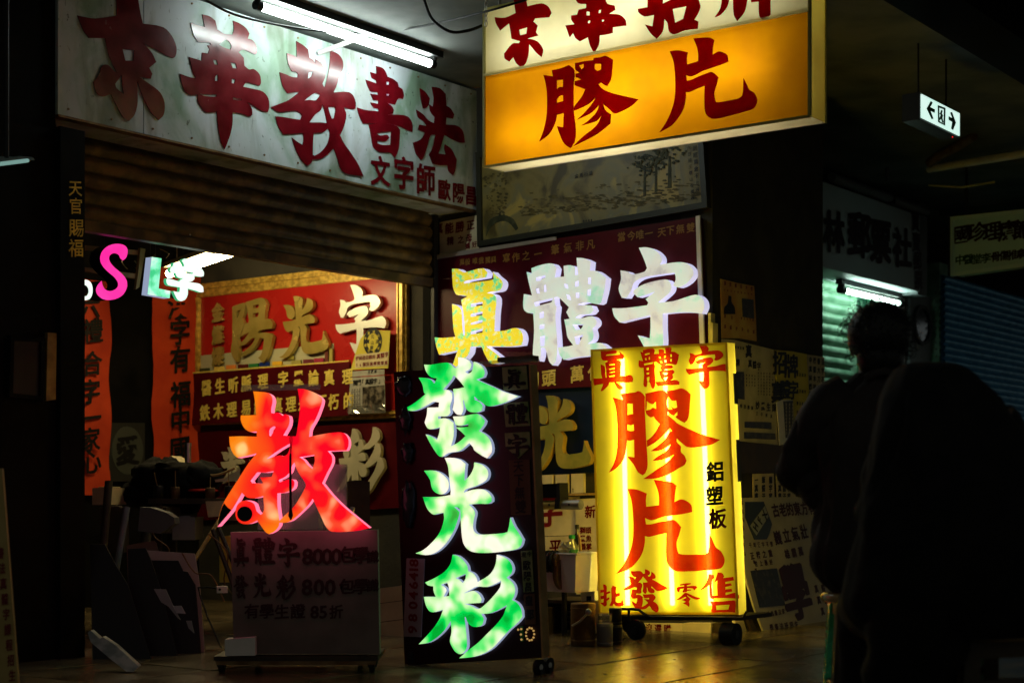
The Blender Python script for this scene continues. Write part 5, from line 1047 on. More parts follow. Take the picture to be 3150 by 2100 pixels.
# reel / motor hanging left of the bin
PRl = PB.off(.85)
t_ = Thing('cable_reel', 'dark motor drum wound with black cable beside the green sign', 'reel', PRl.pw(*zc(240, 980)))
c0, c1 = PRl.pw(*zc(130, 770)), PRl.pw(*zc(290, 775)); mb = MB(); mb.tube([c0, c1], .045, 20); t_.part('drum', mb, M['rust'])
mb = MB()
for i in range(9):
    p = c0.lerp(c1, .35 + i * .06); rg = [p + (Vector((0, 0, 1)) * math.cos(a) + PRl.n * math.sin(a)) * (.050 + .004 * (i % 3)) + PRl.u * .004 * math.sin(a) for a in [2 * math.pi * k / 18 for k in range(19)]]
    mb.tube(rg, .005, 5, cap=False)
t_.part('winding', mb, M['rubber'], kind='stuff')
c2 = PRl.pw(*zc(285, 865), -.05); mb = MB(); mb.tube([c2 - PRl.u * .012, c2 + PRl.u * .012], .095, 30); t_.part('flange', mb, M['rust'])
mb = MB(); mb.tube([c2 + PRl.u * .012, c2 + PRl.u * .02], .035, 16); t_.part('hub', mb, M['iron'])
bz = PRl.st(*zc(240, 990))[1]; mb = MB(); mb.tube([c2, Vector((c2.x, c2.y, .0))], .015, 8); t_.part('stand', mb, M['iron'])
# pot, ladle, canister, tins
def can(lab, name, x0, x1, y0, y1, m, off, lid=None, cat='tin', group=None):
    pl = PB.off(off); xm = (x0 + x1) / 2; b_ = pl.pw(*zc(xm, y1)); top = pl.st(*zc(xm, y0))[1]; r = abs(pl.st(*zc(x1, y1))[0] - pl.st(*zc(x0, y1))[0]) / 2
    b_.z = max(b_.z, .0) if b_.z < .35 else b_.z
    if y1 > 1300: b_.z = 0
    H_ = top - b_.z; t_ = Thing(name, lab, cat, b_, group)
    mb = MB(); mb.lathe(b_, [(0, 0), (r, 0), (r, H_ * .96), (r * .97, H_), (0, H_)], 20); t_.part('body', mb, m)
    for zf in (.12, .88):
        mb = MB(); mb.lathe(b_ + Vector((0, 0, H_ * zf)), [(r, -.004), (r + .003, 0), (r, .004)], 20); t_.part('rib', mb, m)
    if lid: 
        mb = MB(); mb.lathe(b_ + Vector((0, 0, H_)), [(r * .9, 0), (r * .9, lid[0]), (0, lid[0])], 18); t_.part('lid', mb, lid[1])
    return t_, b_, H_
t_, b_, H_ = can('large dark steel pot on the floor below the bin', 'steel_pot', 385, 535, 1078, 1455, M['rust'], 1.15, cat='pot')
mb = MB(); pl = PB.off(1.30); mb.tube([pl.pw(*zc(380, 1245)), pl.pw(*zc(440, 1210)), pl.pw(*zc(495, 1150))], .006, 8); mb.ball(pl.pw(*zc(500, 1143)), (.016, .012, .018), 10, 6)
solo('ladle', mb, M['steel'], 'long handled steel ladle leaning against the dark pot', 'ladle')
can('grey canister with clear plastic cap in front of the yellow sign', 'canister', 570, 668, 1226, 1450, M['grey'], 1.1, (.05, M['clear']), cat='canister')
can('black tin standing against the lower left corner of the yellow sign', 'paint_tin', 658, 735, 1115, 1235, M['iron'], 1.0, cat='tin')
can('dark tin below the black tin at the yellow sign cart', 'paint_tin', 664, 740, 1240, 1440, M['iron'], 1.0, cat='tin')
bx('cardboard_box', 'dark cardboard carton on the floor left of the steel pot', 'box', [(165, 1395), (262, 1390), (262, 1105), (165, 1110)], -.1, .12, 'dwood')
bx('plywood_sheet', 'pale upright sheet half hidden behind the grey canister', 'sheet', [(535, 1300), (600, 1296), (600, 1062), (535, 1066)], .0, .02, 'paper')
# welcome board and block under the yellow sign
Pu = PB.off(.12)
board('welcome_board', 'cream board with small red welcome characters under the yellow standing sign', [(380, 1455), (934, 1466), (936, 1322), (380, 1318)], .0, .015, 'paper', (('歡', 562, 1355, 68), ('迎', 643, 1360, 72), ('選', 723, 1365, 72), ('購', 805, 1370, 72)), 'red', Y2, pl=Pu)
mb = MB(); mb.quad(Pu, [(2106, 1961), (2193, 1961), (2192, 1915), (2104, 1915)], -.06, .02); solo('concrete_block', mb, M['paper'], 'pale concrete block between the cart wheels under the yellow sign', 'block')
mb = MB(); mb.quad(Pu, [(2194, 1962), (2236, 1962), (2236, 1915), (2194, 1915)], -.06, .01); solo('cardboard_box', mb, M['dwood'], 'brown carton tucked behind the right cart wheel of the yellow sign', 'box')
# planked crate lit yellow between price board and green sign
PKr = PB.off(1.35)
kr = Thing('planked_crate', 'pale planked crate lit yellow between the price board and the green sign', 'crate', PKr.pw(1205, 1985))
bt_ = PKr.st(1205, 1980)[1]
rows = [(1805, 1850), (1852, 1908), (1910, 1962), (1964, 1985)]
for y0, y1 in rows:
    mb = MB(); dy = -4; mb.quad(PKr, [(1150, y1 + 6), (1260, y1 - 8), (1260, y0 - 8), (1150, y0 + 6)], -.02, .0); kr.part('plank', mb, M['paper'])
mb = MB(); mb.quad(PKr, [(1152, 1985), (1258, 1972), (1258, 1800), (1152, 1812)], -.35, -.022); kr.part('inner_box', mb, M['dwood'])
cable('cable', [PKr.pw(1150, 1990, .1), PKr.pw(1190, 1975, .13), PKr.pw(1215, 1998, .1), PKr.pw(1240, 1985, .12)], .006, 'tangled black cable on the floor between the price board and the green sign')
cable('cable', [P(1700, 2035, 7.6), P(1770, 2005, 8.0), P(1860, 1975, 8.5), P(1960, 1970, 8.6), P(2080, 1980, 8.4), P(2110, 1990, 8.2)], .006, 'black cable lying on the floor under the yellow sign cart')

# ---------------------------------------------------------------- posters on the wall block (plane PE)
ZP = (2180, 840, .42088)
def poster(name, lab, pts, fr, d0, d1, m, cat='poster', base=None):
    t_ = Thing(name, lab, cat, PE.pw(fr[0] + pts[-1][0] * fr[2], fr[1] + max(p[1] for p in pts) * fr[2])); mb = MB(); poly(mb, PE, pts, fr, d0, d1, sm=False); t_.part('sheet', mb, M[m]); return t_
M['op'] = mat('orange_yellow_poster', (.42, .22, .05), .6, c2=(.5, .36, .1), scale=6); M['np'] = mat('newsprint_sheet', (.46, .42, .24), .7, c2=(.58, .53, .32), scale=9)
M['phk'] = mat('dark_photo_print', (.02, .02, .018), .4, c2=(.10, .09, .06), scale=25, lo=.5, hi=.75)
def rows(mb, pl, s, x0, x1, ys, dy, h, fr, d0, **kw):
    for k, y in enumerate(ys): line(mb, pl, s[k % len(s)], (x0, y), (x1, y + dy), h, fr, d0=d0, **kw)
t_ = poster('event_poster', 'orange yellow poster with a standing figure, pinned highest on the wall block', [(79, 42), (200, 72), (325, 95), (338, 300), (343, 497), (210, 475), (88, 475)], ZP, .004, .007, 'op')
mb = MB(); line(mb, PE, '萬眾書法大會', (110, 75), (305, 115), 30, ZP, d0=.0085, bold=.04); line(mb, PE, '中華文字藝術展覽館', (105, 125), (305, 155), 15, ZP, d0=.0085)
line(mb, PE, '歡迎', (110, 315), (160, 325), 26, ZP, d0=.0085); line(mb, PE, '真體字發光彩', (110, 390), (320, 430), 28, ZP, d0=.0085, bold=.05); line(mb, PE, '書法文字師', (230, 330), (315, 345), 18, ZP, d0=.0085); t_.part('lettering', mb, M['dred'])
mb = MB(); poly(mb, PE, [(135, 165), (155, 170), (158, 215), (180, 250), (185, 300), (100, 300), (105, 250), (128, 225)], ZP, .0085, .0095); t_.part('figure', mb, M['ink'])
mb = MB(); poly(mb, PE, [(232, 185), (318, 195), (322, 335), (238, 320)], ZP, .0085, .0095, sm=False); t_.part('photo', mb, M['phk'])
t_ = poster('newspaper_sheet', 'tall yellowed newspaper sheet covered with small print and photo strips', [(90, 482), (190, 490), (470, 560), (485, 900), (500, 1255), (200, 1225), (100, 1220)], ZP, .002, .005, 'np', 'newspaper')
mb = MB(); line(mb, PE, '真', (285, 570), (285, 570), 90, ZP, d0=.0065, bold=.06); line(mb, PE, '牌', (205, 655), (205, 655), 55, ZP, d0=.0065, bold=.05); line(mb, PE, '真體字', (295, 660), (360, 680), 55, ZP, d0=.0065, bold=.05); line(mb, PE, '妙墨生輝', (350, 965), (470, 985), 58, ZP, d0=.0065, bold=.05)
rows(mb, PE, ['歐陽昌書法', '中國文字師'], 250, 330, range(745, 830, 24), 6, 15, ZP, .0065); rows(mb, PE, ['用真體字寫作', '天下無雙唯一'], 355, 460, range(730, 900, 22), 6, 15, ZP, .0065)
line(mb, PE, '唯我獨興', (230, 970), (310, 985), 30, ZP, d0=.0065); line(mb, PE, '又中國真', (345, 1025), (450, 1045), 28, ZP, d0=.0065); line(mb, PE, '是唯我獨', (190, 540), (245, 550), 22, ZP, d0=.0065); t_.part('lettering', mb, M['ink'])
for pts in ([(185, 720), (250, 722), (255, 925), (190, 915)], [(255, 1085), (450, 1090), (452, 1140), (255, 1128)], [(252, 1160), (480, 1170), (482, 1215), (252, 1208)]):
    mb = MB(); poly(mb, PE, pts, ZP, .0055, .0075, sm=False); t_.part('photo', mb, M['phk'])
t_ = poster('signage_poster', 'yellow poster with large black brush characters at the middle of the wall block', [(472, 562), (600, 572), (705, 592), (722, 870), (690, 980), (625, 1110), (500, 1140)], ZP, .008, .011, 'ypaper')
mb = MB()
for c, x, y, h in (('招', 505, 655, 165), ('牌', 590, 680, 165), ('真', 490, 870, 150), ('體', 545, 850, 130), ('字', 605, 855, 130)): put(mb, PE, c, ZP[0] + x * ZP[2], ZP[1] + y * ZP[2], h * ZP[2], d0=.0125, bold=.045, wx=1.25)
for y in (740, 860, 950, 1015): line(mb, PE, '書法家字', (635, y), (692, y + 8), 26, ZP, d0=.0125)
t_.part('lettering', mb, M['ink'])
t_ = poster('price_list_sheet', 'white sheet with a grid of heavy black characters beside the yellow poster', [(712, 595), (838, 612), (845, 870), (722, 862)], ZP, .004, .007, 'paper', 'poster')
mb = MB(); rows(mb, PE, ['中楷書法', '真體大字', '林木刀石', '魏碑刀法'], 735, 825, (635, 700, 765, 830), 14, 44, ZP, .0085, bold=.06); t_.part('lettering', mb, M['ink'])
t_ = poster('printed_strip', 'narrow white strip with a dark printed column hanging over the newspaper sheet', [(478, 945), (520, 925), (600, 928), (612, 1240), (500, 1257), (492, 1100)], ZP, .012, .015, 'white', 'poster')
mb = MB(); poly(mb, PE, [(528, 935), (598, 932), (608, 1200), (545, 1205)], ZP, .0155, .0165, sm=False); t_.part('photo', mb, M['phk'])
mb = MB(); rows(mb, PE, ['日月星'], 548, 595, range(960, 1190, 26), 0, 20, ZP, .018); t_.part('lettering', mb, M['paper'])
t_ = poster('brown_board', 'plain dark brown board below the newspaper sheet', [(205, 1235), (600, 1262), (610, 1460), (215, 1460)], ZP, .002, .012, 'dwood', 'board')
for k, (pts, lab) in enumerate((([(312, 1466), (466, 1462), (475, 1720), (318, 1716)], 'white sheet of black brush characters above the leaning board, left one'), ([(483, 1461), (600, 1458), (640, 1720), (492, 1718)], 'white sheet of black brush characters above the leaning board, right one'))):
    t_ = poster('price_list_sheet', lab, pts, ZP, .006, .009, 'paper'); mb = MB(); rows(mb, PE, ['一筆龍', '真體字', '書法家', '天下一'], pts[0][0] + 25, pts[1][0] - 25, (1510, 1570, 1630, 1690), 0, 50, ZP, .0105, bold=.06); t_.part('lettering', mb, M['ink'])
# leaning boards
ZL = (2250, 1450, .38278)
a_l, zt_l = PE.st(ZL[0] + 65 * ZL[2], ZL[1] + 210 * ZL[2])
lw = .95
ang_foot = .20
class Lean:      # plane tilted back against the wall block
    pass
tl = PE.st(2275, 1530); hgt = tl[1]
def LPw(a, t, d=0.): # t = height, pushes outward toward the floor
    o_ = .03 + ang_foot * (1 - t / hgt); return PE.w(a, t, o_ + d)
class LeanPl:
    n = PE.n; u = PE.u
    def st(s, px, py):
        r = ray(px, py); p0 = PE.w(0, hgt, .03); p1 = PE.w(0, 0, .03 + ang_foot); p2 = PE.w(1, 0, .03 + ang_foot); N = (p1 - p0).cross(p2 - p0).normalized()
        k = (p0 - CAM).dot(N) / r.dot(N); X = CAM + r * k; return ((X - PE.p).dot(PE.u), X.z)
    def w(s, a, t, d=0.): return LPw(a, t, d)
LP = LeanPl()
bl = LP.st(2275, 1532); 
t_ = Thing('leaning_poster_board', 'large pale hand-lettered board leaning low on the wall block behind the stool', 'poster board', LP.w(bl[0] + .5, 0))
mb = MB(); poly(mb, LP, [(65, 212), (300, 205), (655, 200), (870, 700), (960, 1215), (600, 1285), (278, 1332), (180, 1080), (110, 830), (88, 500)], ZL, -.012, 0, sm=False)
t_.part('sheet', mb, mat('foam_board', (.40, .36, .25), .55, c2=(.50, .45, .32), scale=4))
mb = MB()
for s, p0, p1, h, b_ in (('古老的東方有', (352, 310), (640, 290), 118, .05), ('巍立氣壯', (370, 530), (580, 480), 125, .05), ('雄霸萬', (445, 660), (555, 640), 85, .05), ('千年漢字不墜', (150, 590), (320, 580), 46, .03), ('正楷之重', (165, 675), (310, 655), 66, .04), ('世上最好', (195, 740), (315, 725), 50, .04), ('歐陽昌書法家', (265, 1150), (415, 1120), 48, .04), ('學書法班招生', (320, 1250), (520, 1225), 60, .04)):
    mb = MB(); line(mb, LP, s, p0, p1, h * .86, ZL, d0=.002, bold=b_, wx=1.12); t_.part('lettering', mb, mat('brown_ink', (.05, .008, .01), .5))
mb = MB(); put(mb, LP, '學', ZL[0] + 515 * ZL[2], ZL[1] + 960 * ZL[2], 420 * ZL[2], d0=.002, bold=.06, wx=1.1)
for y, xx in ((940, 680), (1030, 700), (1120, 730)): line(mb, LP, '真體字', (xx, y), (xx + 110, y - 10), 62, ZL, d0=.002, bold=.05)
for k, c in enumerate('萬里長城永不倒中華書法家'): put(mb, LP, c, ZL[0] + (82 + k * (3 if k < 7 else 14)) * ZL[2], ZL[1] + (250 + k * 68) * ZL[2], 36 * ZL[2], d0=.002, bold=.04)
t_.part('lettering', mb, mat('brown_ink', (.05, .008, .01), .5))
mb = MB(); poly(mb, LP, [(105, 242), (255, 240), (322, 420), (300, 500), (280, 543), (180, 545), (108, 370)], ZL, .001, .004, sm=False); t_.part('emblem', mb, mat('slate_print', (.02, .03, .035), .3))
mb = MB(); poly(mb, LP, [(145, 435), (262, 275), (292, 360), (195, 512)], ZL, .0045, .0055, sm=False); t_.part('emblem_band', mb, mat('pale_band', (.28, .3, .27), .4))
mb = MB()
for c, x, y in (('H', 185, 440), ('F', 220, 390), ('X', 258, 345)): put(mb, LP, c, ZL[0] + x * ZL[2], ZL[1] + y * ZL[2], 90 * ZL[2], d0=.007, bold=.06, rot=.95, slant=0)
t_.part('emblem_letters', mb, M['ink'])
mb = MB(); poly(mb, LP, [(150, 795), (360, 775), (428, 1072), (222, 1090)], ZL, .001, .004, sm=False); t_.part('photo', mb, M['phk'])
mb = MB(); poly(mb, LP, [(105, 930), (160, 1100), (272, 1332), (235, 1332), (150, 1150), (100, 960)], ZL, -.05, -.03, sm=False); solo('thin_board', mb, M['dwood'], 'thin dark panel leaning just behind the hand-lettered board', 'panel')
mb = MB(); poly(mb, LP, [(85, 900), (130, 1330), (225, 1340), (110, 930)], ZL, -.09, -.07, sm=False); solo('thin_board', mb, M['paper'], 'pale edge-on panel leaning nearest the yellow sign cart', 'panel')
# thin boards stacked upright at the right end of the side wall
mb = MB()
for k, (x0, x1, y0) in enumerate(((2192, 2200, 965), (2202, 2209, 995))):
    mb = MB(); mb.quad(PB, [(x0, 1200), (x1, 1200), (x1, y0), (x0, y0)], .002, .05 + k * .01); solo('upright_board', mb, M['yframe'], ('tall' if k == 0 else 'shorter') + ' thin yellowed board standing on edge beside the maroon board', 'board')

# ---------------------------------------------------------------- far shops on the right
Z4 = (2400, 200, .44643); Z6 = (2500, 780, .31894)
FS = PF.off(.32)
fa0, fz0 = FS.st(2500, 805); fa1, fz1 = FS.st(2829, 901); fz = (FS.st(2534, 818)[1] + fz1) / 2
ftop = (FS.st(2620, 592)[1] + FS.st(2829, 662)[1]) / 2
t_ = Thing('far_shop_sign', 'pale box sign with dark characters over the far green-lit shop', 'signboard', FS.w((fa0 + fa1) / 2, fz))
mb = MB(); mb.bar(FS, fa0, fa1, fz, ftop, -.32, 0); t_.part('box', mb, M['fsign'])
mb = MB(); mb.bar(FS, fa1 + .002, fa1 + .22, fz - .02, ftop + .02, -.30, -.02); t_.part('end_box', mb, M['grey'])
mb = MB(); p = FS.w(fa0 + .3, ftop + .05, .02); mb.tube([p, FS.w(fa1 + .1, ftop + .05, .02)], .04, 10); t_.part('top_roll', mb, M['grey'])
mb = MB()
for c, x, y, h in (('林', 365, 1150, 270), ('郵', 540, 1170, 300), ('票', 685, 1215, 290), ('社', 835, 1260, 260)): put(mb, FS, c, Z4[0] + x * Z4[2], Z4[1] + y * Z4[2], h * Z4[2], d0=.01, bold=.06, wx=1.15)
for c, x, y in (('買', 927, 1080), ('賣', 933, 1220), ('郵', 940, 1350), ('票', 947, 1480)): put(mb, FS, c, Z4[0] + x * Z4[2], Z4[1] + y * Z4[2], 125 * Z4[2], d0=.01, bold=.06)
t_.part('lettering', mb, mat('maroon_black_letter', (.02, .004, .006), .5))
PT = PF.off(.12)
f0_, f1_ = PT.pw(2596, 893), PT.pw(2762, 932); f0_.z = f1_.z = (f0_.z + f1_.z) / 2
t_ = Thing('far_strip_light', 'green white fluorescent strip light under the far box sign', 'strip light', (f0_ + f1_) / 2)
mb = MB(); mb.tube([f0_, f1_], .022, 12); t_.part('tube', mb, M['tubeF'])
df = (f1_ - f0_).normalized(); mb = MB(); beam(mb, f0_ - df * .1 + SA.n * .0, f1_ + df * .1, .03, .045, .09, SA.n); t_.part('housing', mb, M['iron'])
for e, sg in ((f0_, -1), (f1_, 1)):
    mb = MB(); mb.tube([e + df * sg * .002, e + df * sg * .08], .034, 12); mb.tube([e + df * sg * .05, e + df * sg * .05 + Vector((0, 0, .08))], .03, 8); t_.part('lamp_holder', mb, M['iron'])
# pale shutter
def fshutter(name, lab, x0, x1, y0, y1, d, pitchm, m, cat='shutter', rd=.03):
    pl = PF.off(d); a0, a1 = pl.st(x0, y1)[0], pl.st(x1, y1)[0]; z1 = fz + .35; xm = (x0 + x1) / 2; z0 = 0.0
    t_ = Thing(name, lab, cat, pl.w((a0 + a1) / 2, z0)); n = int((z1 - z0) / pitchm); first = None
    for k in range(n):
        if first is None:
            mb = MB(); pr = [(0, 0), (.12, .5), (.3, .85), (.5, 1), (.72, .8), (.88, .35), (.92, -.15), (1, -.15)]
            n2 = len(pr); mb.add([pl.w(a, z0 + t * pitchm, dd * rd) for a in (a0, a1) for t, dd in pr] + [pl.w(a, z0 + t * pitchm, -.02) for a in (a0, a1) for t, dd in pr],
                                 [(i, i + 1, n2 + i + 1, n2 + i) for i in range(n2 - 1)] + [(2 * n2 + i, 2 * n2 + i + 1, 3 * n2 + i + 1, 3 * n2 + i) for i in range(n2 - 1)])
            mb.sm = [True] * len(mb.sm); first = t_.part('slat', mb, m)
        else:
            o = first.copy(); col.objects.link(o); o.parent = t_.o; o.location = (0, 0, k * pitchm)
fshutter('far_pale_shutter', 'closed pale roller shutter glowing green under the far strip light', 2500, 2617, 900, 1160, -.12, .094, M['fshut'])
PX = PF.off(-.10)
def fq(name, lab, cat, x0, x1, y0, y1, m, d0=-.05, d1=0., pl=PX, down=False):
    a0, a1 = pl.st(x0, (y0 + y1) / 2)[0], pl.st(x1, (y0 + y1) / 2)[0]; xm = (x0 + x1) / 2; zt = pl.st(xm, y0)[1]; z0 = 0 if down else pl.st(xm, y1)[1]
    t_ = Thing(name, lab, cat, pl.w((a0 + a1) / 2, z0)); mb = MB(); mb.bar(pl, a0, a1, z0, zt, d0, d1); t_.part('panel', mb, M[m]); return t_, a0, a1, z0, zt
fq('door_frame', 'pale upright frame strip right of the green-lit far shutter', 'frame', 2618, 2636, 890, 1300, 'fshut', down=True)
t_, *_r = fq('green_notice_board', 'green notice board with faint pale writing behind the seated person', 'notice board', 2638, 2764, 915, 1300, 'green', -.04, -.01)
mb = MB(); line(mb, PX, '郵票錢幣公司', (2650, 935), (2745, 948), 17, d0=.002); line(mb, PX, '特選絕對', (2650, 962), (2742, 960), 20, d0=.002); line(mb, PX, '收購古玩', (2650, 985), (2742, 990), 18, d0=.002); t_.part('lettering', mb, mat('faint_green_text', (.10, .26, .16), .5))
fq('door_frame', 'bluish white upright frame strip right of the green notice board', 'frame', 2766, 2783, 915, 1300, 'white', down=True)
fq('gap_shade_strip', 'black strip painted as the shade of the gap between the frame and the mirror panel', 'panel', 2785, 2800, 905, 1300, 'black', -.2, -.1, down=True)  # flat black panel, the shade inside the gap put into its colour
t_, a0, a1, z0, zt = fq('mirror_cabinet', 'grey cabinet panel carrying an oval mirror beside the blue shutter', 'cabinet', 2800, 2862, 905, 1300, 'grey', down=True)
pl = PX; cc = pl.st(2833, 1000); e1 = abs(pl.st(2857, 1000)[0] - cc[0]); e2 = abs(pl.st(2833, 945)[1] - cc[1])
mb = MB(); rg = [[(cc[0] + e1 * r * math.cos(a), cc[1] + e2 * r * math.sin(a)) for a in [k * .2618 for k in range(24)]] for r in (1.12, .92)]; mb.prism(pl, [rg], .001, .03); fr2 = t_.part('mirror_frame', mb, M['iron'])
mb = MB(); mb.prism(pl, [[rg[1]]], .001, .012); t_.part('mirror', mb, mat('dim_mirror', (.35, .36, .42), .08, 1.), parent=fr2)
t_, a0, a1, z0, zt = fq('notice_post', 'pale post pasted with small notices beside the blue shutter', 'post', 2872, 2898, 812, 1300, 'fshut', -.1, .06, down=True)
mb = MB()
for y in range(900, 1100, 22): line(mb, PX.off(.06), '中西', (2878, y), (2891, y + 3), 13, d0=.003, bold=.05)
t_.part('lettering', mb, M['ink'])
fshutter('blue_roller_shutter', 'closed blue ribbed roller shutter at the far right of the arcade', 2900, 3420, 800, 1260, -.02, .068, M['bshut'])
# second far sign facing the camera
g0 = P(2931, 845, 12.4); PG = Pl(g0.x, g0.y, B); PG.n = PB.n.copy()
t_ = Thing('pharmacy_sign', 'hanging pale sign with dark and green characters at the right edge', 'signboard', PG.pw(3080, 825))
c4 = [(2931, 845), (3330, 790), (3330, 632), (2931, 673)]
mb = MB(); mb.quad(PG, c4, -.18, 0); t_.part('box', mb, mat('pale_sign_face', (.50, .78, .80), .6)); bars(t_, PG, c4, .028, -.02, .02, mat('pale_sign_rim', (.6, .85, .88), .5))
mb = MB(); mb.quad(PG, [(2902, 749), (2929, 752), (2929, 668), (2902, 662)], -.5, -.2); t_.part('side_box', mb, M['fsign'])
mb = MB()
for c, x, y, h in (('國', 1250, 1165, 150), ('珍', 1355, 1150, 160), ('理', 1462, 1145, 160), ('療', 1568, 1140, 170), ('館', 1670, 1130, 170), ('針', 1780, 1120, 170)): put(mb, PG, c, Z4[0] + x * Z4[2], Z4[1] + y * Z4[2], h * .78 * Z4[2], d0=.005, bold=.045)
for c, x, y in (('骨', 1487, 1320), ('傷', 1545, 1312), ('推', 1605, 1308), ('拿', 1662, 1300), ('跌', 1720, 1296)): put(mb, PG, c, Z4[0] + x * Z4[2], Z4[1] + y * Z4[2], 66 * Z4[2], d0=.005, bold=.04)
t_.part('lettering', mb, mat('maroon_black_letter', (.02, .004, .006), .5))
mb = MB()
for c, x, y in (('中', 1240, 1342), ('醫', 1300, 1338), ('堂', 1357, 1336), ('李', 1420, 1330)): put(mb, PG, c, Z4[0] + x * Z4[2], Z4[1] + y * Z4[2], 66 * Z4[2], d0=.005, bold=.04)
t_.part('lettering', mb, mat('green_letter', (.01, .06, .02), .5))
mb = MB()
for x in (2960, 3200):
    p = PG.pw(x, 668, -.09); mb.tube([p, Vector((p.x, p.y, CZ - .001))], .012, 6)
t_.part('hanger_rod', mb, M['iron'])
# exit sign
e0 = P(2834, 325, 9.0); PXs = Pl(e0.x, e0.y, A); PXs.n = SA.n.copy()
t_ = Thing('exit_sign', 'lit green and white exit sign with arrows and running figure hanging high right', 'exit sign', PXs.pw(2890, 390))
ce = [PXs.st(2835, 363), PXs.st(2952, 419), PXs.st(2949, 350), PXs.st(2832, 288)]
ax0 = (ce[0][0] + ce[3][0]) / 2; ax1 = (ce[1][0] + ce[2][0]) / 2; t0_ = (ce[0][1] + ce[1][1]) / 2; t1_ = (ce[2][1] + ce[3][1]) / 2
mb = MB(); mb.bar(PXs, ax0 - .01, ax1 + .01, t0_ - .01, t1_ + .01, -.11, -.004); t_.part('box', mb, M['iron'])
M['exitW'] = emat('exit_sign_face', [(.3, (.62, .98, .84)), (.7, (.78, 1., .92))], .95, 5)
mb = MB(); mb.bar(PXs, ax0, ax1, t0_, t1_, -.003, .004); t_.part('face', mb, M['exitW'])
M['exG'] = mat('exit_green', (.0, .08, .03), .5)
def ex(x, y): return (Z4[0] + x * Z4[2], Z4[1] + y * Z4[2])
mb = MB(); poly(mb, PXs, [(1003, 302), (1032, 250), (1045, 262), (1028, 292), (1060, 308), (1058, 332), (1030, 318), (1050, 372), (1038, 375)], Z4, .0045, .006, sm=False); t_.part('arrow', mb, M['exG'])
mb = MB(); poly(mb, PXs, [(1205, 400), (1178, 325), (1165, 330), (1180, 368), (1155, 355), (1155, 380), (1180, 395), (1172, 440), (1185, 450)], Z4, .0045, .006, sm=False); t_.part('arrow', mb, M['exG'])
mb = MB()
fr3 = [PXs.st(*ex(*p)) for p in ((1080, 278), (1133, 298), (1130, 420), (1082, 395))]; in3 = [PXs.st(*ex(*p)) for p in ((1090, 296), (1122, 308), (1120, 405), (1092, 388))]
mb.prism(PXs, [[fr3, in3]], .0045, .006); t_.part('door_symbol', mb, M['exG'])
mb = MB(); poly(mb, PXs, [(1104, 310), (1114, 318), (1108, 335), (1116, 350), (1112, 365), (1120, 400), (1110, 398), (1102, 370), (1095, 385), (1092, 370), (1100, 345), (1092, 340), (1098, 328)], Z4, .0045, .006, sm=False); t_.part('figure_symbol', mb, M['exG'])
mb = MB(); mb.ball(PXs.pw(*ex(1187, 497), .0), (.004,) * 3, 6, 4); t_.part('indicator', mb, lmat('red_indicator', (1, .02, .02), 1.5))
mb = MB()
for a_ in (ax0 + .08, ax1 - .08): p = PXs.w(a_, t1_, -.05); mb.tube([p, Vector((p.x, p.y, CZ - .001))], .006, 6)
t_.part('hanger_rod', mb, M['iron'])
# pipes and post between the far shops
def pipe(lab, pts, r, m): 
    mb = MB(); mb.tube(pts, r, 8); return solo('conduit_pipe', mb, M[m], lab, 'pipe')
pipe('pale conduit running right above the hanging pale sign', [P(2857, 520, 12.2), P(3260, 455, 11.0)], .03, 'white')
pipe('thin pale pipe crossing the ceiling right of the exit sign', [P(2960, 330, 12.0), P(3220, 260, 11.0)], .018, 'grey')
pipe('slanting conduit at the top right under the ceiling', [P(2990, 20, 9.5), P(3100, 70, 9.8), P(3200, 95, 10.0)], .014, 'white')
pipe('vertical conduit dropping beside the far box sign', [P(2722, 330, 12.6), P(2730, 560, 12.6)], .014, 'grey')
pipe('thin brace pipe behind the exit sign', [P(2760, 300, 12.0), P(3180, 180, 11.2)], .012, 'grey')
pipe('curved brownish pipe rising to the right below the exit sign', [P(2858, 503, 12.0), P(2885, 482, 11.9), P(2930, 460, 11.7), P(2995, 420, 11.4)], .035, 'rust')
pipe('thin pale conduit left of the exit sign', [P(2722, 347, 11.5), P(2806, 330, 11.2)], .022, 'white')
pipe('dull red conduit below the exit sign', [P(2722, 420, 12.5), P(2845, 400, 12.2)], .022, 'dred')
pipe('short slanting pale pipe hanging left of the exit sign', [P(2756, 398, 12.2), P(2784, 442, 12.0)], .03, 'yframe')
pipe('thin yellow cord stretched above the hanging pale sign', [P(2857, 570, 12.0), P(2960, 576, 11.8), P(3060, 560, 11.6)], .008, 'yframe')
mb = MB(); pl = PF.off(.35); mb.quad(pl, [(2834, 640), (2858, 655), (2855, 516), (2831, 512)], -.2, 0); solo('bracket_post', mb, M['grey'], 'grey upright post above the right end of the far box sign', 'post')
mb = MB(); mb.tube([P(2738, 630, 13.6), P(2738, 200, 13.6)], .05, 8); solo('down_pipe', mb, M['iron'], 'dark vertical pipe rising behind the far box sign', 'pipe')
rr = random.Random(12); cl_ = Thing('hanging_baubles', 'dark bundle with a few shiny beads hanging above the far box sign', 'ornament', P(2560, 600, 13.3))
mb = MB(); mb.ball(P(2565, 590, 13.3), (.16, .12, .18), 14, 10, fn=lambda d: 1 + .4 * noise.noise(d * 2.5)); cl_.part('bundle', mb, M['black'])
for x, y in ((2537, 547), (2588, 559), (2595, 568), (2530, 583)):
    mb = MB(); mb.ball(P(x, y, 13.1), (.012,) * 3, 8, 5); cl_.part('bead', mb, M['silver'])
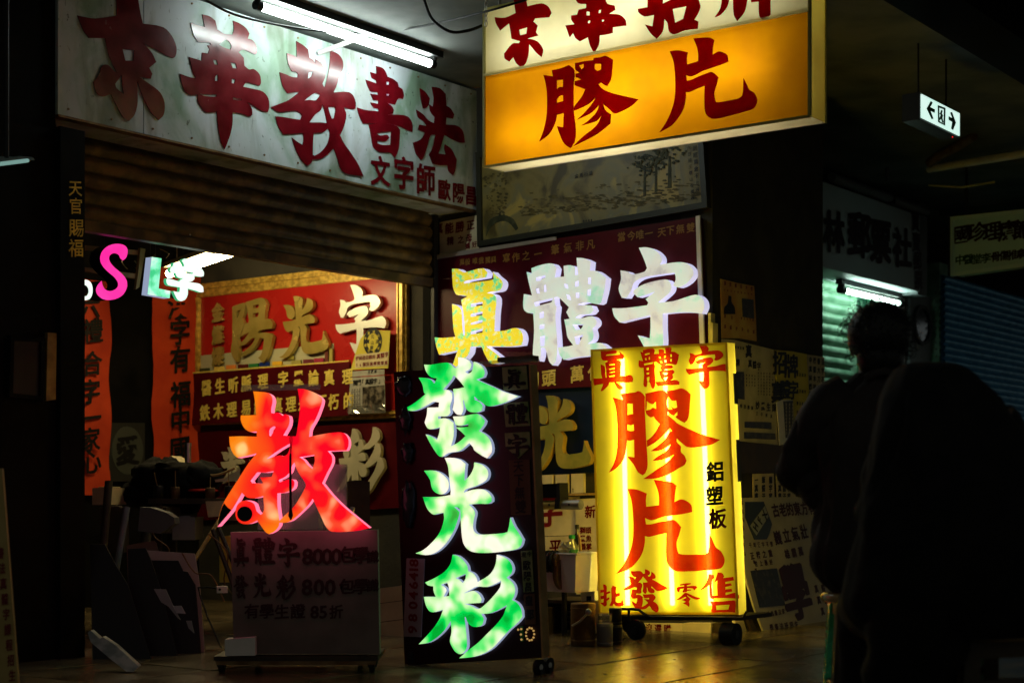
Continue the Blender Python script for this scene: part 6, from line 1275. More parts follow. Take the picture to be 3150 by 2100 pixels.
# canvas slopes behind the second sign
mb = MB(); mb.add([P(2880, 600, 14.5), P(3300, 560, 13.8), P(3300, 660, 13.8), P(2890, 665, 14.5), P(2880, 600, 14.6), P(3300, 560, 13.9), P(3300, 660, 13.9), P(2890, 665, 14.6)], [(0, 1, 2, 3), (7, 6, 5, 4), (0, 4, 5, 1), (1, 5, 6, 2), (2, 6, 7, 3), (3, 7, 4, 0)])
solo('awning', mb, mat('dull_green_canvas', (.03, .06, .05), .8), 'dull green canvas awning above the hanging pale sign', 'awning')

# ---------------------------------------------------------------- lower left clutter
PQ = Pl(0, 7.55, (1, 0)); ZQ = (0, 1400, .44643)
def lean(name, lab, cat, pts, m, Y=7.6, th=.012, back=.25):
    """board leaning away from the camera: top is further back than its foot"""
    ys = [p[1] for p in pts]; y1, y0 = max(ys), min(ys); mb = MB(); f = []; 
    for x, y in pts:
        Yk = Y + back * (y1 - y) / (y1 - y0); f.append(P(ZQ[0] + x * ZQ[2], ZQ[1] + y * ZQ[2], Yk))
    b2_ = [p + Vector((0, th, 0)) for p in f]; n = len(f)
    tri = tessellate_polygon([[Vector((x, y, 0)) for x, y in pts]])
    mb.add(f, tri); mb.add(b2_, tri); mb.add(f + b2_, [(i, (i + 1) % n, n + (i + 1) % n, n + i) for i in range(n)])
    return solo(name, mb, M[m] if isinstance(m, str) else m, lab, cat)
fb = mat('dull_foam_board', (.28, .22, .2), .6, c2=(.34, .27, .24), scale=5); bkb = mat('black_board', (.012, .010, .010), .4)
lean('leaning_board', 'brownish board with rounded corner, rearmost of the leaning boards at lower left', 'board', [(872, 618), (1040, 590), (1062, 590), (1076, 605), (1100, 700), (1140, 1500), (900, 1500)], mat('brown_sheet', (.12, .07, .05), .5), 7.95)
lean('leaning_board', 'pinkish white board, palest of the leaning boards at lower left', 'board', [(1010, 655), (1340, 676), (1352, 740), (1376, 900), (1420, 1490), (1100, 1490)], fb, 7.85)
lean('leaning_board', 'black board leaning in front of the pale one', 'board', [(1036, 722), (1228, 724), (1262, 796), (1292, 800), (1345, 890), (1395, 1480), (1060, 1490)], bkb, 7.75)
lean('leaning_board', 'dark board with a thin pale top edge, left of the pale board', 'board', [(880, 643), (1003, 637), (1040, 722), (1100, 900), (1250, 1480), (900, 1490)], bkb, 7.65)
lean('leaning_board', 'black green-edged board leaning at the foot of the door post', 'board', [(620, 608), (722, 612), (800, 760), (880, 890), (1060, 1470), (640, 1490)], bkb, 7.5)
for pts, lab in (([(1060, 920), (1142, 922), (1195, 1040), (1243, 1132), (1225, 1120), (1160, 1040), (1110, 1010)], 'grey metal strip lying against the black boards, upper piece'), ([(1195, 1036), (1250, 1036), (1278, 1090), (1215, 1085)], 'small grey metal plate in the middle of the clutter'), ([(1282, 1138), (1318, 1138), (1338, 1225), (1300, 1190)], 'small grey metal plate lowest in the clutter')):
    lean('metal_scrap', lab, 'metal scrap', pts, 'grey', 7.3, .006, .03)
lean('metal_strip', 'long pale metal channel lying diagonally on the floor at lower left', 'metal strip', [(604, 1218), (625, 1205), (690, 1262), (708, 1248), (800, 1310), (955, 1452), (918, 1490), (872, 1488), (760, 1400), (625, 1285)], mat('bluish_metal', (.14, .17, .18), .35, .4, c2=(.28, .30, .31), scale=14), 6.95, .05, .25)
# workbench with odds and ends
wb = Thing('workbench', 'dark cluttered workbench inside the shop behind the red character', 'workbench', P(640, 1950, 8.9))
w0, w1 = P(455, 1530, 8.9), P(1010, 1526, 8.9)
mb = MB(); mb.box(((w0.x + w1.x) / 2, 9.15, w0.z - .02), (w1.x - w0.x, .5, .03)); wb.part('top', mb, M['dwood'])
for x in (w0.x + .04, w1.x - .04):
    for y in (8.95, 9.35): mb = MB(); mb.box((x, y, w0.z / 2 - .02), (.05, .05, w0.z - .035)); wb.part('leg', mb, M['dwood'])
zz = w0.z
mb = MB(); c = P(578, 1428, 9.3); mb.tube([Vector((c.x, c.y, zz - .005)), P(578, 1362, 9.3)], .019, 16); mb.tube([P(578, 1372, 9.3), P(578, 1362, 9.3)], .022, 16); solo('chrome_cylinder', mb, M['steel'], 'upright chrome cylinder on the cluttered workbench', 'canister')
mb = MB(); a_, b_, c_ = P(482, 1428, 9.35), P(526, 1401, 9.35), P(566, 1428, 9.35); mb.add([a_, b_, c_, a_ + Vector((.02, .2, 0)), b_ + Vector((.02, .2, 0)), c_ + Vector((.02, .2, 0))], [(0, 1, 4, 3), (1, 2, 5, 4), (0, 1, 2), (3, 4, 5)]); solo('folded_card', mb, M['paper'], 'folded cream card standing like a tent on the workbench', 'card')
mb = MB(); pile = [(540, 1500, 130, 80), (470, 1475, 70, 60), (620, 1470, 60, 50), (430, 1520, 60, 40), (520, 1440, 60, 24)]
for k, (x, y, rx, rz) in enumerate(pile):
    p = P(x, y, 9.2); ph = k * 1.7
    mb = MB(); mb.ball(p, (rx / F * 9.2, .16, rz / F * 9.2), 18, 12, fn=lambda d: 1 + .35 * noise.noise(d * 2.2 + Vector((ph, 0, 0))) + .12 * noise.noise(d * 7 + Vector((0, ph, 0))))
    solo('cloth_heap', mb, M['cloth'], ['big dark heap in the middle of the workbench', 'dark bundle at the left of the workbench heap', 'dark bundle under the chrome cylinder', 'low dark bundle at the left end of the workbench', 'small dark bundle on top of the workbench heap'][k], 'bundle')
cable('rolled_paper', [P(600, 1440, 9.1), P(630, 1458, 9.1), P(668, 1460, 9.1), P(722, 1440, 9.1)], .008, 'curved pale strip sticking out of the workbench heap', 'strip', M['wood'])
mb = MB(); mb.hexa([P(600, 1485, 9.1), P(735, 1478, 9.1), P(740, 1440, 9.1), P(690, 1470, 9.1), P(600, 1485, 9.2), P(735, 1478, 9.2), P(740, 1440, 9.2), P(690, 1470, 9.2)]); solo('foam_offcut', mb, M['paper'], 'dull cream foam offcut on the workbench behind the red character', 'offcut')
mb = MB(); mb.ball(P(625, 1508, 9.05), (.09, .05, .012), 14, 6); solo('red_cloth', mb, M['crimson'], 'small red cloth lying at the front of the workbench', 'cloth')
mb = MB(); mb.hexa([P(640, 1590, 8.85), P(700, 1585, 8.85), P(700, 1540, 8.85), P(632, 1541, 8.85), P(640, 1590, 9.1), P(700, 1585, 9.1), P(700, 1540, 9.1), P(632, 1541, 9.1)]); solo('cardboard_box', mb, M['paper'], 'cream carton hanging under the workbench top near the red character', 'box')
lean('rolled_tube', 'fat dark roll with pale end lying below the workbench', 'roll', [(965, 355), (1040, 360), (1150, 395), (1200, 430), (1205, 470), (1100, 540), (950, 520)], mat('grey_roll', (.07, .07, .065), .5), 8.2, .12, .05)
for k, (x0, y0, x1, y1) in enumerate(((655, 1630, 707, 1770), (672, 1622, 730, 1760))):
    mb = MB(); mb.tube([P(x0, y0, 8.0), P(x1, y1, 7.85), P(x1 + 60, y1 + 190, 7.7)], .012, 8, smooth=False); solo('wooden_pole', mb, M['dwood'], ['dark slanting pole left of the price board, outer one', 'dark slanting pole left of the price board, nearest to it'][k], 'pole')
mb = MB(); mb.quad(Pl(0, 8.1, (1, 0)), [(675, 1790), (760, 1790), (760, 1640), (675, 1650)], -.03, 0); solo('cardboard_sheet', mb, M['ypaper'], 'yellowish sheet showing behind the slanting poles beside the price board', 'sheet')
mb = MB(); mb.quad(Pl(0, 8.3, (1, 0)), [(880, 1640), (980, 1640), (980, 1500), (880, 1500)], -.2, 0); solo('metal_cabinet', mb, M['grey'], 'grey metal box behind the foot of the red character', 'cabinet')
# more odds and ends in the dark of the shop
for k, (x0, x1, y0, y1, Y_, m_, lab) in enumerate(((455, 520, 1560, 1640, 8.8, 'dwood', 'brown carton on its side under the left end of the workbench'), (530, 600, 1590, 1660, 8.9, 'grey', 'dull grey carton under the middle of the workbench'), (300, 372, 1560, 1700, 8.7, 'dwood', 'tall brown carton standing below the narrow red banner'), (290, 350, 1500, 1552, 8.9, 'paper', 'dusty cream carton on top of the tall brown carton'), (700, 770, 1520, 1600, 9.2, 'paper', 'cream carton behind the red glowing character'), (1060, 1130, 1480, 1640, 9.0, 'dwood', 'brown crate behind the right foot of the red character'))):
    p0, p1 = P(x0, y1, Y_), P(x1, y0, Y_); t_ = Thing('cardboard_box', lab, 'box', ((p0.x + p1.x) / 2, Y_ + .12, p0.z))
    mb = MB(); mb.box(((p0.x + p1.x) / 2, Y_ + .12, (p0.z + p1.z) / 2), (p1.x - p0.x, .24, p1.z - p0.z), .12 * (k % 3 - 1)); t_.part('carton', mb, M[m_])
    mb = MB(); mb.box(((p0.x + p1.x) / 2, Y_ + .12, p1.z + .004), ((p1.x - p0.x) * .5, .22, .006), .12 * (k % 3 - 1) + .05); t_.part('flap', mb, M[m_])
for k, (x0, y0, x1, y1, Y_, r_, m_, lab) in enumerate(((300, 1900, 335, 1480, 8.3, .022, 'dwood', 'long brown paper roll leaning just inside the door post'), (330, 1910, 390, 1560, 8.2, .018, 'grey', 'thin grey tube leaning beside the brown paper roll'), (420, 1900, 455, 1600, 8.4, .03, 'dwood', 'thick dark roll standing left of the workbench'), (600, 1720, 700, 1560, 8.6, .012, 'wood', 'short bare wooden stick leaning on the workbench edge'), (1010, 1930, 1085, 1560, 8.2, .014, 'steel', 'thin metal rod leaning between the red character and the green sign'))):
    mb = MB(); mb.tube([P(x0, y0, Y_), P(x1, y1, Y_ + .2)], r_, 12); solo('leaning_roll', mb, M[m_], lab, 'roll')
rr = random.Random(77)
for k in range(9):
    p = P(480 + k * 58 + rr.uniform(-12, 12), 1522, 8.95 + rr.uniform(0, .15)); h_ = rr.uniform(.05, .13); r_ = rr.uniform(.018, .032)
    t_ = Thing('paint_tin', ['small black tin at the left end of the workbench', 'squat dark tin beside the black one on the workbench', 'narrow dark jar on the workbench behind the cloth heap', 'dark paint tin below the chrome cylinder', 'rusty tin near the foam offcut on the workbench', 'low rusty tin behind the red cloth', 'tall dark tin just left of the red character', 'dark tin hidden behind the red glowing character', 'black tin at the right end of the workbench'][k], 'tin', (p.x, p.y, w0.z - .004), 'tins on the workbench')
    mb = MB(); mb.lathe((p.x, p.y, w0.z - .004), [(0, 0), (r_, 0), (r_, h_), (r_ * .9, h_ + .004), (0, h_ + .004)], 14); t_.part('can', mb, [M['iron'], M['rust']][k % 2])
    mb = MB(); mb.tube([(p.x, p.y, w0.z + h_ * .5), (p.x + rr.uniform(-.03, .03), p.y, w0.z + h_ + rr.uniform(.05, .1))], .003, 5); t_.part('brush_handle', mb, M['wood'])
for k, (pts, Y_) in enumerate((([(640, 1640), (700, 1700), (690, 1790), (740, 1850)], 7.9), ([(560, 1700), (600, 1760), (650, 1770), (690, 1850)], 7.8), ([(500, 1560), (470, 1640), (520, 1690), (500, 1760)], 8.4))):
    cable('cable', [P(x, y, Y_) for x, y in pts], .004, ['twisted black lead hanging behind the slanting poles', 'black lead trailing to the white power adapter', 'black lead hanging from the workbench edge'][k], 'cable', M['rust'])
# white plug on its cord
t_ = Thing('power_plug', 'small white power adapter dangling left of the price board', 'plug', P(683, 1825, 7.2))
c = P(683, 1812, 7.2); mb = MB(); mb.box(c, (.048, .03, .03), .3); t_.part('body', mb, M['white'])
mb = MB(); mb.tube([P(676, 1812, 7.18), P(676, 1812, 7.17)], .006, 10); t_.part('socket_hole', mb, M['rubber'])
mb = MB(); mb.tube([P(665, 1808, 7.22), P(640, 1805, 7.3), P(610, 1806, 7.4), P(615, 1830, 7.4), P(640, 1900, 7.35), P(680, 1990, 7.2)], .004, 6); t_.part('cord', mb, M['rubber'])
# blurred board at the left edge, strip and picture on the black wall, far left light trough
t_ = Thing('edge_poster', 'blurred yellow brown board with red writing leaning at the left edge', 'board', P(10, 2140, 5.6))
e_ = Pl(0, 5.6, (1, 0)); mb = MB(); mb.quad(e_, [(-160, 2160), (60, 2160), (6, 1440), (-160, 1440)], -.02, 0); t_.part('board', mb, mat('yellow_brown_board', (.32, .22, .07), .6, c2=(.4, .28, .1), scale=6))
mb = MB()
for k, c in enumerate('書法真體字課程招生'): put(mb, e_, c, 2 + k * 4.5, 1700 + k * 47, 34, d0=.003, bold=.03, wx=.6)
t_.part('lettering', mb, M['dred'])
WL = SA
mb = MB(); mb.quad(WL, [(141, 1233), (170, 1228), (173, 1025), (145, 1022)], -.018, .004); solo('wall_strip', mb, mat('lit_strip_tint', (.34, .22, .06), .6, c2=(.2, .12, .03), scale=11), 'small yellow brown strip on the black wall by the door post, coloured like a lit strip deeper in', 'board')  # plank coloured yellow-brown in place of a lit strip glimpsed deeper in
t_ = Thing('wall_frame', 'very dark framed picture on the black wall at the left', 'picture frame', WL.pw(78, 1220))
c5 = [(30, 1215), (125, 1225), (128, 1045), (34, 1040)]; mb = MB(); mb.quad(WL, c5, -.018, .0); t_.part('picture', mb, M['dmaroon']); bars(t_, WL, c5, .02, -.018, .012, M['black'])
t_ = Thing('light_trough', 'dim pale edge of a lamp shade on the ceiling at far left', 'lamp shade', P(40, 500, 6.5))
mb = MB(); mb.hexa([P(-60, 520, 6.2), P(75, 492, 6.6), P(108, 493, 6.6), P(-60, 500, 6.2), P(-60, 500, 6.5), P(60, 480, 6.9), P(100, 484, 6.9), P(-60, 480, 6.5)]); t_.part('shade', mb, mat('pale_enamel', (.4, .5, .48), .4))
mb = MB(); mb.tube([P(-60, 512, 6.15), P(85, 494, 6.55)], .008, 8); t_.part('glow_edge', mb, lmat('dim_tube', (.5, .9, .8), .35))
mb = MB(); p = P(20, 485, 6.5); mb.tube([p, Vector((p.x, p.y, CZ))], .01, 6); t_.part('hanger_rod', mb, M['iron'])
# hook knob on the shutter
mb = MB(); mb.ball(SA.off(-.25).pw(585, 722), (.0045,) * 3, 8, 6); child(shut.o, 'rivet', mb, M['silver']) if False else shut.part('rivet', mb, M['silver'])
# leaf scraps on the floor
rr = random.Random(31); mb = MB()
for _ in range(40):
    x, y = rr.uniform(1750, 2650), rr.uniform(1985, 2095); d_ = CAMH * F / (y - HZ); c = P(x, y, d_); r_ = rr.uniform(.004, .013)
    mb.add([(c.x + r_ * math.cos(a) * rr.uniform(.5, 1.3), c.y + r_ * math.sin(a) * rr.uniform(.5, 1.3), .002 + rr.uniform(0, .006)) for a in (0, 1.3, 2.6, 3.9, 5.2)], [(0, 1, 2, 3, 4)])
o = solo('litter', mb, M['dwood'], 'scattered leaf and grit scraps on the paving', 'litter'); o['kind'] = 'stuff'

# ---------------------------------------------------------------- stools
def stool(base, seatz, W, m_leg, lab, rot=0.):
    t_ = Thing('stool', lab, 'stool', base, None); co, si = math.cos(rot), math.sin(rot)
    R_ = lambda x, y, z: Vector((base[0] + x * co - y * si, base[1] + x * si + y * co, z))
    mb = MB(); mb.lathe((base[0], base[1], seatz - .03), [(0, 0), (W * .96, 0), (W, .008), (W, .024), (W * .95, .03), (0, .03)], 28); t_.part('seat', mb, mat('worn_stool_seat', (.30, .20, .08), .25, coat=.5))
    mb = MB()
    for k, (sx, sy) in enumerate(((-1, -1), (1, -1), (1, 1), (-1, 1))):
        mb = MB(); a = R_(sx * W * .66, sy * W * .66, seatz - .031); b = R_(sx * W * .80, sy * W * .80, 0); w_ = .021
        q = [a + Vector((-w_, -w_, 0)), a + Vector((w_, -w_, 0)), a + Vector((w_, w_, 0)), a + Vector((-w_, w_, 0)), b + Vector((-w_, -w_, 0)), b + Vector((w_, -w_, 0)), b + Vector((w_, w_, 0)), b + Vector((-w_, w_, 0))]
        mb.hexa(q); t_.part('leg', mb, m_leg if k == 3 else M['dwood'])
    for zf, f_ in ((.30, .77), (.16, .78)):
        pts = [R_(sx * W * f_, sy * W * f_, zf) for sx, sy in ((-1, -1), (1, -1), (1, 1), (-1, 1))]
        for k in range(4):
            if (k % 2) == (zf > .2): continue
            mb = MB(); mb.tube([pts[k], pts[(k + 1) % 4]], .011, 8); t_.part('stretcher', mb, M['dwood'])
    pts = [R_(sx * W * .68, sy * W * .68, seatz - .055) for sx, sy in ((-1, -1), (1, -1), (1, 1), (-1, 1))]
    for k in range(4):
        p, q = pts[k], pts[(k + 1) % 4]; d_ = (q - p).normalized(); nn = Vector((-d_.y, d_.x, 0)) * .009; u_ = Vector((0, 0, .021))
        mb = MB(); mb.hexa([p - nn - u_, q - nn - u_, q - nn + u_, p - nn + u_, p + nn - u_, q + nn - u_, q + nn + u_, p + nn + u_]); t_.part('apron', mb, M['dwood'])
    return t_
sA = P(2690, 1850, 5.2); M['gleg'] = mat('green_reflection_leg', (.01, .42, .14), .22, c2=(.03, .62, .25), scale=30, spec=.9, coat=.5)  # green glow of the lit sign on one leg, put into its colour
stool((sA.x, 5.2, 0), .466, .175, M['gleg'], 'round wooden stool with a green reflection painted on one leg under the person in the dark jacket', -.1)
sB = P(2985, 1900, 4.2)
stool((sB.x + .04, 4.25, 0), .44, .17, M['dwood'], 'dark wooden stool under the hunched person at the right edge', .35)

# ---------------------------------------------------------------- people
def skin(name, verts, edges, m, sub=2):
    me = bpy.data.meshes.new(name); me.from_pydata([v[0] for v in verts], edges, []); o = bpy.data.objects.new(name, me); col.objects.link(o)
    md = o.modifiers.new("s", 'SKIN'); md.use_smooth_shade = True
    sv = me.skin_vertices[0].data
    for i, v in enumerate(verts): sv[i].radius = v[1] if isinstance(v[1], tuple) else (v[1], v[1])
    sv[0].use_root = True
    s2 = o.modifiers.new("u", 'SUBSURF'); s2.levels = sub; s2.render_levels = sub
    bpy.context.view_layer.update()
    me2 = bpy.data.meshes.new_from_object(o.evaluated_get(bpy.context.evaluated_depsgraph_get())); bpy.data.objects.remove(o)
    vs = [v.co.copy() for v in me2.vertices]; fs = [tuple(p.vertices) for p in me2.polygons]; mb = MB(); mb.add(vs, fs, 0, True); return mb
def loft(secs, seg=28, fold=0., seed=0, close=True):
    """secs: (centre, rx, ry) rings; cloth folds as gentle displacement"""
    vs = []
    for i, (c, rx, ry) in enumerate(secs):
        for k in range(seg):
            a = 2 * math.pi * k / seg; d = Vector((math.cos(a), math.sin(a), 0)); se = .82
            x = rx * math.copysign(abs(math.cos(a)) ** se, math.cos(a)); y = ry * math.copysign(abs(math.sin(a)) ** se, math.sin(a))
            f = 1 + fold * noise.noise(Vector((d.x * 2.3 + seed, d.y * 2.3, c[2] * 5))) + fold * .6 * noise.noise(Vector((d.x * 6 + seed, d.y * 6, c[2] * 9)))
            vs.append((c[0] + x * f, c[1] + y * f, c[2]))
    n = len(secs); fs = [(i * seg + k, i * seg + (k + 1) % seg, (i + 1) * seg + (k + 1) % seg, (i + 1) * seg + k) for i in range(n - 1) for k in range(seg)]
    if close: fs += [tuple(range(seg)), tuple(range((n - 1) * seg, n * seg))]
    return vs, fs
def interp(secs, k=4):
    out = []
    for i in range(len(secs) - 1):
        p0, p1, p2, p3 = secs[max(i - 1, 0)], secs[i], secs[i + 1], secs[min(i + 2, len(secs) - 1)]
        for j in range(k):
            t = j / k; cr_ = lambda a, b, c, d: .5 * (2 * b + (c - a) * t + (2 * a - 5 * b + 4 * c - d) * t * t + (3 * b - a - 3 * c + d) * t ** 3)
            out.append((tuple(cr_(p0[0][q], p1[0][q], p2[0][q], p3[0][q]) for q in range(3)), cr_(p0[1], p1[1], p2[1], p3[1]), cr_(p0[2], p1[2], p2[2], p3[2])))
    out.append(secs[-1]); return out
def v5(px, py, dy=0., Y=5.2):
    return tuple(P(px, py, Y) + Vector((0, dy, 0)))
def foldtube(mb, pts, rs, seed=0, fold=.12, seg=14):
    n0 = len(mb.v); pp = []; r2 = []
    for i in range(len(pts) - 1):
        for j in range(5): t = j / 5; pp.append(Vector(pts[i]).lerp(Vector(pts[i + 1]), t)); r2.append(rs[i] * (1 - t) + rs[i + 1] * t)
    pp.append(Vector(pts[-1])); r2.append(rs[-1]); mb.tube(pp, r2, seg)
    for i in range(n0, len(mb.v)):
        v = mb.v[i]; mb.v[i] = v + Vector((noise.noise(v * 14 + Vector((seed, 0, 0))), noise.noise(v * 14 + Vector((0, seed, 5))), 0)) * fold * .12
# person A: seated back view
pA_ = Thing('person', 'person with short curly hair in a dark jacket seated on the stool, back turned', 'person', (sA.x, 5.25, 0))
hd = v5(2708, 1052, .03)
V = [(v5(2700, 1800, .02), (.15, .11)), (v5(2702, 1640, .0), (.135, .10)), (v5(2704, 1450, .0), (.15, .105)), (v5(2706, 1290, .02), (.165, .10)), (v5(2706, 1205, .03), (.10, .08)), (v5(2706, 1140, .04), (.055, .055)),
     (v5(2707, 1095, .04), (.07, .075)), (v5(2708, 1050, .04), (.078, .09)), (v5(2708, 1005, .035), (.06, .07)),
     (v5(2590, 1232, .02), .07), (v5(2500, 1330, .06), .052), (v5(2462, 1440, .12), .045), (v5(2530, 1475, .34), .036), (v5(2560, 1470, .44), .026),
     (v5(2830, 1232, .02), .07), (v5(2905, 1330, .06), .052), (v5(2940, 1440, .12), .045), (v5(2880, 1475, .34), .036), (v5(2850, 1470, .44), .026),
     (v5(2650, 1830, .10), .09), (v5(2735, 1830, .45), .075), (v5(2740, 1990, .47), .055), ((v5(2740, 1990)[0], 5.67, .09), .042), ((v5(2740, 1990)[0], 5.82, .045), .036),
     (v5(2790, 1830, .10), .09), (v5(2900, 1830, .45), .075), (v5(2905, 1990, .47), .055), ((v5(2905, 1990)[0], 5.67, .09), .042), ((v5(2905, 1990)[0], 5.82, .045), .036)]
Ed = [(0, 1), (1, 2), (2, 3), (3, 4), (4, 5), (5, 6), (6, 7), (7, 8), (3, 9), (9, 10), (10, 11), (11, 12), (12, 13), (3, 14), (14, 15), (15, 16), (16, 17), (17, 18), (0, 19), (19, 20), (20, 21), (21, 22), (22, 23), (0, 24), (24, 25), (25, 26), (26, 27), (27, 28)]
mb = skin('body', V, Ed, None)
def hand(mb, w_, fwd, side, up, palm=.04):
    w_ = Vector(w_); fwd = Vector(fwd).normalized(); side = Vector(side).normalized(); up = Vector(up).normalized()
    for k, (o_, L) in enumerate(((-.03, .062), (-.01, .072), (.01, .068), (.03, .055))):
        b = w_ + fwd * palm + side * o_; mb.tube([b - fwd * .02, b, b + fwd * L * .45, b + fwd * L * .75 - up * L * .25, b + fwd * L * .85 - up * L * .5], [.010, .010, .009, .0085, .006], 8)
    b = w_ + fwd * .01 - side * .03; mb.tube([b, b - side * .022 + fwd * .02, b - side * .02 + fwd * .05], [.012, .011, .007], 8)
for s_, w_ in ((1, v5(2560, 1470, .44)), (-1, v5(2850, 1470, .44))): hand(mb, w_, (s_ * .2, 1, 0), (-s_, 0, 0), (0, 0, 1))
# nose, ears on the far side and flanks
mb.ball((hd[0], 5.2 + .04 + .105, hd[2] - .005), (.014, .022, .022), 10, 6)
for s_ in (-1, 1): mb.ball((hd[0] + s_ * .083, 5.235, hd[2] - .01), (.012, .022, .034), 10, 8)
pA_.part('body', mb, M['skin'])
J = [(v5(2696, 1818, .02), .145, .125), (v5(2694, 1775, .01), .188, .145), (v5(2692, 1690, .0), .205, .145), (v5(2700, 1580, .0), .196, .13), (v5(2702, 1450, .0), .190, .128), (v5(2700, 1350, .01), .196, .13), (v5(2700, 1270, .02), .190, .12), (v5(2702, 1215, .03), .158, .105), (v5(2705, 1175, .035), .105, .085), (v5(2706, 1145, .04), .07, .07)]
vs_, fs_ = loft(interp(J), 60, .16, 3); mb = MB(); mb.add(vs_, fs_, 0, True)
for s_, pts in ((0, [v5(2620, 1230, .03), v5(2560, 1258, .03), v5(2512, 1340, .06), v5(2468, 1445, .12), v5(2530, 1480, .32), v5(2548, 1478, .38)]), (1, [v5(2790, 1230, .03), v5(2850, 1258, .03), v5(2895, 1340, .06), v5(2938, 1445, .12), v5(2880, 1480, .32), v5(2865, 1478, .38)])):
    foldtube(mb, pts, [.095, .092, .078, .068, .058, .05], s_ * 7 + 1, .14)
# loose cloth hanging from the near elbow
foldtube(mb, [v5(2500, 1300, .05), v5(2478, 1400, .09), v5(2530, 1500, .1), v5(2560, 1560, .05)], [.05, .07, .062, .03], 9, .2)
pA_.part('jacket', mb, M['cloth2'])
mb = MB(); J2 = [((hd[0], 5.25, .43), .17, .14), ((hd[0], 5.27, .50), .19, .16)]
for sx, fx in ((-.06, .03), (.09, .21)): foldtube(mb, [(hd[0] + sx, 5.24, .50), (hd[0] + fx, 5.66, .49), (hd[0] + fx, 5.68, .30), (hd[0] + fx, 5.68, .10)], [.095, .088, .07, .06], sx * 50, .1)
pA_.part('trousers', mb, M['cloth'])
for sx in (.03, .21): mb = MB(); mb.ball((hd[0] + sx, 5.76, .04), (.048, .13, .042), 14, 8); pA_.part('shoe', mb, M['rubber'])
mb = MB(); hc = Vector((hd[0], 5.215, hd[2] + .022)); mb.ball(hc, (.105, .110, .110), 28, 18, fn=lambda d: 1 + .08 * noise.noise(d * 7) + (.0 if d.z > -.4 else -.05)); mb.ball(hc + Vector((.0, -.02, -.075)), (.078, .075, .07), 18, 12, fn=lambda d: 1 + .08 * noise.noise(d * 6))
rr = random.Random(2)
for _ in range(520):
    d = Vector((rr.gauss(0, 1), rr.gauss(0, 1), rr.gauss(.25, 1))).normalized()
    if d.z < -.75 or (d.y > .5 and d.z < .1): continue
    p = hc + Vector((d.x * .104, d.y * .108, d.z * .108)); t1 = d.cross(Vector((rr.gauss(0, 1), rr.gauss(0, 1), rr.gauss(0, 1)))).normalized(); r_ = rr.uniform(.007, .019); n_t = rr.uniform(.8, 1.7)
    mb.tube([p + d * (r_ * (1 - math.cos(a)) * .9) + t1 * r_ * math.sin(a) for a in [j * n_t * math.pi / 5 for j in range(6)]], .0011, 3, cap=False)
pA_.part('hair', mb, M['hair'])
mb = MB(); mb.tube([v5(2655, 1168, -.045), v5(2680, 1152, -.055), v5(2706, 1146, -.06), v5(2735, 1152, -.055), v5(2758, 1168, -.045)], .016, 8); pA_.part('collar', mb, M['cloth2'])

# person B: hunched, close to the camera, right edge
YB = 4.1
v6 = lambda px, py, dy=0.: tuple(P(px, py, YB) + Vector((0, dy, 0)))
pB_ = Thing('person', 'hunched person in a long black coat seated at the right edge, head bent down', 'person', (v6(2950, 1900)[0], 4.25, 0))
V = [(v6(2960, 1860, .10), (.16, .13)), (v6(2955, 1650, .08), (.15, .12)), (v6(2960, 1400, .12), (.16, .12)), (v6(2965, 1240, .22), (.15, .10)), (v6(2965, 1240, .36), (.055, .055)), (v6(2960, 1290, .46), (.075, .085)), (v6(2960, 1340, .54), (.06, .07)),
     (v6(2850, 1300, .20), .07), (v6(2820, 1500, .26), .05), (v6(2825, 1600, .45), .04), (v6(2835, 1600, .52), .028), (v6(3130, 1300, .20), .075), (v6(3190, 1500, .25), .055), (v6(3150, 1600, .45), .04), (v6(3130, 1600, .52), .028),
     (v6(2860, 1900, .12), .095), (v6(2800, 1900, .50), .08), ((v6(2800, 1900)[0], 4.60, .25), .06), ((v6(2790, 1900)[0], 4.60, .09), .045), ((v6(2790, 1900)[0], 4.75, .045), .036),
     (v6(3060, 1900, .12), .095), (v6(3110, 1900, .50), .08), ((v6(3110, 1900)[0], 4.60, .25), .06), ((v6(3110, 1900)[0], 4.60, .09), .045), ((v6(3110, 1900)[0], 4.75, .045), .036)]
Ed = [(0, 1), (1, 2), (2, 3), (3, 4), (4, 5), (5, 6), (3, 7), (7, 8), (8, 9), (9, 10), (3, 11), (11, 12), (12, 13), (13, 14), (0, 15), (15, 16), (16, 17), (17, 18), (18, 19), (0, 20), (20, 21), (21, 22), (22, 23), (23, 24)]
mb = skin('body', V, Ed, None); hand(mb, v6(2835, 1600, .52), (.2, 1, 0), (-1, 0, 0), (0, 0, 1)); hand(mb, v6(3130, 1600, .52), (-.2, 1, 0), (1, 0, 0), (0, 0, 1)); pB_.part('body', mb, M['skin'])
def sec(y, x0, x1, dy, ry):
    p = P((x0 + x1) / 2, y, YB) + Vector((0, dy, 0)); return ((p.x, p.y, p.z), (x1 - x0) / 2 / F * YB, ry)
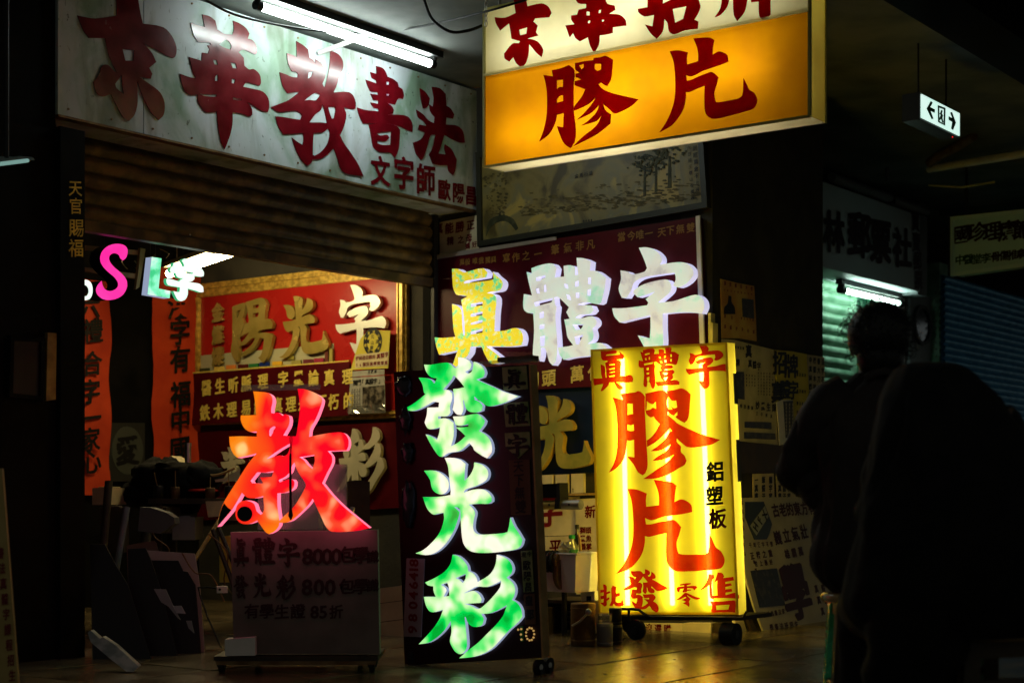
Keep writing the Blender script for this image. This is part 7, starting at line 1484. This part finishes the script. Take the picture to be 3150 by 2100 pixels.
J = [sec(1960, 2700, 3180, .10, .17), sec(1900, 2655, 3205, .10, .20), sec(1800, 2645, 3230, .08, .21), sec(1650, 2660, 3225, .07, .19), sec(1480, 2688, 3200, .08, .18), sec(1340, 2722, 3170, .11, .17), sec(1240, 2752, 3125, .15, .16), sec(1170, 2785, 3080, .19, .14), sec(1125, 2815, 3045, .22, .115), sec(1100, 2845, 3005, .235, .08), sec(1092, 2890, 2960, .24, .03)]
vs_, fs_ = loft(interp(J), 60, .13, 11); mb = MB(); mb.add(vs_, fs_, 0, True)
foldtube(mb, [v6(2860, 1290, .2), v6(2820, 1400, .22), v6(2795, 1520, .26), v6(2800, 1600, .42)], [.09, .085, .07, .05], 2, .12); foldtube(mb, [v6(3090, 1290, .2), v6(3150, 1400, .22), v6(3180, 1520, .26), v6(3150, 1600, .42)], [.10, .09, .075, .055], 4, .12)
# skirt of the coat falling left of the stool down to the shoe
foldtube(mb, [v6(2805, 1800, .0), v6(2800, 1950, .0), v6(2795, 2080, .02), v6(2785, 2250, .03), (v6(2780, 2300)[0], YB + .03, .10)], [.12, .115, .11, .10, .09], 6, .14)
foldtube(mb, [v6(2900, 1860, .02), v6(2860, 1990, .02), v6(2815, 2110, .03), v6(2790, 2250, .03)], [.11, .105, .09, .08], 8, .14)
pB_.part('coat', mb, M['cloth'])
mb = MB()
for x in (2800, 3110): foldtube(mb, [(v6(x, 1900)[0], 4.25, .47), (v6(x, 1900)[0], 4.60, .46), (v6(x, 1900)[0], 4.62, .26), (v6(x, 1900)[0], 4.62, .10)], [.10, .09, .075, .06], x, .1)
pB_.part('trousers', mb, M['cloth'])
for x in (2795, 3110): mb = MB(); mb.ball((v6(x, 1900)[0], 4.69, .04), (.05, .14, .042), 14, 8); pB_.part('shoe', mb, M['rubber'])
mb = MB(); hb = Vector(v6(2960, 1285, .45)); mb.ball(hb, (.10, .115, .11), 20, 14, fn=lambda d: 1 + .07 * noise.noise(d * 6)); pB_.part('hair', mb, M['hair'])
